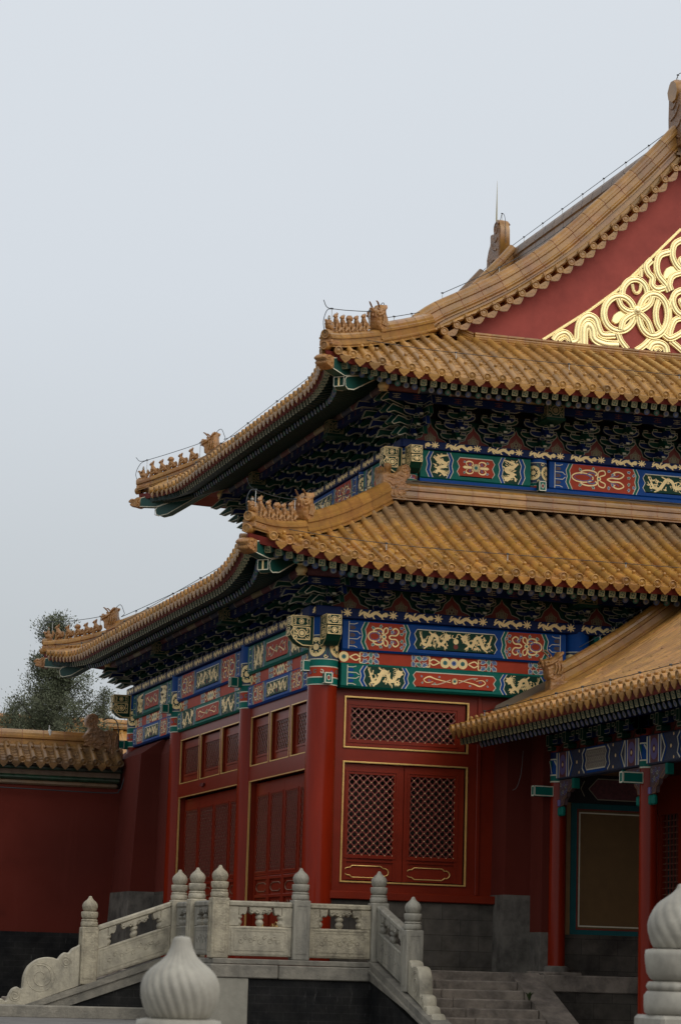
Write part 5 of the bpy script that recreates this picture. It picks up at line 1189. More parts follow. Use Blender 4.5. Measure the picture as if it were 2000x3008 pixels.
# --- timber front and windows on the gable side (right of the corner column)
def window_wall_R():
    F = facing_R(0, Y0+.06, 0); mb = MB(); mb.T = F       # n = 0 at the wall face
    for (a, b, c, d_) in ((11.1, 11.37, .97, 4.24), (13.425, 13.57, .97, 4.24), (11.37, 13.425, 4.115, 4.24), (11.37, 13.425, 3.105, 3.305), (11.37, 13.425, .97, 1.235)): mb.box(a, b, c, d_, -.14, 0, 'red_frame')
    mb.box(13.572, 13.64, 1.1, 4.235, -.14, .03, 'red_frame', .01); mb.box(13.642, 13.86, 1.1, 4.235, -.14, .0, 'red_frame'); mb.box(13.86, 15.2, FL, 4.235, -.14, .0, 'red_frame')
    mb.box(11.15, 13.93, .975, 1.098, -.1, .22, 'red_frame', .012)
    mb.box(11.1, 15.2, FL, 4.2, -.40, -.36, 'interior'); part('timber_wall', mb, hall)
    mb = MB(); mb.T = F; mb.box(11.16, 13.9, FL, .97, -.1, .16, 'granite'); part('granite_dado', mb, hall)
    for nm, z0, z1 in (('transom_window', 3.306, 4.114), ('lattice_window', 1.236, 3.104)):
        mb = MB(); mb.T = F; rect_frame(mb, 11.37, 13.424, z0, z1, .024, -.02, .022, 'gold_line'); rect_frame(mb, 11.376, 13.418, z0+.006, z1-.006, .011, .022, .03, 'gold_line'); W_ = part(nm, mb, hall)
        leaves = [(11.41, 13.385)] if nm == 'transom_window' else [(11.41, 12.39), (12.40, 13.385)]
        for a, b in leaves:
            m2 = MB(); m2.T = F
            if nm == 'transom_window': l0, l1, v0, v1, nx, ny = a+.09, b-.165+.0, 3.447, 3.947, 14, 4
            else: l0, l1, v0, v1, nx, ny = (11.492, 12.236, 1.665, 2.912, 6, 10) if a < 12 else (12.502, 13.24, 1.665, 2.912, 6, 10)
            zt, zb_ = z1-.035, z0+.035
            m2.box(a, l0, zb_, zt, -.10, -.045, 'red_frame'); m2.box(l1, b, zb_, zt, -.10, -.045, 'red_frame'); m2.box(l0, l1, v1, zt, -.10, -.045, 'red_frame')
            lowz = zb_ if nm == 'transom_window' else 1.61
            m2.box(l0, l1, lowz, v0, -.10, -.045, 'red_frame')
            rect_frame(m2, l0-.05, l1+.05, v0-.05, v1+.06, .022, -.045, -.032, 'red_frame')
            if nm != 'transom_window':
                m2.box(l0, l1, zb_, 1.61, -.11, -.062, 'red_frame'); rect_frame(m2, l0-.045, l1+.045, 1.285, 1.58, .02, -.05, -.036, 'red_frame'); ring_panel(m2, l0-.04+.005, l1+.0-.06, 1.32, 1.50, -.05)
            lf = part('leaf', m2, W_)
        for a, b in leaves:
            m3 = MB(); 
            if nm == 'transom_window': q = (11.50, 3.447, 1.72, .5, 14, 4)
            else: q = (11.492, 1.665, .744, 1.247, 6, 10) if a < 12 else (12.502, 1.665, .738, 1.247, 6, 10)
            m3.T = facing_R(q[0], Y0+.06+.07, q[1]); lattice(m3, q[2], q[3], q[4], q[5]); part('lattice', m3, W_)
window_wall_R()
# --- doors and transoms on the front
def door_bay(y0, y1, pitch, nlat):
    xf = X0-.08; F = frame((xf, 0, 0), (0, -1, 0), (0, 0, 1), (-1, 0, 0))    # u = -y
    mb = MB(); mb.T = F; a, b = -y1, -y0
    mb.box(a-.3, a, FL, 4.24, -.14, 0, 'red_frame'); mb.box(b, b+.3, FL, 4.24, -.14, 0, 'red_frame'); mb.box(a, b, 4.07, 4.24, -.14, 0, 'red_frame'); mb.box(a, b, 2.99, 3.235, -.14, 0, 'red_frame')
    w_ = (b-a-.10*2)/3
    for i in (0, 1): mb.box(a+w_*(i+1)+.1*i, a+(w_+.1)*(i+1), 3.235, 4.07, -.14, 0, 'red_frame')
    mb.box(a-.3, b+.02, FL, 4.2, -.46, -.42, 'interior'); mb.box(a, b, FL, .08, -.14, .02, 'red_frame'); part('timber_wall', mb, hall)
    for i in range(3):
        u0 = a+(w_+.1)*i; u1 = u0+w_; mb = MB(); mb.T = F
        rect_frame(mb, u0, u1, 3.235, 4.07, .017, -.02, .004, 'gold_line'); rect_frame(mb, u0+.034, u1-.034, 3.27, 4.035, .15, -.12, -.07, 'red_frame'); rect_frame(mb, u0+.14, u1-.14, 3.38, 3.925, .03, -.07, -.055, 'red_frame')
        W_ = part('transom_window', mb, hall)
        m3 = MB(); n = max(4, int(round((w_-.34)/.125))); m3.T = F @ frame((u0+.17, 3.41, -.08), (1, 0, 0), (0, 1, 0), (0, 0, 1)); lattice(m3, w_-.34, .485, n, 4, stud='stud_dull'); part('lattice', m3, W_)
    mb = MB(); mb.T = F; mb.box(a, a+.02, .08, 2.99, -.025, .006, 'gold_line'); mb.box(b-.02, b, .08, 2.99, -.025, .006, 'gold_line'); mb.box(a+.02, b-.02, 2.974, 2.99, -.02, .006, 'gold_line'); D_ = part('door_frame', mb, hall)
    lw = (b-a-.09)/4
    for i in range(4):
        u0 = a+.045+lw*i; u1 = u0+lw-.006; mb = MB(); mb.T = F; n0, n1 = -.18, -.12
        l0, l1 = u0+.095, u1-.095
        mb.box(u0, l0, .08, 2.95, n0, n1, 'red_frame'); mb.box(l1, u1, .08, 2.95, n0, n1, 'red_frame'); mb.box(l0, l1, 2.72, 2.95, n0, n1, 'red_frame'); mb.box(l0, l1, 1.40, 1.47, n0, n1, 'red_frame'); mb.box(l0, l1, .08, 1.40, n0-.01, n1-.03, 'red_frame')
        for z in (.12, 1.06, 1.36): mb.box(l0-.04, l1+.04, z-.03, z+.03, n1-.03, n1+.006, 'red_frame', .01)
        rect_frame(mb, l0-.035, l1+.035, 1.44, 2.76, .025, n1, n1+.012, 'red_frame')
        ring_panel(mb, l0+.03, l1-.03, 1.14, 1.28, n1-.02, 'stud_dull', .014)
        um = (l0+l1)/2
        for s in (-1, 1): mb.tube([(a_, b_, n1-.02) for a_, b_ in smooth_path([(um, .98), (um+s*.08, .93), (um+s*.17, .98), (um+s*.2, .9), (um+s*.12, .86)], 3)], .008, 'stud_dull', 5); mb.tube([(a_, b_, n1-.02) for a_, b_ in spiral(um+s*.1, .55, .1, 1.2, 0, s, 16)], .01, 'gold_line', 5)
        lf = part('door_leaf', mb, hall)
        m3 = MB(); n = max(4, int(round((l1-l0)/.118))); m3.T = F @ frame((l0, 1.47, n1-.012), (1, 0, 0), (0, 1, 0), (0, 0, 1)); lattice(m3, l1-l0, 1.25, n, 10, stud='stud_dull'); part('lattice', m3, lf)
door_bay(37.78, 41.43, 1.22, 4); door_bay(41.97, 46.60, 1.5, 4)
mb = MB(); mb.T = frame((X0-.085, 44.7, 3.12), (0, -1, 0), (0, 0, 1), (-1, 0, 0)); mb.prism([(-.16, 0), (-.08, .03), (0, .03), (.1, .035), (.16, .02), (.13, -.02), (.03, -.03), (-.1, -.02)], 0, .03, 'red_dark'); part('door_plaque', mb, hall)

# --- masonry piers of the walls (battered, stone dado, sloping shoulder)
def battered(mb, poly, zb_, zm, zt, bat, m_low, m_up, shoulder=None):
    """plan polygon at the top; the faces lean out downwards by bat per metre (outward = away from centroid on given axes)"""
    n = len(poly)
    def at(z, g=0): return [(x+sx*bat*(zt-z)+sx*g, y+sy*bat*(zt-z)+sy*g, z) for x, y, sx, sy in poly]
    for za, zb2, m, g in ((zb_, zm, m_low, .012), (zm, zt, m_up, 0)):
        A, B = at(za, g), at(zb2, g); mb.add(A+B, [(i, (i+1) % n, n+(i+1) % n, n+i) for i in range(n)], m); mb.add(B, [tuple(range(n))], m)
    if shoulder:
        B = at(zt); Cc = [(*p, zs) for p, zs in shoulder]; mb.add(B+Cc, [(i, (i+1) % n, n+(i+1) % n, n+i) for i in range(n)], m_up)
mb = MB(); xa, xb_, Ym = 10.465, 10.86, 48.03      # end bay of the front, walled up
battered(mb, [(xa, Ym, -1, -1), (xa, 51.6, -1, 1), (X0+.3, 51.6, 0, 1), (X0+.3, Ym, 0, -1)], FL, 1.25, 3.90, .055, 'granite_pale', 'red_wall', [((X0-.08, Ym+.1), 4.20), ((X0-.08, 51.5), 4.2), ((X0+.3, 51.5), 4.2), ((X0+.3, Ym+.1), 4.20)])
battered(mb, [(xb_, 47.1, -1, 0), (xb_, Ym+.05, -1, 0), (X0+.3, Ym+.05, 0, 0), (X0+.3, 47.1, 0, 0)], FL, 1.25, 3.90, .02, 'granite', 'red_wall', [((X0-.02, 47.1), 4.20), ((X0-.02, Ym), 4.2), ((X0+.3, Ym), 4.2), ((X0+.3, 47.1), 4.20)])
part('masonry_wall', mb, hall)
mb = MB()
battered(mb, [(13.88, 36.98, -1, -1), (14.27, 36.98, 0, -1), (14.27, 37.6, 0, 0), (13.88, 37.6, -1, 0)], FL, 1.12, 4.0, .01, 'granite_pale', 'red_wall')
part('masonry_wall', mb, hall)
# ------------------------------------------------------------------ platform and stairs
XB, YB = 9.14, 36.2            # balustrade axis lines: left side x, front y
plat = thing('stone_platform', 'stone platform carrying the red hall, with pale coping over dark brick', 'platform', (XB, YB, -.9))
mb = MB(); mb.box(XB-.02, 40, YB-.05, 60, -.91, FL, 'granite'); part('paving', mb, plat)
mb = MB(); mb.box(XB-.10, 11.70, YB-.14, YB+.3, -.05, .03, 'coping', .012); mb.box(XB-.14, 10.02, YB-.18, YB+.3, -.245, -.052, 'coping', .014); mb.box(10.03, 11.62, YB-.18, YB+.3, -.25, -.054, 'coping', .014)
mb.box(XB-.10, XB+.2, YB+.302, 38.9, -.05, .03, 'coping', .012); mb.box(XB-.14, XB+.2, YB+.302, 39, -.245, -.052, 'coping', .014); part('coping', mb, plat)
mb = MB(); mb.box(XB-.12, 9.58, YB-.16, YB+.3, -.92, -.247, 'coping_pale', .01); part('corner_stone', mb, plat)
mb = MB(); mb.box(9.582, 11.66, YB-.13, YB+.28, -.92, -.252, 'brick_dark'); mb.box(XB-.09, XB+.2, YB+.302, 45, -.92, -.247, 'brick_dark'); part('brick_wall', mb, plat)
mb = MB(); mb.box(4.6, XB-.13, 38.05, 38.45, -.93, -.745, 'coping', .015); mb.box(-4, 4.59, 38.05, 38.45, -.93, -.745, 'coping', .015); part('plinth_stone', mb, plat)
# front stairs (towards the camera)
st = thing('stone_staircase', 'low stone steps with a plain sloping side slab right of the marble railing', 'stairs', (12.6, 35, -.9))
for k in range(6):
    mb = MB(); y1 = YB-.05-.3*k+.0; z1 = FL-.13*(k+1)
    jit = (rng.random()-.5)*.02; cut = 12.3+rng.random()*.6
    for a, b in ((11.72, cut), (cut+.006, 13.66)):
        mb.box(a, b, y1-.33+jit, y1+.02, -.93, z1, 'step_stone', .018)
    part('step', mb, st)
mb = MB(); mb.prism([(YB+.0, FL), (YB-.04, FL-.0), (YB-2.0, FL-.85), (YB-2.0, -.95), (YB+.0, -.95)], 13.665, 14.13, 'step_stone', ax=(1, 2, 0)); part('side_slab', mb, st)
mb = MB(); mb.box(11.7, 14.13, YB-.06, YB+.1, -.9, FL+.004, 'step_stone', .012); part('landing_edge', mb, st)
# left stairs (towards -X)
YS = 38.745
sl_ = .356
st2 = thing('stone_staircase', 'stone stairs behind the sloping marble railing at the left of the platform', 'stairs', (7, 40, -.9))
for k in range(6):
    mb = MB(); mb.box(XB-.1-.36*(k+1), XB-.1-.36*k, YS+.12, 43.6, -.93, FL-.13*(k+1), 'step_stone', .015); part('step', mb, st2)
mb = MB(); P = [(XB-.1, .03), (XB-.1, -.16), (6.05, -1.0-.16+.0), (5.75, -1.0), (5.75, -.93)]
def zs(x): return .045-sl_*(XB-.13-x)
P = [(XB-.12, zs(XB-.12)), (5.6, zs(5.6)), (5.6, zs(5.6)-.24), (XB-.12, zs(XB-.12)-.24)]
mb.prism(P, YS-.16, YS+.14, 'coping', ax=(0, 2, 1)); mb.prism([(x, z-.0) for x, z in [(XB-.12, zs(XB-.12)-.06), (5.6, zs(5.6)-.06), (5.6, zs(5.6)-.09), (XB-.12, zs(XB-.12)-.09)]], YS-.19, YS-.158, 'coping', ax=(0, 2, 1)); part('stringer', mb, st2)
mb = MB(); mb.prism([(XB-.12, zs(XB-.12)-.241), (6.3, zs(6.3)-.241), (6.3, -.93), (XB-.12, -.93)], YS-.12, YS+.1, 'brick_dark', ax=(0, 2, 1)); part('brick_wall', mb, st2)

# ------------------------------------------------------------------ marble balustrade
FLAME = [(.088, 0), (.099, .014), (.108, .034), (.115, .058), (.1175, .082), (.114, .104), (.104, .126), (.086, .146), (.062, .164), (.046, .180), (.036, .199), (.030, .216), (.027, .229), (.022, .237), (.002, .240)]
FLAME_B = [(.0945, 0), (.103, .014), (.110, .033), (.1165, .057), (.1175, .086), (.1087, .117), (.098, .138), (.0814, .1595), (.066, .172), (.042, .189), (.028, .2), (.0165, .212), (.012, .222), (.010, .228), (.002, .232)]
FLAME_C = [(.088, 0), (.100, .014), (.109, .035), (.1165, .062), (.1165, .088), (.106, .118), (.094, .136), (.075, .155), (.057, .170), (.043, .184), (.034, .198), (.028, .211), (.024, .222), (.014, .230), (.002, .232)]
def finial(mb, z0, m, n=96, depth=.07, s=1.0, twist=1.9, lobes=24, FL_=None):
    """spiral-fluted flame bud over a lotus cup"""
    FLAME = FL_
    prof = [(np.interp(t, np.linspace(0, 1, len(FLAME)), [p[0] for p in FLAME])*s, np.interp(t, np.linspace(0, 1, len(FLAME)), [p[1] for p in FLAME])*s) for t in np.linspace(0, 1, 30)]
    def md(r0, z, a):
        fade = np.clip(r0/s/.05-.3, 0, 1); ph = lobes*a+twist*6.283*(z/s)/.24*1.4
        return r0*(1+depth*fade*(np.abs(np.sin(ph/2))-.6))
    if z0 is not None: mb.lathe([(r0, z+z0) for r0, z in prof], m, n, mod=lambda r0, z, a: md(r0, z-z0, a))
def post_mesh(m='marble', s=1.0, nf=64, zbase=0, shaft_top=.87, wd=.128, fl=None, lobes=16, depth=.075):
    mb = MB(); h = shaft_top
    mb.box(-wd, wd, -wd, wd, zbase, h, m, .012)
    for sx, ax in ((1, 0), (-1, 0), (1, 1), (-1, 1)):      # sunk panel line on each face
        mb.T = frame((sx*(wd+.001), 0, 0), (0, 1, 0), (0, 0, 1), (sx, 0, 0)) if ax == 0 else frame((0, sx*(wd+.001), 0), (1, 0, 0), (0, 0, 1), (0, sx, 0))
        w_ = wd-.04; rect_frame(mb, -w_, w_, zbase+.09, h-.07, .012, 0, .006, m); mb.T = None
    o = h
    sq = lambda r0, z, a: r0*(1+.10*np.cos(4*a)**2)
    mb.lathe([(wd*.9, o), (wd*1.0, o+.008), (wd*1.02, o+.03), (wd*1.02, o+.07), (wd*.93, o+.085)], m, 32)
    mb.lathe([(wd*.78, o+.083), (wd*.86, o+.09), (wd*.9, o+.103), (wd*.84, o+.117), (wd*.78, o+.12)], m, 60, mod=lambda r0, z, a: r0*(1+.09*np.abs(np.sin(8*a))))
    mb.lathe([(wd*.72, o+.12), (wd*.84, o+.128), (wd*.95, o+.15), (wd*1.0, o+.185), (wd*1.01, o+.215), (wd*.98, o+.232), (wd*.8, o+.236)], m, 64, mod=lambda r0, z, a: r0*(1+.05*(np.abs(np.cos(4*a))-.6)*np.clip(1-abs(z-o-.19)/.05, 0, 1)))
    mb.lathe([(wd*.62, o+.235), (wd*.66, o+.243)], m, 32)
    finial(mb, o+.240, m, nf, s=1.0, lobes=lobes, depth=depth, FL_=fl or FLAME_C)
    return mb
POST = {m: post_mesh(m).mesh('post') for m in ('marble', 'marble_grey', 'marble_warm')}
def rail_panel_mesh(L, m, sl=0.0, carve=0):
    """pierced rail slab of length L (local x), thickness on y, sheared by sl along its length"""
    mb = MB(); t = .06
    sh = lambda V: np.stack([V[:, 0], V[:, 1], V[:, 2]+sl*V[:, 0]], 1)
    mb.T = sh; j = .16
    mb.box(0, L, -t-.01, t+.01, .75, .835, m, .02); mb.box(0, L, -t, t, .04, .47, m, .012); mb.box(0, j, -t, t, .471, .749, m, .008); mb.box(L-j, L, -t, t, .471, .749, m, .008)
    # cloud brackets hanging from the rail, vase posts
    w = L-2*j; xm = L/2
    def cloud(xc, half, both=1):
        P = [(xc-half, .752), (xc-half, .70), (xc-half*.9, .655), (xc-half*.72, .64), (xc-half*.55, .665), (xc-half*.42, .66), (xc-half*.3, .64), (xc-half*.18, .655), (xc-.0, .63), (xc+half*.18, .655), (xc+half*.3, .64), (xc+half*.42, .66), (xc+half*.55, .665), (xc+half*.72, .64), (xc+half*.9, .655), (xc+half, .70), (xc+half, .752)]
        mb.puffy(P, 0, t*.95, .012, m, ax=(0, 2, 1))
        for s in (-1, 1):
            for q in (-.8, -.3, .3, .8):
                sp = spiral(xc+q*half, .69, .035, 1, 0, 1 if q > 0 else -1, 10); mb.tube([(a, s*t*.97, b) for a, b in sp], .010, m, 5)
    cloud(xm, w*.26); 
    for s in (-1, 1):
        xe = xm+s*(w/2); P = [(xe, .752), (xe, .62), (xe-s*.03, .615), (xe-s*.06, .645), (xe-s*.085, .63), (xe-s*.115, .645), (xe-s*.13, .69), (xe-s*.13, .752)]
        mb.puffy(P, 0, t*.95, .012, m, ax=(0, 2, 1))
    V = [(.03, 0), (.04, .02), (.058, .05), (.06, .075), (.045, .1), (.035, .112), (.06, .13), (.062, .15), (.05, .17), (.04, .2)]
    for xc in (xm, xm-w/2, xm+w/2): mb.lathe(V, m, 16, (xc, 0, .46))
    for s in (-1, 1):      # carved field below the opening
        T1 = lambda A: sh(np.stack([A[:, 0], s*(t+A[:, 2]), A[:, 1]], 1))
        mb.T = T1; rect_frame(mb, .05, L-.05, .07, .45, .012, 0, .007, m)
        rect_frame(mb, .10, L-.10, .12, .41, .010, 0, .006, m)
        for k in range(9): mb.tube([(a, b, .001) for a, b in spiral(.2+(L-.4)*k/8, .26+.05*(k % 2), .045, 1.0, k*1.3, 1 if k % 2 else -1, 10)], .006, m, 4)
        if carve:
            for xc in ():
                mb.tube([(a, b, .002) for a, b in smooth_path([(xc-.09, .2), (xc-.1, .3), (xc, .34), (xc+.1, .3), (xc+.09, .2), (xc, .17), (xc-.09, .2)], 3)], .008, m, 4)
                for k in range(3): mb.tube([(a, b, .002) for a, b in spiral(xc+(k-1)*.05, .25+.03*(k % 2), .03, 1.1, k, 1 if k % 2 else -1, 10)], .008, m, 4)
    mb.T = None
    return mb
bal = thing('marble_balustrade', 'weathered white marble balustrade with flame-topped posts round the platform corner', 'balustrade', (XB, YB, .03))
posts = [(XB, YB, 'marble_warm'), (10.37, YB, 'marble_grey'), (11.58, YB, 'marble_grey'), (XB, 37.58, 'marble'), (XB, YS, 'marble')]
for x, y, m in posts: part('post', POST[m], bal, frame((x, y, .03), (1, 0, 0), (0, 1, 0), (0, 0, 1)))
I3 = ((1, 0, 0), (0, 1, 0), (0, 0, 1)); ry = ((0, 1, 0), (-1, 0, 0), (0, 0, 1))
q = .128
part('rail_panel', rail_panel_mesh(10.37-XB-2*q, 'marble'), bal, frame((XB+q, YB, .03), *I3)); part('rail_panel', rail_panel_mesh(11.58-10.37-2*q, 'marble_warm'), bal, frame((10.37+q, YB, .03), *I3))
part('rail_panel', rail_panel_mesh(37.58-YB-2*q, 'marble_grey'), bal, frame((XB, YB+q, .03), *ry)); part('rail_panel', rail_panel_mesh(YS-37.58-2*q, 'marble_grey'), bal, frame((XB, 37.58+q, .03), *ry))
# sloping runs: left one down towards -X, right one towards the camera
xl = 7.74; lz = zs(xl)
part('post', POST['marble_warm'], bal, frame((xl, YS, lz-.02), *I3))
part('rail_panel', rail_panel_mesh(XB-xl-2*q, 'marble', sl_), bal, frame((xl+q, YS, zs(xl+q)-.005), *I3))
def drum_mesh(pts, circ, t, m):
    mb = MB(); pts = [tuple(p) for p in smooth_path(pts, 3)]; mb.puffy(pts, 0, t, .016, m, ax=(0, 2, 1))
    for s in (-1, 1):
        for cx, cz, r0 in circ:
            sp = spiral(cx, cz, r0, 1.4, 1.2, 1, 26); mb.tube([(a, s*(t-.004), b) for a, b in sp], .011, m, 5)
            mb.tube([(a, s*(t-.004), b) for a, b in arc(cx, cz, r0*1.12, r0*1.12, 0, 360, 26)], .009, m, 5)
    return mb
# left drum stone, drawn from its scrolls; local x grows downhill (-X), z relative to the foot line
def drumL(px, pz): return px, pz
DR = [(0, 0), (0, .58), (.05, .60), (.13, .56), (.18, .50), (.25, .50), (.31, .45), (.35, .40), (.42, .42), (.55, .42), (.68, .38), (.80, .28), (.86, .14), (.87, .03), (.88, -.06), (.95, -.03), (1.03, -.07), (1.08, -.17), (1.11, -.25), (1.18, -.21), (1.27, -.25), (1.33, -.34), (1.35, -.42), (1.43, -.38), (1.55, -.40), (1.64, -.49), (1.67, -.60), (1.62, -.66), (1.0, -.40), (.5, -.19)]
C_L = [(.60, .12, .19), (.22, .36, .07), (.98, -.17, .07), (1.25, -.36, .07), (1.54, -.53, .08)]
part('drum_stone', drum_mesh(DR, C_L, .085, 'marble'), bal, frame((xl-q, YS, zs(xl-q)+.0), (-1, 0, 0), (0, 1, 0), (0, 0, 1)))
yr = 34.64; slr = .28
zr_ = lambda y: .03-slr*(YB-.13-y)
part('post', POST['marble_grey'], bal, frame((11.6, yr, zr_(yr)-.0), *I3))
part('rail_panel', rail_panel_mesh(YB-yr-2*q, 'marble_grey', -slr), bal, frame((11.58, YB-q, zr_(YB-q)), (0, -1, 0), (1, 0, 0), (0, 0, 1)))
DR2 = [(0, 0), (0, .42), (.05, .46), (.12, .42), (.16, .37), (.25, .39), (.40, .37), (.50, .26), (.54, .10), (.55, -.02), (.62, .0), (.70, -.04), (.73, -.13), (.74, -.17), (.80, -.15), (.88, -.19), (.91, -.28), (.95, -.28), (1.05, -.25), (1.13, -.33), (1.14, -.43), (1.08, -.50), (.95, -.48), (.7, -.23), (.3, -.09)]
C_R = [(.32, .14, .16), (.64, -.10, .05), (.82, -.26, .05), (1.03, -.38, .07)]
part('drum_stone', drum_mesh(DR2, C_R, .095, 'marble'), bal, frame((11.6, yr-q, zr_(yr-q)+.02), (0, -1, 0), (1, 0, 0), (0, 0, 1)))
mb = MB(); mb.prism([(YB-.05, zr_(YB-.05)), (33.15, zr_(33.15)), (32.95, zr_(33.15)), (32.95, zr_(33.15)-.13), (33.0, -.95), (33.0, -.62-.3), (YB-.05, zr_(YB-.05)-.27)], 11.42, 11.72, 'coping', ax=(1, 2, 0)); mb.prism([(YB-.05, zr_(YB-.05)-.10), (33.2, zr_(33.2)-.10), (33.2, zr_(33.2)-.135), (YB-.05, zr_(YB-.05)-.135)], 11.385, 11.421, 'coping', ax=(1, 2, 0)); part('stringer', mb, st)
mb = MB(); mb.prism([(YB-.05, zr_(YB-.05)-.272), (33.9, zr_(33.9)-.272), (33.9, -.93), (YB-.05, -.93)], 11.46, 11.68, 'brick_dark', ax=(1, 2, 0)); part('brick_wall', mb, st)
# two near posts, out of focus in front
def near_post(lab, x, y, ztip, m, s, fl, lobes):
    mb = post_mesh(m, nf=180, fl=fl, lobes=lobes, depth=.05); h = .87+.24+fl[-1][1]
    o = thing('marble_post', lab, 'post', (x, y, ztip-h*s), 'near marble posts')
    mb2 = MB()
    for vs, fs, mm, sm in raw(mb): mb2.T = frame((0, 0, 0), (s, 0, 0), (0, s, 0), (0, 0, s)); mb2.add(vs, fs, mm, sm)
    p = part('post', mb2, None); p.parent = o
    mb = MB(); mb.box(-.28, .28, -.28, .28, -1.61-(ztip-h*s), 0, 'marble_grey', .02); p = part('pedestal', mb, None); p.parent = o
def px_dir(px, py):
    v = r2*((px-1000)/7413)-u2*((py-1504)/7413)+d; return v
v = px_dir(530, 2900); D1 = 7.55; near_post('pale fluted flame-bud marble post in the bottom left foreground, out of focus', v.x*D1, v.y*D1, .068, 'marble_smooth', 1.0, FLAME, 24)
v = px_dir(1997, 2700); D2_ = 9.55; near_post('marble post with a lotus cup cut off by the right edge of the view', v.x*D2_, v.y*D2_, .335, 'marble_smooth', 1.04, FLAME_B, 15)
# weeds in the joints of the steps
def weed(lab, x, y, z, h, n):
    mb = MB()
    for i in range(n):
        a = rng.random()*6.28; l = h*(.5+.6*rng.random()); w_ = .012+.012*rng.random(); sp = .6*rng.random()
        p = [(0, 0, 0), (math.cos(a)*l*sp*.5, math.sin(a)*l*sp*.5, l*.7), (math.cos(a)*l*sp*1.1, math.sin(a)*l*sp*1.1, l)]
        tx, ty = -math.sin(a)*w_, math.cos(a)*w_
        V = []
        for (px, py, pz), k in zip(p, (.5, 1, .1)): V += [(px-tx*k, py-ty*k, pz), (px+tx*k, py+ty*k, pz)]
        mb.add(V, [(0, 1, 3, 2), (2, 3, 5, 4)], 'weed')
    o = part('weed', mb, None, frame((x, y, z), *I3)); tag(o, lab, 'plant', 'weeds on the steps')
weed('leafy green weed at the end of the stone steps beside the side slab', 13.55, 35.05, -.45, .12, 40)
weed('tuft of grass at the foot of the drum stone of the right railing', 11.95, 34.6, -.71, .13, 60)
weed('tiny dry weed growing in the edge of the top step', 12.35, 36.12, -.056, .06, 22)
# ------------------------------------------------------------------ side gallery (right)
gal = thing('side_gallery', 'low gallery with golden eave, red posts and ochre panel, right of the hall', 'building', (14.5, 33, 0))
XG, GX = 14.5, 13.05
def prof_g(dd): dd = np.asarray(dd, float); return np.where(dd < 0, 3.62+.34*dd, 3.62+.34*dd+.062*dd*dd)
GY0 = 37.15
evG = Eave(14, 0, 0, 0, 0, -1, prof_g, lambda a, b, z: np.stack([GX+b, GY0-a, z], -1), corners=(0, 0))
mb = MB(); rows = [.02+.235*k for k in range(56)]
GBT = 4.6
tile_field(mb, evG, rows, lambda a: GBT, 'tile_gallery', rr=.058, roll_len=.27, pan_step=.12, pitch=.235)
mb.grid([[evG.P(a, b, -.03) for b in np.linspace(-.02, GBT, 12)] for a in (-.1, 14)], 'tile_gallery'); 
groof = part('gallery_roof', mb, gal)
mb = MB(); ridge(mb, [evG.P(.42, b, .03).ravel() for b in np.linspace(1.62, GBT, 18)], .36, 'ridge_tile', seg=.42); part('verge_ridge', mb, groof)
mb = MB(); ridge(mb, [(GX+GBT, 37.3, 6.45), (GX+GBT, 23.5, 6.45)], .5, 'ridge_tile'); part('main_ridge', mb, groof)
p = evG.P(.42, 1.5, .03).ravel(); mb = MB(); mb.T = frame(p+np.array([0, 0, .0]), (0, 1, 0), (-1, 0, 0), (0, 0, 1)); mb.box(-.12, .12, -.2, .12, -.02, .16, 'carved_tile', .012); part('ridge_block', mb, groof)
part('horned_beast', BEAST, groof, frame(p+np.array([0, 0, .22]), (0, 1, 0), (-1, 0, 0), (0, 0, 1)))
mb = MB(); E_ = [(GX+.75, GY0+.02, float(prof_g(.75))+.05), (GX+1.75, GY0+.02, float(prof_g(1.75))+.08), (GX+GBT, GY0+.02, float(prof_g(GBT))+.1)]
mb.grid([[(x, GY0-.02, z-.02) for x, y, z in E_], [(x-.0, Y0-.16, z+.12) for x, y, z in E_], [(x, Y0-.15, z-.4) for x, y, z in E_]], 'flashing', False); mb.add([(GX+.62, GY0-.0, 3.85), (GX+.75, GY0-.02, float(prof_g(.75))+.03), (GX+.75, Y0-.16, float(prof_g(.75))+.17), (GX+.58, Y0-.16, 3.80)], [(0, 1, 2, 3)], 'flashing'); mb.add([(GX+.62, GY0, 3.85), (GX+.58, Y0-.16, 3.80), (GX+.75, Y0-.15, 3.5), (GX+.75, GY0, 3.5)], [(0, 1, 2, 3)], 'flashing'); part('mortar_fillet', mb, groof)
gk = dict(root_b=.95, root_z=4.02, piv=.0, dzt=-.17)
soffit(evG, groof, 0.02, 13, in_b=1.45, in_z=4.22, **gk)
kk = 0
for a in np.arange(.12, 9.6, .165):
    y = GY0-a; zt = 3.62-.17
    part('flying_rafter', FLY, groof, frame((GX+.08, y, zt), (0, -1, 0), np.array([1, 0, .26])/math.hypot(1, .26), np.array([-.26, 0, 1])/math.hypot(1, .26)))
    part('rafter', RND[kk % 2], groof, frame((GX+.40, y, zt-.03), (0, -1, 0), np.array([1, 0, .42])/math.hypot(1, .42), np.array([-.42, 0, 1])/math.hypot(1, .42))); kk += 1
mb = MB(); mb.prism([(GX+.1, 3.42), (GX+.1, 3.56), (GX+1.4, 4.1), (GX+1.4, 3.9), (GX+.5, 3.44)], GY0-.03, GY0+.0, 'red_soffit', ax=(0, 2, 1)); part('gable_board', mb, groof)
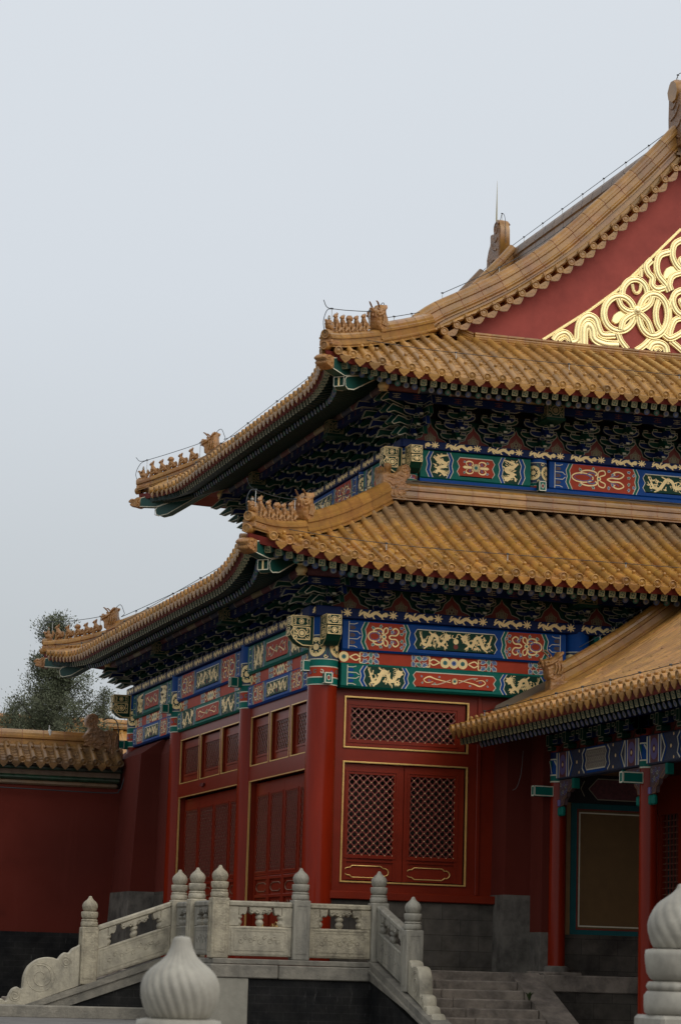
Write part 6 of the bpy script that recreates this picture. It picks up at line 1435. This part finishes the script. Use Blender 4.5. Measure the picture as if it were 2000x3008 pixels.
# posts, tie beams, small brackets
GYC = [36.40, 32.98, 29.5, 26.0]
for y in GYC:
    zb_ = 0 if y > 36 else -.88
    mb = MB(); mb.lathe([(.132, zb_), (.128, 2.0), (.122, 3.4)], 'red_paint', 20)
    c = part('column', mb, gal, frame((XG, y, 0), (1, 0, 0), (0, 1, 0), (0, 0, 1)))
    mb = MB(); 
    def ring(za, zb, m, dr=.003): mb.lathe([(.125+dr, za), (.125+dr, zb)], m, 18, cap=False)
    ring(2.84, 2.86, 'white_line', .005); ring(2.86, 2.94, 'green'); ring(2.94, 2.96, 'white_line', .005); ring(2.96, 3.18, 'blue'); ring(3.18, 3.2, 'white_line', .005); ring(3.2, 3.3, 'blue_dark')
    for k in range(6):
        a = k*1.047; mb.T = frame((.129*math.cos(a), .129*math.sin(a), 0), (-math.sin(a), math.cos(a), 0), (0, 0, 1), (math.cos(a), math.sin(a), 0)); mb.stroke([(-.05, 3.17), (.0, 3.07), (.05, 2.97)], .02, .003, 'white_line'); mb.poly([(-.05, 3.17), (.04, 3.17), (.05, 3.04)], .002, 'green')
    mb.T = None; part('painted_head', mb, c)
    mb = MB(); mb.lathe([(.2, -.04), (.2, .03), (.16, .06)], 'granite_pale', 20, (XG, y, zb_)); part('column_base', mb, gal)
    mb = MB(); mb.box(XG-.42, XG-.1, y-.06, y+.06, 2.62, 2.78, 'green'); mb.T = frame((XG-.422, y, 0), (0, -1, 0), (0, 0, 1), (-1, 0, 0)); outline(mb, [(-.05, 2.63), (.05, 2.63), (.05, 2.77), (-.05, 2.77)], .001, 'white_line', .02)
    for s in (-1, 1): mb.T = frame((0, y+s*.061, 0), (1, 0, 0), (0, 0, 1), (0, s, 0)); outline(mb, [(XG-.41, 2.63), (XG-.11, 2.63), (XG-.11, 2.77), (XG-.41, 2.77)], .001, 'white_line', .016)
    mb.T = None; part('beam_end', mb, gal)
    if y < 36.45+1: 
        mb = MB(); mb.box(XG-.55, XG+.1, y-.10, y+.10, 3.72, 3.95, 'green_dark'); mb.T = frame((XG-.552, y, 0), (0, -1, 0), (0, 0, 1), (-1, 0, 0)); outline(mb, [(-.09, 3.73), (.09, 3.73), (.09, 3.94), (-.09, 3.94)], .001, 'edge_line', .014)
        mb.T = frame((0, y-.101, 0), (1, 0, 0), (0, 0, 1), (0, -1, 0)); outline(mb, [(XG-.54, 3.73), (XG, 3.73), (XG, 3.94), (XG-.54, 3.94)], .001, 'edge_line', .014); mb.T = None; part('beam_head', mb, gal)
def gallery_beam(L, rs):
    mb = MB(); H = .42; mb.box(0, L, 0, H, -.2, 0, 'navy_brocade', .02)
    def band(u0, u1, m, c=.003): mb.poly([(u0, .02), (u1, .02), (u1, H-.02), (u0, H-.02)], c, m)
    for s in (0, 1):
        X = (lambda x: L-x) if s else (lambda x: x)
        for a, b, m in ((.02, .07, 'white_line'), (.07, .12, 'blue'), (.12, .15, 'white_line'), (.15, .42, 'maroon_brocade'), (.42, .45, 'white_line'), (.45, .50, 'blue'), (.50, .53, 'white_line')): band(*sorted((X(a), X(b))), m)
        mb.disc(X(.285), H/2, .13, .005, 'violet', 14, .05, 1.2); mb.disc(X(.285), H/2, .03, .006, 'gold', 8)
        for k in (0, 1): mb.stroke([(X(.53+.06*k), .02), (X(.66+.06*k), H/2), (X(.53+.06*k), H-.02)], .03, .004, 'white_line' if k == 0 else 'blue')
        mb.disc(X(.86), H*.5, .028, .005, 'gold', 6); mb.disc(X(.95), H*.12, .025, .005, 'gold', 5); mb.disc(X(.95), H*.88, .025, .005, 'gold', 5)
        mb.stroke([(X(1.16), .03), (X(1.07), H*.25), (X(1.11), H/2), (X(1.07), H*.75), (X(1.16), H-.03)], .03, .006, 'white_line'); mb.stroke([(X(1.21), .03), (X(1.12), H*.25), (X(1.16), H/2), (X(1.12), H*.75), (X(1.21), H-.03)], .025, .006, 'blue')
    P = endpanel(1.2, L-1.2, .07, H-.05, .05); mb.poly(P, .005, 'brocade'); mb.stroke(P+[P[0]], .02, .007, 'white_line'); band(1.25, L-1.25, 'blue', .004)
    for i in range(9):
        for j in range(3): u = 1.32+(L-2.64)*i/8; mb.disc(u, .12+.095*j, .035, .007, 'edge_line', 8, .024)
    return mb
for i in range(3):
    L = GYC[i]-GYC[i+1]-.22
    mb = gallery_beam(L, i); part('tie_beam', mb, gal, facing_L(XG-.09, GYC[i]-.11, 2.88))
    mb = MB(); mb.T = facing_L(XG-.02, GYC[i]+.0, 3.30); mb.box(0, L+.22, 0, .42, -.08, 0, 'red_dark')
    n = 5; p_ = (L+.22)/n
    for k in range(n):
        u = p_*(k+.5); mb.poly([(u-.13, .01), (u-.05, .1), (u, .3), (u+.05, .1), (u+.13, .01)], .003, 'red_carved'); mb.stroke([(u-.16, .01), (u-.07, .11), (u-.02, .3)], .02, .005, 'green_dark'); mb.stroke([(u+.16, .01), (u+.07, .11), (u+.02, .3)], .02, .005, 'green_dark')
        for q in ((-.02, .06), (.02, .06), (0, .11)): mb.disc(u+q[0], q[1], .018, .006, 'gold_pale', 6)
    part('bracket_board', mb, gal)
    for k in range(n+1):
        mb = MB(); 
        for (a, b, c, d_, e_, f, m) in ((-.09, .09, 0, .07, -.06, .1, 'green_dark'), (-.26, .26, .1, .18, -.02, .07, 'blue_dark'), (-.31, -.19, .18, .25, -.03, .09, 'green_dark'), (.19, .31, .18, .25, -.03, .09, 'green_dark'), (-.06, .06, .07, .25, 0, .13, 'green_dark')):
            mb.box(a, b, c, d_, e_, f, m, .01); mb.T = frame((0, 0, f+.001), (1, 0, 0), (0, 1, 0), (0, 0, 1)); outline(mb, [(a+.01, c+.01), (b-.01, c+.01), (b-.01, d_-.01), (a+.01, d_-.01)], .001, 'edge_line', .01); mb.T = None
        part('bracket_set', mb, gal, facing_L(XG-.06, GYC[i]-p_*k, 3.32))
    mb = MB(); mb.T = facing_L(XG-.08, GYC[i], 3.60); mb.box(0, L+.22, 0, .12, -.08, 0, 'blue_dark'); part('fillet', mb, gal)
    mb = MB(); mb.T = facing_L(XG, GYC[i], 0) @ frame((0, 3.83, -.0), (0, 0, 1), (0, 1, 0), (1, 0, 0))
    for k, (z0, z1, m) in enumerate(((0, .4, 'leaf_carve'), (.4, .45, 'white_line'), (.45, .9, 'navy_brocade'), (.9, .95, 'white_line'), (.95, 2.4, 'maroon_brocade'), (2.4, 2.45, 'white_line'), (2.45, 3.0, 'navy_brocade'), (3.0, 3.05, 'white_line'), (3.05, L+.22, 'leaf_carve'))): mb.lathe([(.11, z0), (.11, z1)], m, 16, cap=False)
    part('eave_purlin', mb, gal)
    for s in (0, 1):      # carved corner brackets (spandrels)
        yb = GYC[i] if s == 0 else GYC[i+1]; sg = 1 if s == 0 else -1
        M = frame((XG, yb-sg*.112, 2.87), (0, -sg, 0), (0, 0, 1), (-1, 0, 0)); mb = MB()
        P = [(0, 0), (.62, 0), (.60, -.10), (.50, -.16), (.42, -.20), (.34, -.17), (.30, -.26), (.22, -.30), (.20, -.38), (.0, -.40)]
        mb.prism(P, -.03, .03, 'leaf_carve'); mb.T = frame((0, 0, .031), (1, 0, 0), (0, 1, 0), (0, 0, 1)); outline(mb, P[1:], .002, 'copper', .018)
        for k in range(9): mb.stroke(spiral(.07+.065*(k % 5)+.03*(k//5), -.07-.11*(k//5)-.03*(k % 2), .04, 1.2, k, 1 if k % 2 else -1, 10), .011, .003, ('edge_line', 'violet', 'blue_pale')[k % 3])
        mb.box(-.0, .09, -.55, -.41, -.04, .03, 'green', .02); mb.box(.1, .2, -.55, -.41, -.04, .03, 'green', .02); mb.box(.0, .07, -.40, -.30, -.04, .032, 'violet', .01); mb.box(.62, .70, -.16, .0, -.06, .05, 'green', .01); mb.T = None
        part('spandrel', mb, gal, M)
# end wall with the ochre panel, side pier, terrace under the gallery
mb = MB(); ye = 36.62
mb.box(14.60, 14.69, ye-.1, ye+.2, 0, 3.3, 'red_dark'); part('jamb_post', mb, gal); mb = MB()
mb.box(14.692, 16.55, ye, ye+.3, .535, 3.9, 'ochre_plaster'); part('end_wall', mb, gal)
mb = MB(); mb.T = facing_R(0, ye, 0); mb.box(14.80, 16.5, .545, 2.56, 0, .02, 'teal'); mb.box(14.895, 16.4, .62, 2.47, .02, .028, 'red_carved'); mb.box(14.915, 16.38, .64, 2.45, .028, .032, 'ochre_panel'); rect_frame(mb, 14.925, 16.37, .665, 2.42, .02, .032, .036, 'white_line'); part('wall_panel', mb, gal)
mb = MB(); mb.T = facing_R(0, ye, 0); mb.box(14.62, 18, 2.562, 3.0, 0, .1, 'black')
P = [(15.05, 2.78), (15.2, 2.62), (15.95, 2.62), (16.1, 2.78), (15.95, 2.94), (15.2, 2.94)]; mb.poly(P, .102, 'maroon_brocade'); mb.stroke(P+[P[0]], .014, .104, 'edge_line'); mb.stroke([(14.98, 2.66), (14.92, 2.78), (14.98, 2.9)], .014, .104, 'edge_line'); part('inner_tie_beam', mb, gal)
mb = MB(); mb.T = facing_R(0, ye-.002, 0); mb.box(XG+.1, 18, -.06, .54, -.3, .012, 'granite'); part('stone_dado', mb, gal)
mb = MB(); battered(mb, [(14.28, 35.9, -1, -1), (XG-.1, 35.9, 0, -1), (XG-.1, 37.2, 0, 0), (14.28, 37.2, -1, 0)] if False else [(14.27, 36.46, -1, -1), (14.44, 36.46, 0, -1), (14.44, 37.2, 0, 0), (14.27, 37.2, -1, 0)], FL, .56, 4.1, .0, 'granite_pale', 'red_wall'); part('end_pier', mb, gal)
mb = MB(); mb.box(14.14, 24, 36.03, 36.9, -.93, -.33, 'granite'); part('gallery_base', mb, gal)
mb = MB(); mb.box(14.142, 15.7, 36.0, 36.9, -.328, -.075, 'step_stone', .014); mb.box(15.706, 20, 36.0, 36.9, -.328, -.075, 'step_stone', .014); mb.box(14.2, 14.8, 36.1, 36.9, -.08, -.03, 'step_stone', .01); part('base_coping', mb, gal)
mb = MB(); mb.box(16.17, 16.5, 10, 35.99, -.93, .02, 'granite'); part('inner_dado', mb, gal)
mb = MB(); mb.box(16.6, 16.7, 10, 36.5, 0, 4.8, 'red_dark'); mb.box(16.2, 16.6, 10, 36.5, 3.01, 4.8, 'red_dark'); part('back_wall', mb, gal)
xf = 16.2
for y0, y1 in ((36.58, 33.1), (32.9, 29.6), (29.4, 26.1)):      # lattice doors on the inner side of the veranda
    mb = MB(); F = frame((xf, 0, 0), (0, -1, 0), (0, 0, 1), (-1, 0, 0)); mb.T = F; a, b = -y0, -y1
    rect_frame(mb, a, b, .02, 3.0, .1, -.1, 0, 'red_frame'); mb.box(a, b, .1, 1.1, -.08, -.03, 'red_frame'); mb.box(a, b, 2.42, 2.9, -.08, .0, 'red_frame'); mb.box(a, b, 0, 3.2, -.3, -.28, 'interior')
    lw = (b-a-.2)/4
    for q in range(4):
        u0 = a+.1+lw*q; mb.box(u0, u0+.1, 1.1, 2.42, -.08, -.02, 'red_frame'); mb.box(u0+lw-.1, u0+lw, 1.1, 2.42, -.08, -.02, 'red_frame')
        n = int((lw-.2)/.105)
        for k in range(1, n): u_ = u0+.1+(lw-.2)*k/n; mb.box(u_-.008, u_+.008, 1.1, 2.42, -.07, -.045, 'lattice_red')
        for k in range(1, 14): v_ = 1.1+1.32*k/14; mb.box(u0+.1, u0+lw-.1, v_-.008, v_+.008, -.072, -.04, 'lattice_red')
        for k in range(1, n):
            for j in range(1, 14): u_, v_ = u0+.1+(lw-.2)*k/n, 1.1+1.32*j/14; mb.add([(u_-.014, v_, -.035), (u_, v_-.014, -.035), (u_+.014, v_, -.035), (u_, v_+.014, -.035)], [(0, 1, 2, 3)], 'gold_pale')
    part('lattice_front', mb, gal)
cable(groof, [evG.P(.42, b, .52).ravel() for b in np.linspace(1.9, GBT, 14)], [(evG.P(.42, b, .52).ravel(), .16) for b in (2.25, 2.95, 3.7)])
cable(groof, [evG.P(a, .42, .16).ravel() for a in np.arange(.2, 11, .5)], [(evG.P(a, .42, .16).ravel(), .1) for a in np.arange(.2, 11, 1.0)], .006)
mb = MB(); mb.tube(smooth_path([(14.1, 36.9, 3.35), (14.06, 36.86, 3.0), (13.98, 36.82, 2.78), (13.9, 36.8, 2.72)], 4), .006, 'wire_grey', 5); part('loose_wire', mb, gal)

# ------------------------------------------------------------------ courtyard wall (left)
cw = thing('courtyard_wall', 'long dark red courtyard wall with golden tile coping at the left of the hall', 'wall', (4, 49.8, -.9))
YW = 49.65
mb = MB(); mb.box(-30, 10.45, YW, YW+.8, .44, 3.30, 'red_wall'); part('plastered_face', mb, cw)
mb = MB(); mb.box(-30, 10.42, YW-.03, YW+.83, -.92, .44, 'brick_dark'); part('brick_base', mb, cw)
mb = MB(); mb.box(-30, 10.36, YW-.06, YW+.86, 3.302, 3.40, 'brown_glaze', .03); mb.box(-30, 10.40, YW-.11, YW+.91, 3.402, 3.50, 'green_glaze', .035); mb.box(-30, 10.40, YW-.04, YW+.84, 3.502, 3.60, 'brown_glaze'); mb.box(-30, 10.42, YW-.12, YW+.92, 3.602, 3.68, 'green_glaze', .02); part('glazed_cornice', mb, cw)
def prof_w(dd): return 3.76+.62*np.asarray(dd, float)
evW = Eave(20, 0, 0, 0, 0, -1, prof_w, lambda a, b, z: np.stack([10.33-a, YW-.28+b, z], -1), corners=(0, 0))
mb = MB(); tile_field(mb, evW, [.0+.245*k for k in range(52)], lambda a: .52, 'tile_wall', rr=.066, roll_len=.26, pan_step=.075, pitch=.245)
mb.add([(-2.4, YW-.27, 3.73), (10.4, YW-.27, 3.73), (10.4, YW+.35, 4.05), (-2.4, YW+.35, 4.05)], [(0, 1, 2, 3)], 'tile_wall'); mb.add([(-2.4, YW+.35, 4.1), (10.4, YW+.35, 4.1), (10.4, YW+1.1, 3.7), (-2.4, YW+1.1, 3.7)], [(0, 1, 2, 3)], 'tile_wall')
wr = part('coping_tiles', mb, cw)
mb = MB(); ridge(mb, [(9.72, YW+.36, 4.0), (-3, YW+.36, 4.0)], .42, 'ridge_tile', seg=.42, wscale=1.1, tilt=1)
mb.tube([(9.85, YW+.22, 4.06), (-3, YW+.22, 4.06)], .06, 'tile_wall', 8); part('ridge', mb, cw)
for x in (9.0, 7.5, 6.1):
    mb = MB(); mb.tube([(x, YW+.36, 4.4), (x, YW+.36, 4.53)], .012, 'wire_white', 5); mb.lathe([(.02, 0), (.12, .005)], 'wire_white', 8, (x, YW+.3, 4.40)) if False else None; mb.box(x-.03, x+.03, YW+.25, YW+.47, 4.30, 4.435, 'wire_white', .02); part('cable_clip', mb, cw)
# end dragon of the coping, old and brown
mb = MB(); P = [(-.28, .02), (-.22, .12), (-.3, .2), (-.2, .3), (-.14, .38), (-.22, .44), (-.24, .56), (-.18, .66), (-.07, .69), (.02, .64), (.05, .54), (.0, .47), (.06, .40), (.16, .34), (.24, .37), (.4, .36), (.45, .30), (.47, .02), (.42, -.16), (.50, -.34), (.30, -.38), (.22, -.12), (.02, -.06), (-.1, -.02)]
M = frame((9.93, YW+.30, 4.12), (1, 0, 0), (0, 0, 1), (0, -1, 0)); mb.puffy(P, 0, .13, .03, 'carved_dark')
mb.T = frame((0, 0, .12), (1, 0, 0), (0, 1, 0), (0, 0, 1)); mb.tube([(a, b, .0) for a, b in spiral(-.09, .55, .11, 1.5, -1, 1, 22)], .02, 'carved_dark', 6)
for L in ([(-.2, .25), (-.05, .3), (.1, .22), (.3, .28)], [(-.25, .1), (-.1, .14), (.05, .05), (.2, .12)], [(.25, .3), (.3, .1), (.28, -.1), (.36, -.3)], [(.1, .3), (.15, .1), (.05, 0)], [(.4, .25), (.38, .0), (.42, -.1)]): mb.tube(smooth_path([(a, b, 0) for a, b in L], 4), .022, 'carved_dark', 6)
mb.T = None; part('end_dragon', mb, cw, M)
mb = MB(); mb.box(10.22, 10.46, YW+.06, YW+.3, 3.86, 4.10, 'carved_dark', .02); part('end_block', mb, cw)
cable(cw, smooth_path([(10.05, YW+.3, 4.68), (10.2, YW+.3, 4.73), (10.35, YW+.28, 4.66), (10.4, YW+.25, 4.3), (10.38, YW+.2, 3.95), (10.44, YW+.1, 3.72), (10.5, YW-.1, 3.62)], 5), [], .012)
cable(cw, smooth_path([(10.48, YW-.2, 3.66), (10.42, YW-.2, 3.4), (10.36, YW-.18, 3.26), (10.1, YW-.14, 3.20), (8, YW-.1, 3.22), (5, YW-.1, 3.24)], 5), [], .012)

# ------------------------------------------------------------------ far roof beyond the wall
fh = thing('distant_hall', 'distant golden roof just visible behind the wall beside the hall', 'building', (14, 88, 0))
mb = MB()
for i, x in enumerate(np.arange(12.5, 19.2, .4)):
    mb.tube([(x, 84, 4.9), (x, 87, 6.7), (x, 88.5, 8.0)], .09, 'tile_gallery', 6)
mb.add([(10, 84, 4.88), (19.4, 84, 4.88), (19.4, 88.5, 8.0), (10, 88.5, 8.0)], [(0, 1, 2, 3)], 'tile_gallery'); mb.add([(10, 88.5, 8.0), (19.4, 88.5, 8.0), (19.4, 93, 4.9), (10, 93, 4.9)], [(0, 1, 2, 3)], 'tile_gallery'); part('roof', mb, fh)
mb = MB(); mb.box(11, 18.5, 85.5, 91.5, -1, 5.6, 'red_wall'); part('wall', mb, fh)
mb = MB(); ridge(mb, [(10, 88.5, 8.0), (19.4, 88.5, 8.0)], .35, 'ridge_tile', seg=.8, wscale=1.6); part('ridge', mb, fh)

# ------------------------------------------------------------------ trees
def conifer(name, lab, x, y, zb, h, wmax, seed, n_br, lean=(.0, .0), fullness=1.0):
    rg = np.random.default_rng(seed)
    t = thing(name, lab, 'tree', (x, y, zb)); 
    top = np.array([x+lean[0]*h, y+lean[1]*h, zb+h])
    axis = lambda f: np.array([x+lean[0]*h*f+.12*math.sin(3*f), y+lean[1]*h*f, zb+h*f])
    mb = MB(); mb.tube([axis(f) for f in np.linspace(0, .97, 12)], np.linspace(.02*h, .02, 12), 'bark', 8)
    CL = []
    for i in range(n_br):
        f = .56+.42*((i+rg.random())/n_br)
        prof = wmax*((1-f)/.42)**.95+.06
        ln = max(.18, prof*(.45+.65*rg.random())); a = rg.random()*6.283; el = .35+.5*rg.random()
        p0 = axis(f); dr = np.array([math.cos(a)*math.cos(el), math.sin(a)*math.cos(el), math.sin(el)*.8])
        pts = [p0, p0+dr*ln*.5+np.array([0, 0, -.04*ln]), p0+dr*ln+np.array([0, 0, .10*ln])]
        sp = smooth_path(pts, 4); mb.tube(sp, np.linspace(.011*ln+.02, .006, len(sp)), 'bark', 5, cap=False)
        m = int((2+ln*4.2)*fullness)
        for k in range(m):
            g = (.25+.75*rg.random()**.7); q = sp[min(len(sp)-1, int(g*(len(sp)-1)))]+rg.normal(0, .10+.06*ln, 3)*np.array([1, 1, .7])
            CL.append((q, .13+.14*rg.random()))
    part('trunk', mb, t)
    V = []; F = []; nv = 0
    for c, s in CL:
        nl = 80
        P = c+rg.normal(0, 1, (nl, 3))*s*np.array([.62, .62, .5])
        for p in P:
            dd = p-c; dd = dd/(np.linalg.norm(dd)+1e-6)+rg.normal(0, .4, 3)+np.array([0, 0, .7]); dd /= np.linalg.norm(dd); sd = np.cross(dd, rg.normal(0, 1, 3)); sd /= np.linalg.norm(sd)+1e-6
            l = .05+.05*rg.random(); w_ = .010+.010*rg.random()
            V += [p-sd*w_*.4, p+dd*l*.5-sd*w_, p+dd*l, p+dd*l*.5+sd*w_]; F.append((nv, nv+1, nv+2, nv+3)); nv += 4
    mb = MB(); mb.add(V, F, 'foliage'); part('crown', mb, t)
def at_px(px, py, Y):
    v = px_dir(px, py); k = Y/v.y; return v*k
p = at_px(152, 2150, 78); q = at_px(163, 1795, 78)
conifer('cypress_tree', 'tall dark green cypress with an open pointed crown rising behind the courtyard wall', p.x, 78, -1.6, q.z+1.6, 2.35, 5, 120, ((q.x-p.x)/q.z*.6, 0))
p = at_px(40, 2150, 84); conifer('cypress_tree', 'small dark treetop just above the wall coping at the left edge', p.x, 84, -1.6, at_px(40, 2060, 84).z+1.6, 2.2, 11, 60, (0, 0))
p = at_px(300, 2110, 90); conifer('cypress_tree', 'narrow green treetop between the big cypress and the hall', p.x-.0, 90, -1.6, at_px(300, 2015, 90).z+1.6, 1.8, 23, 55, (0, 0))
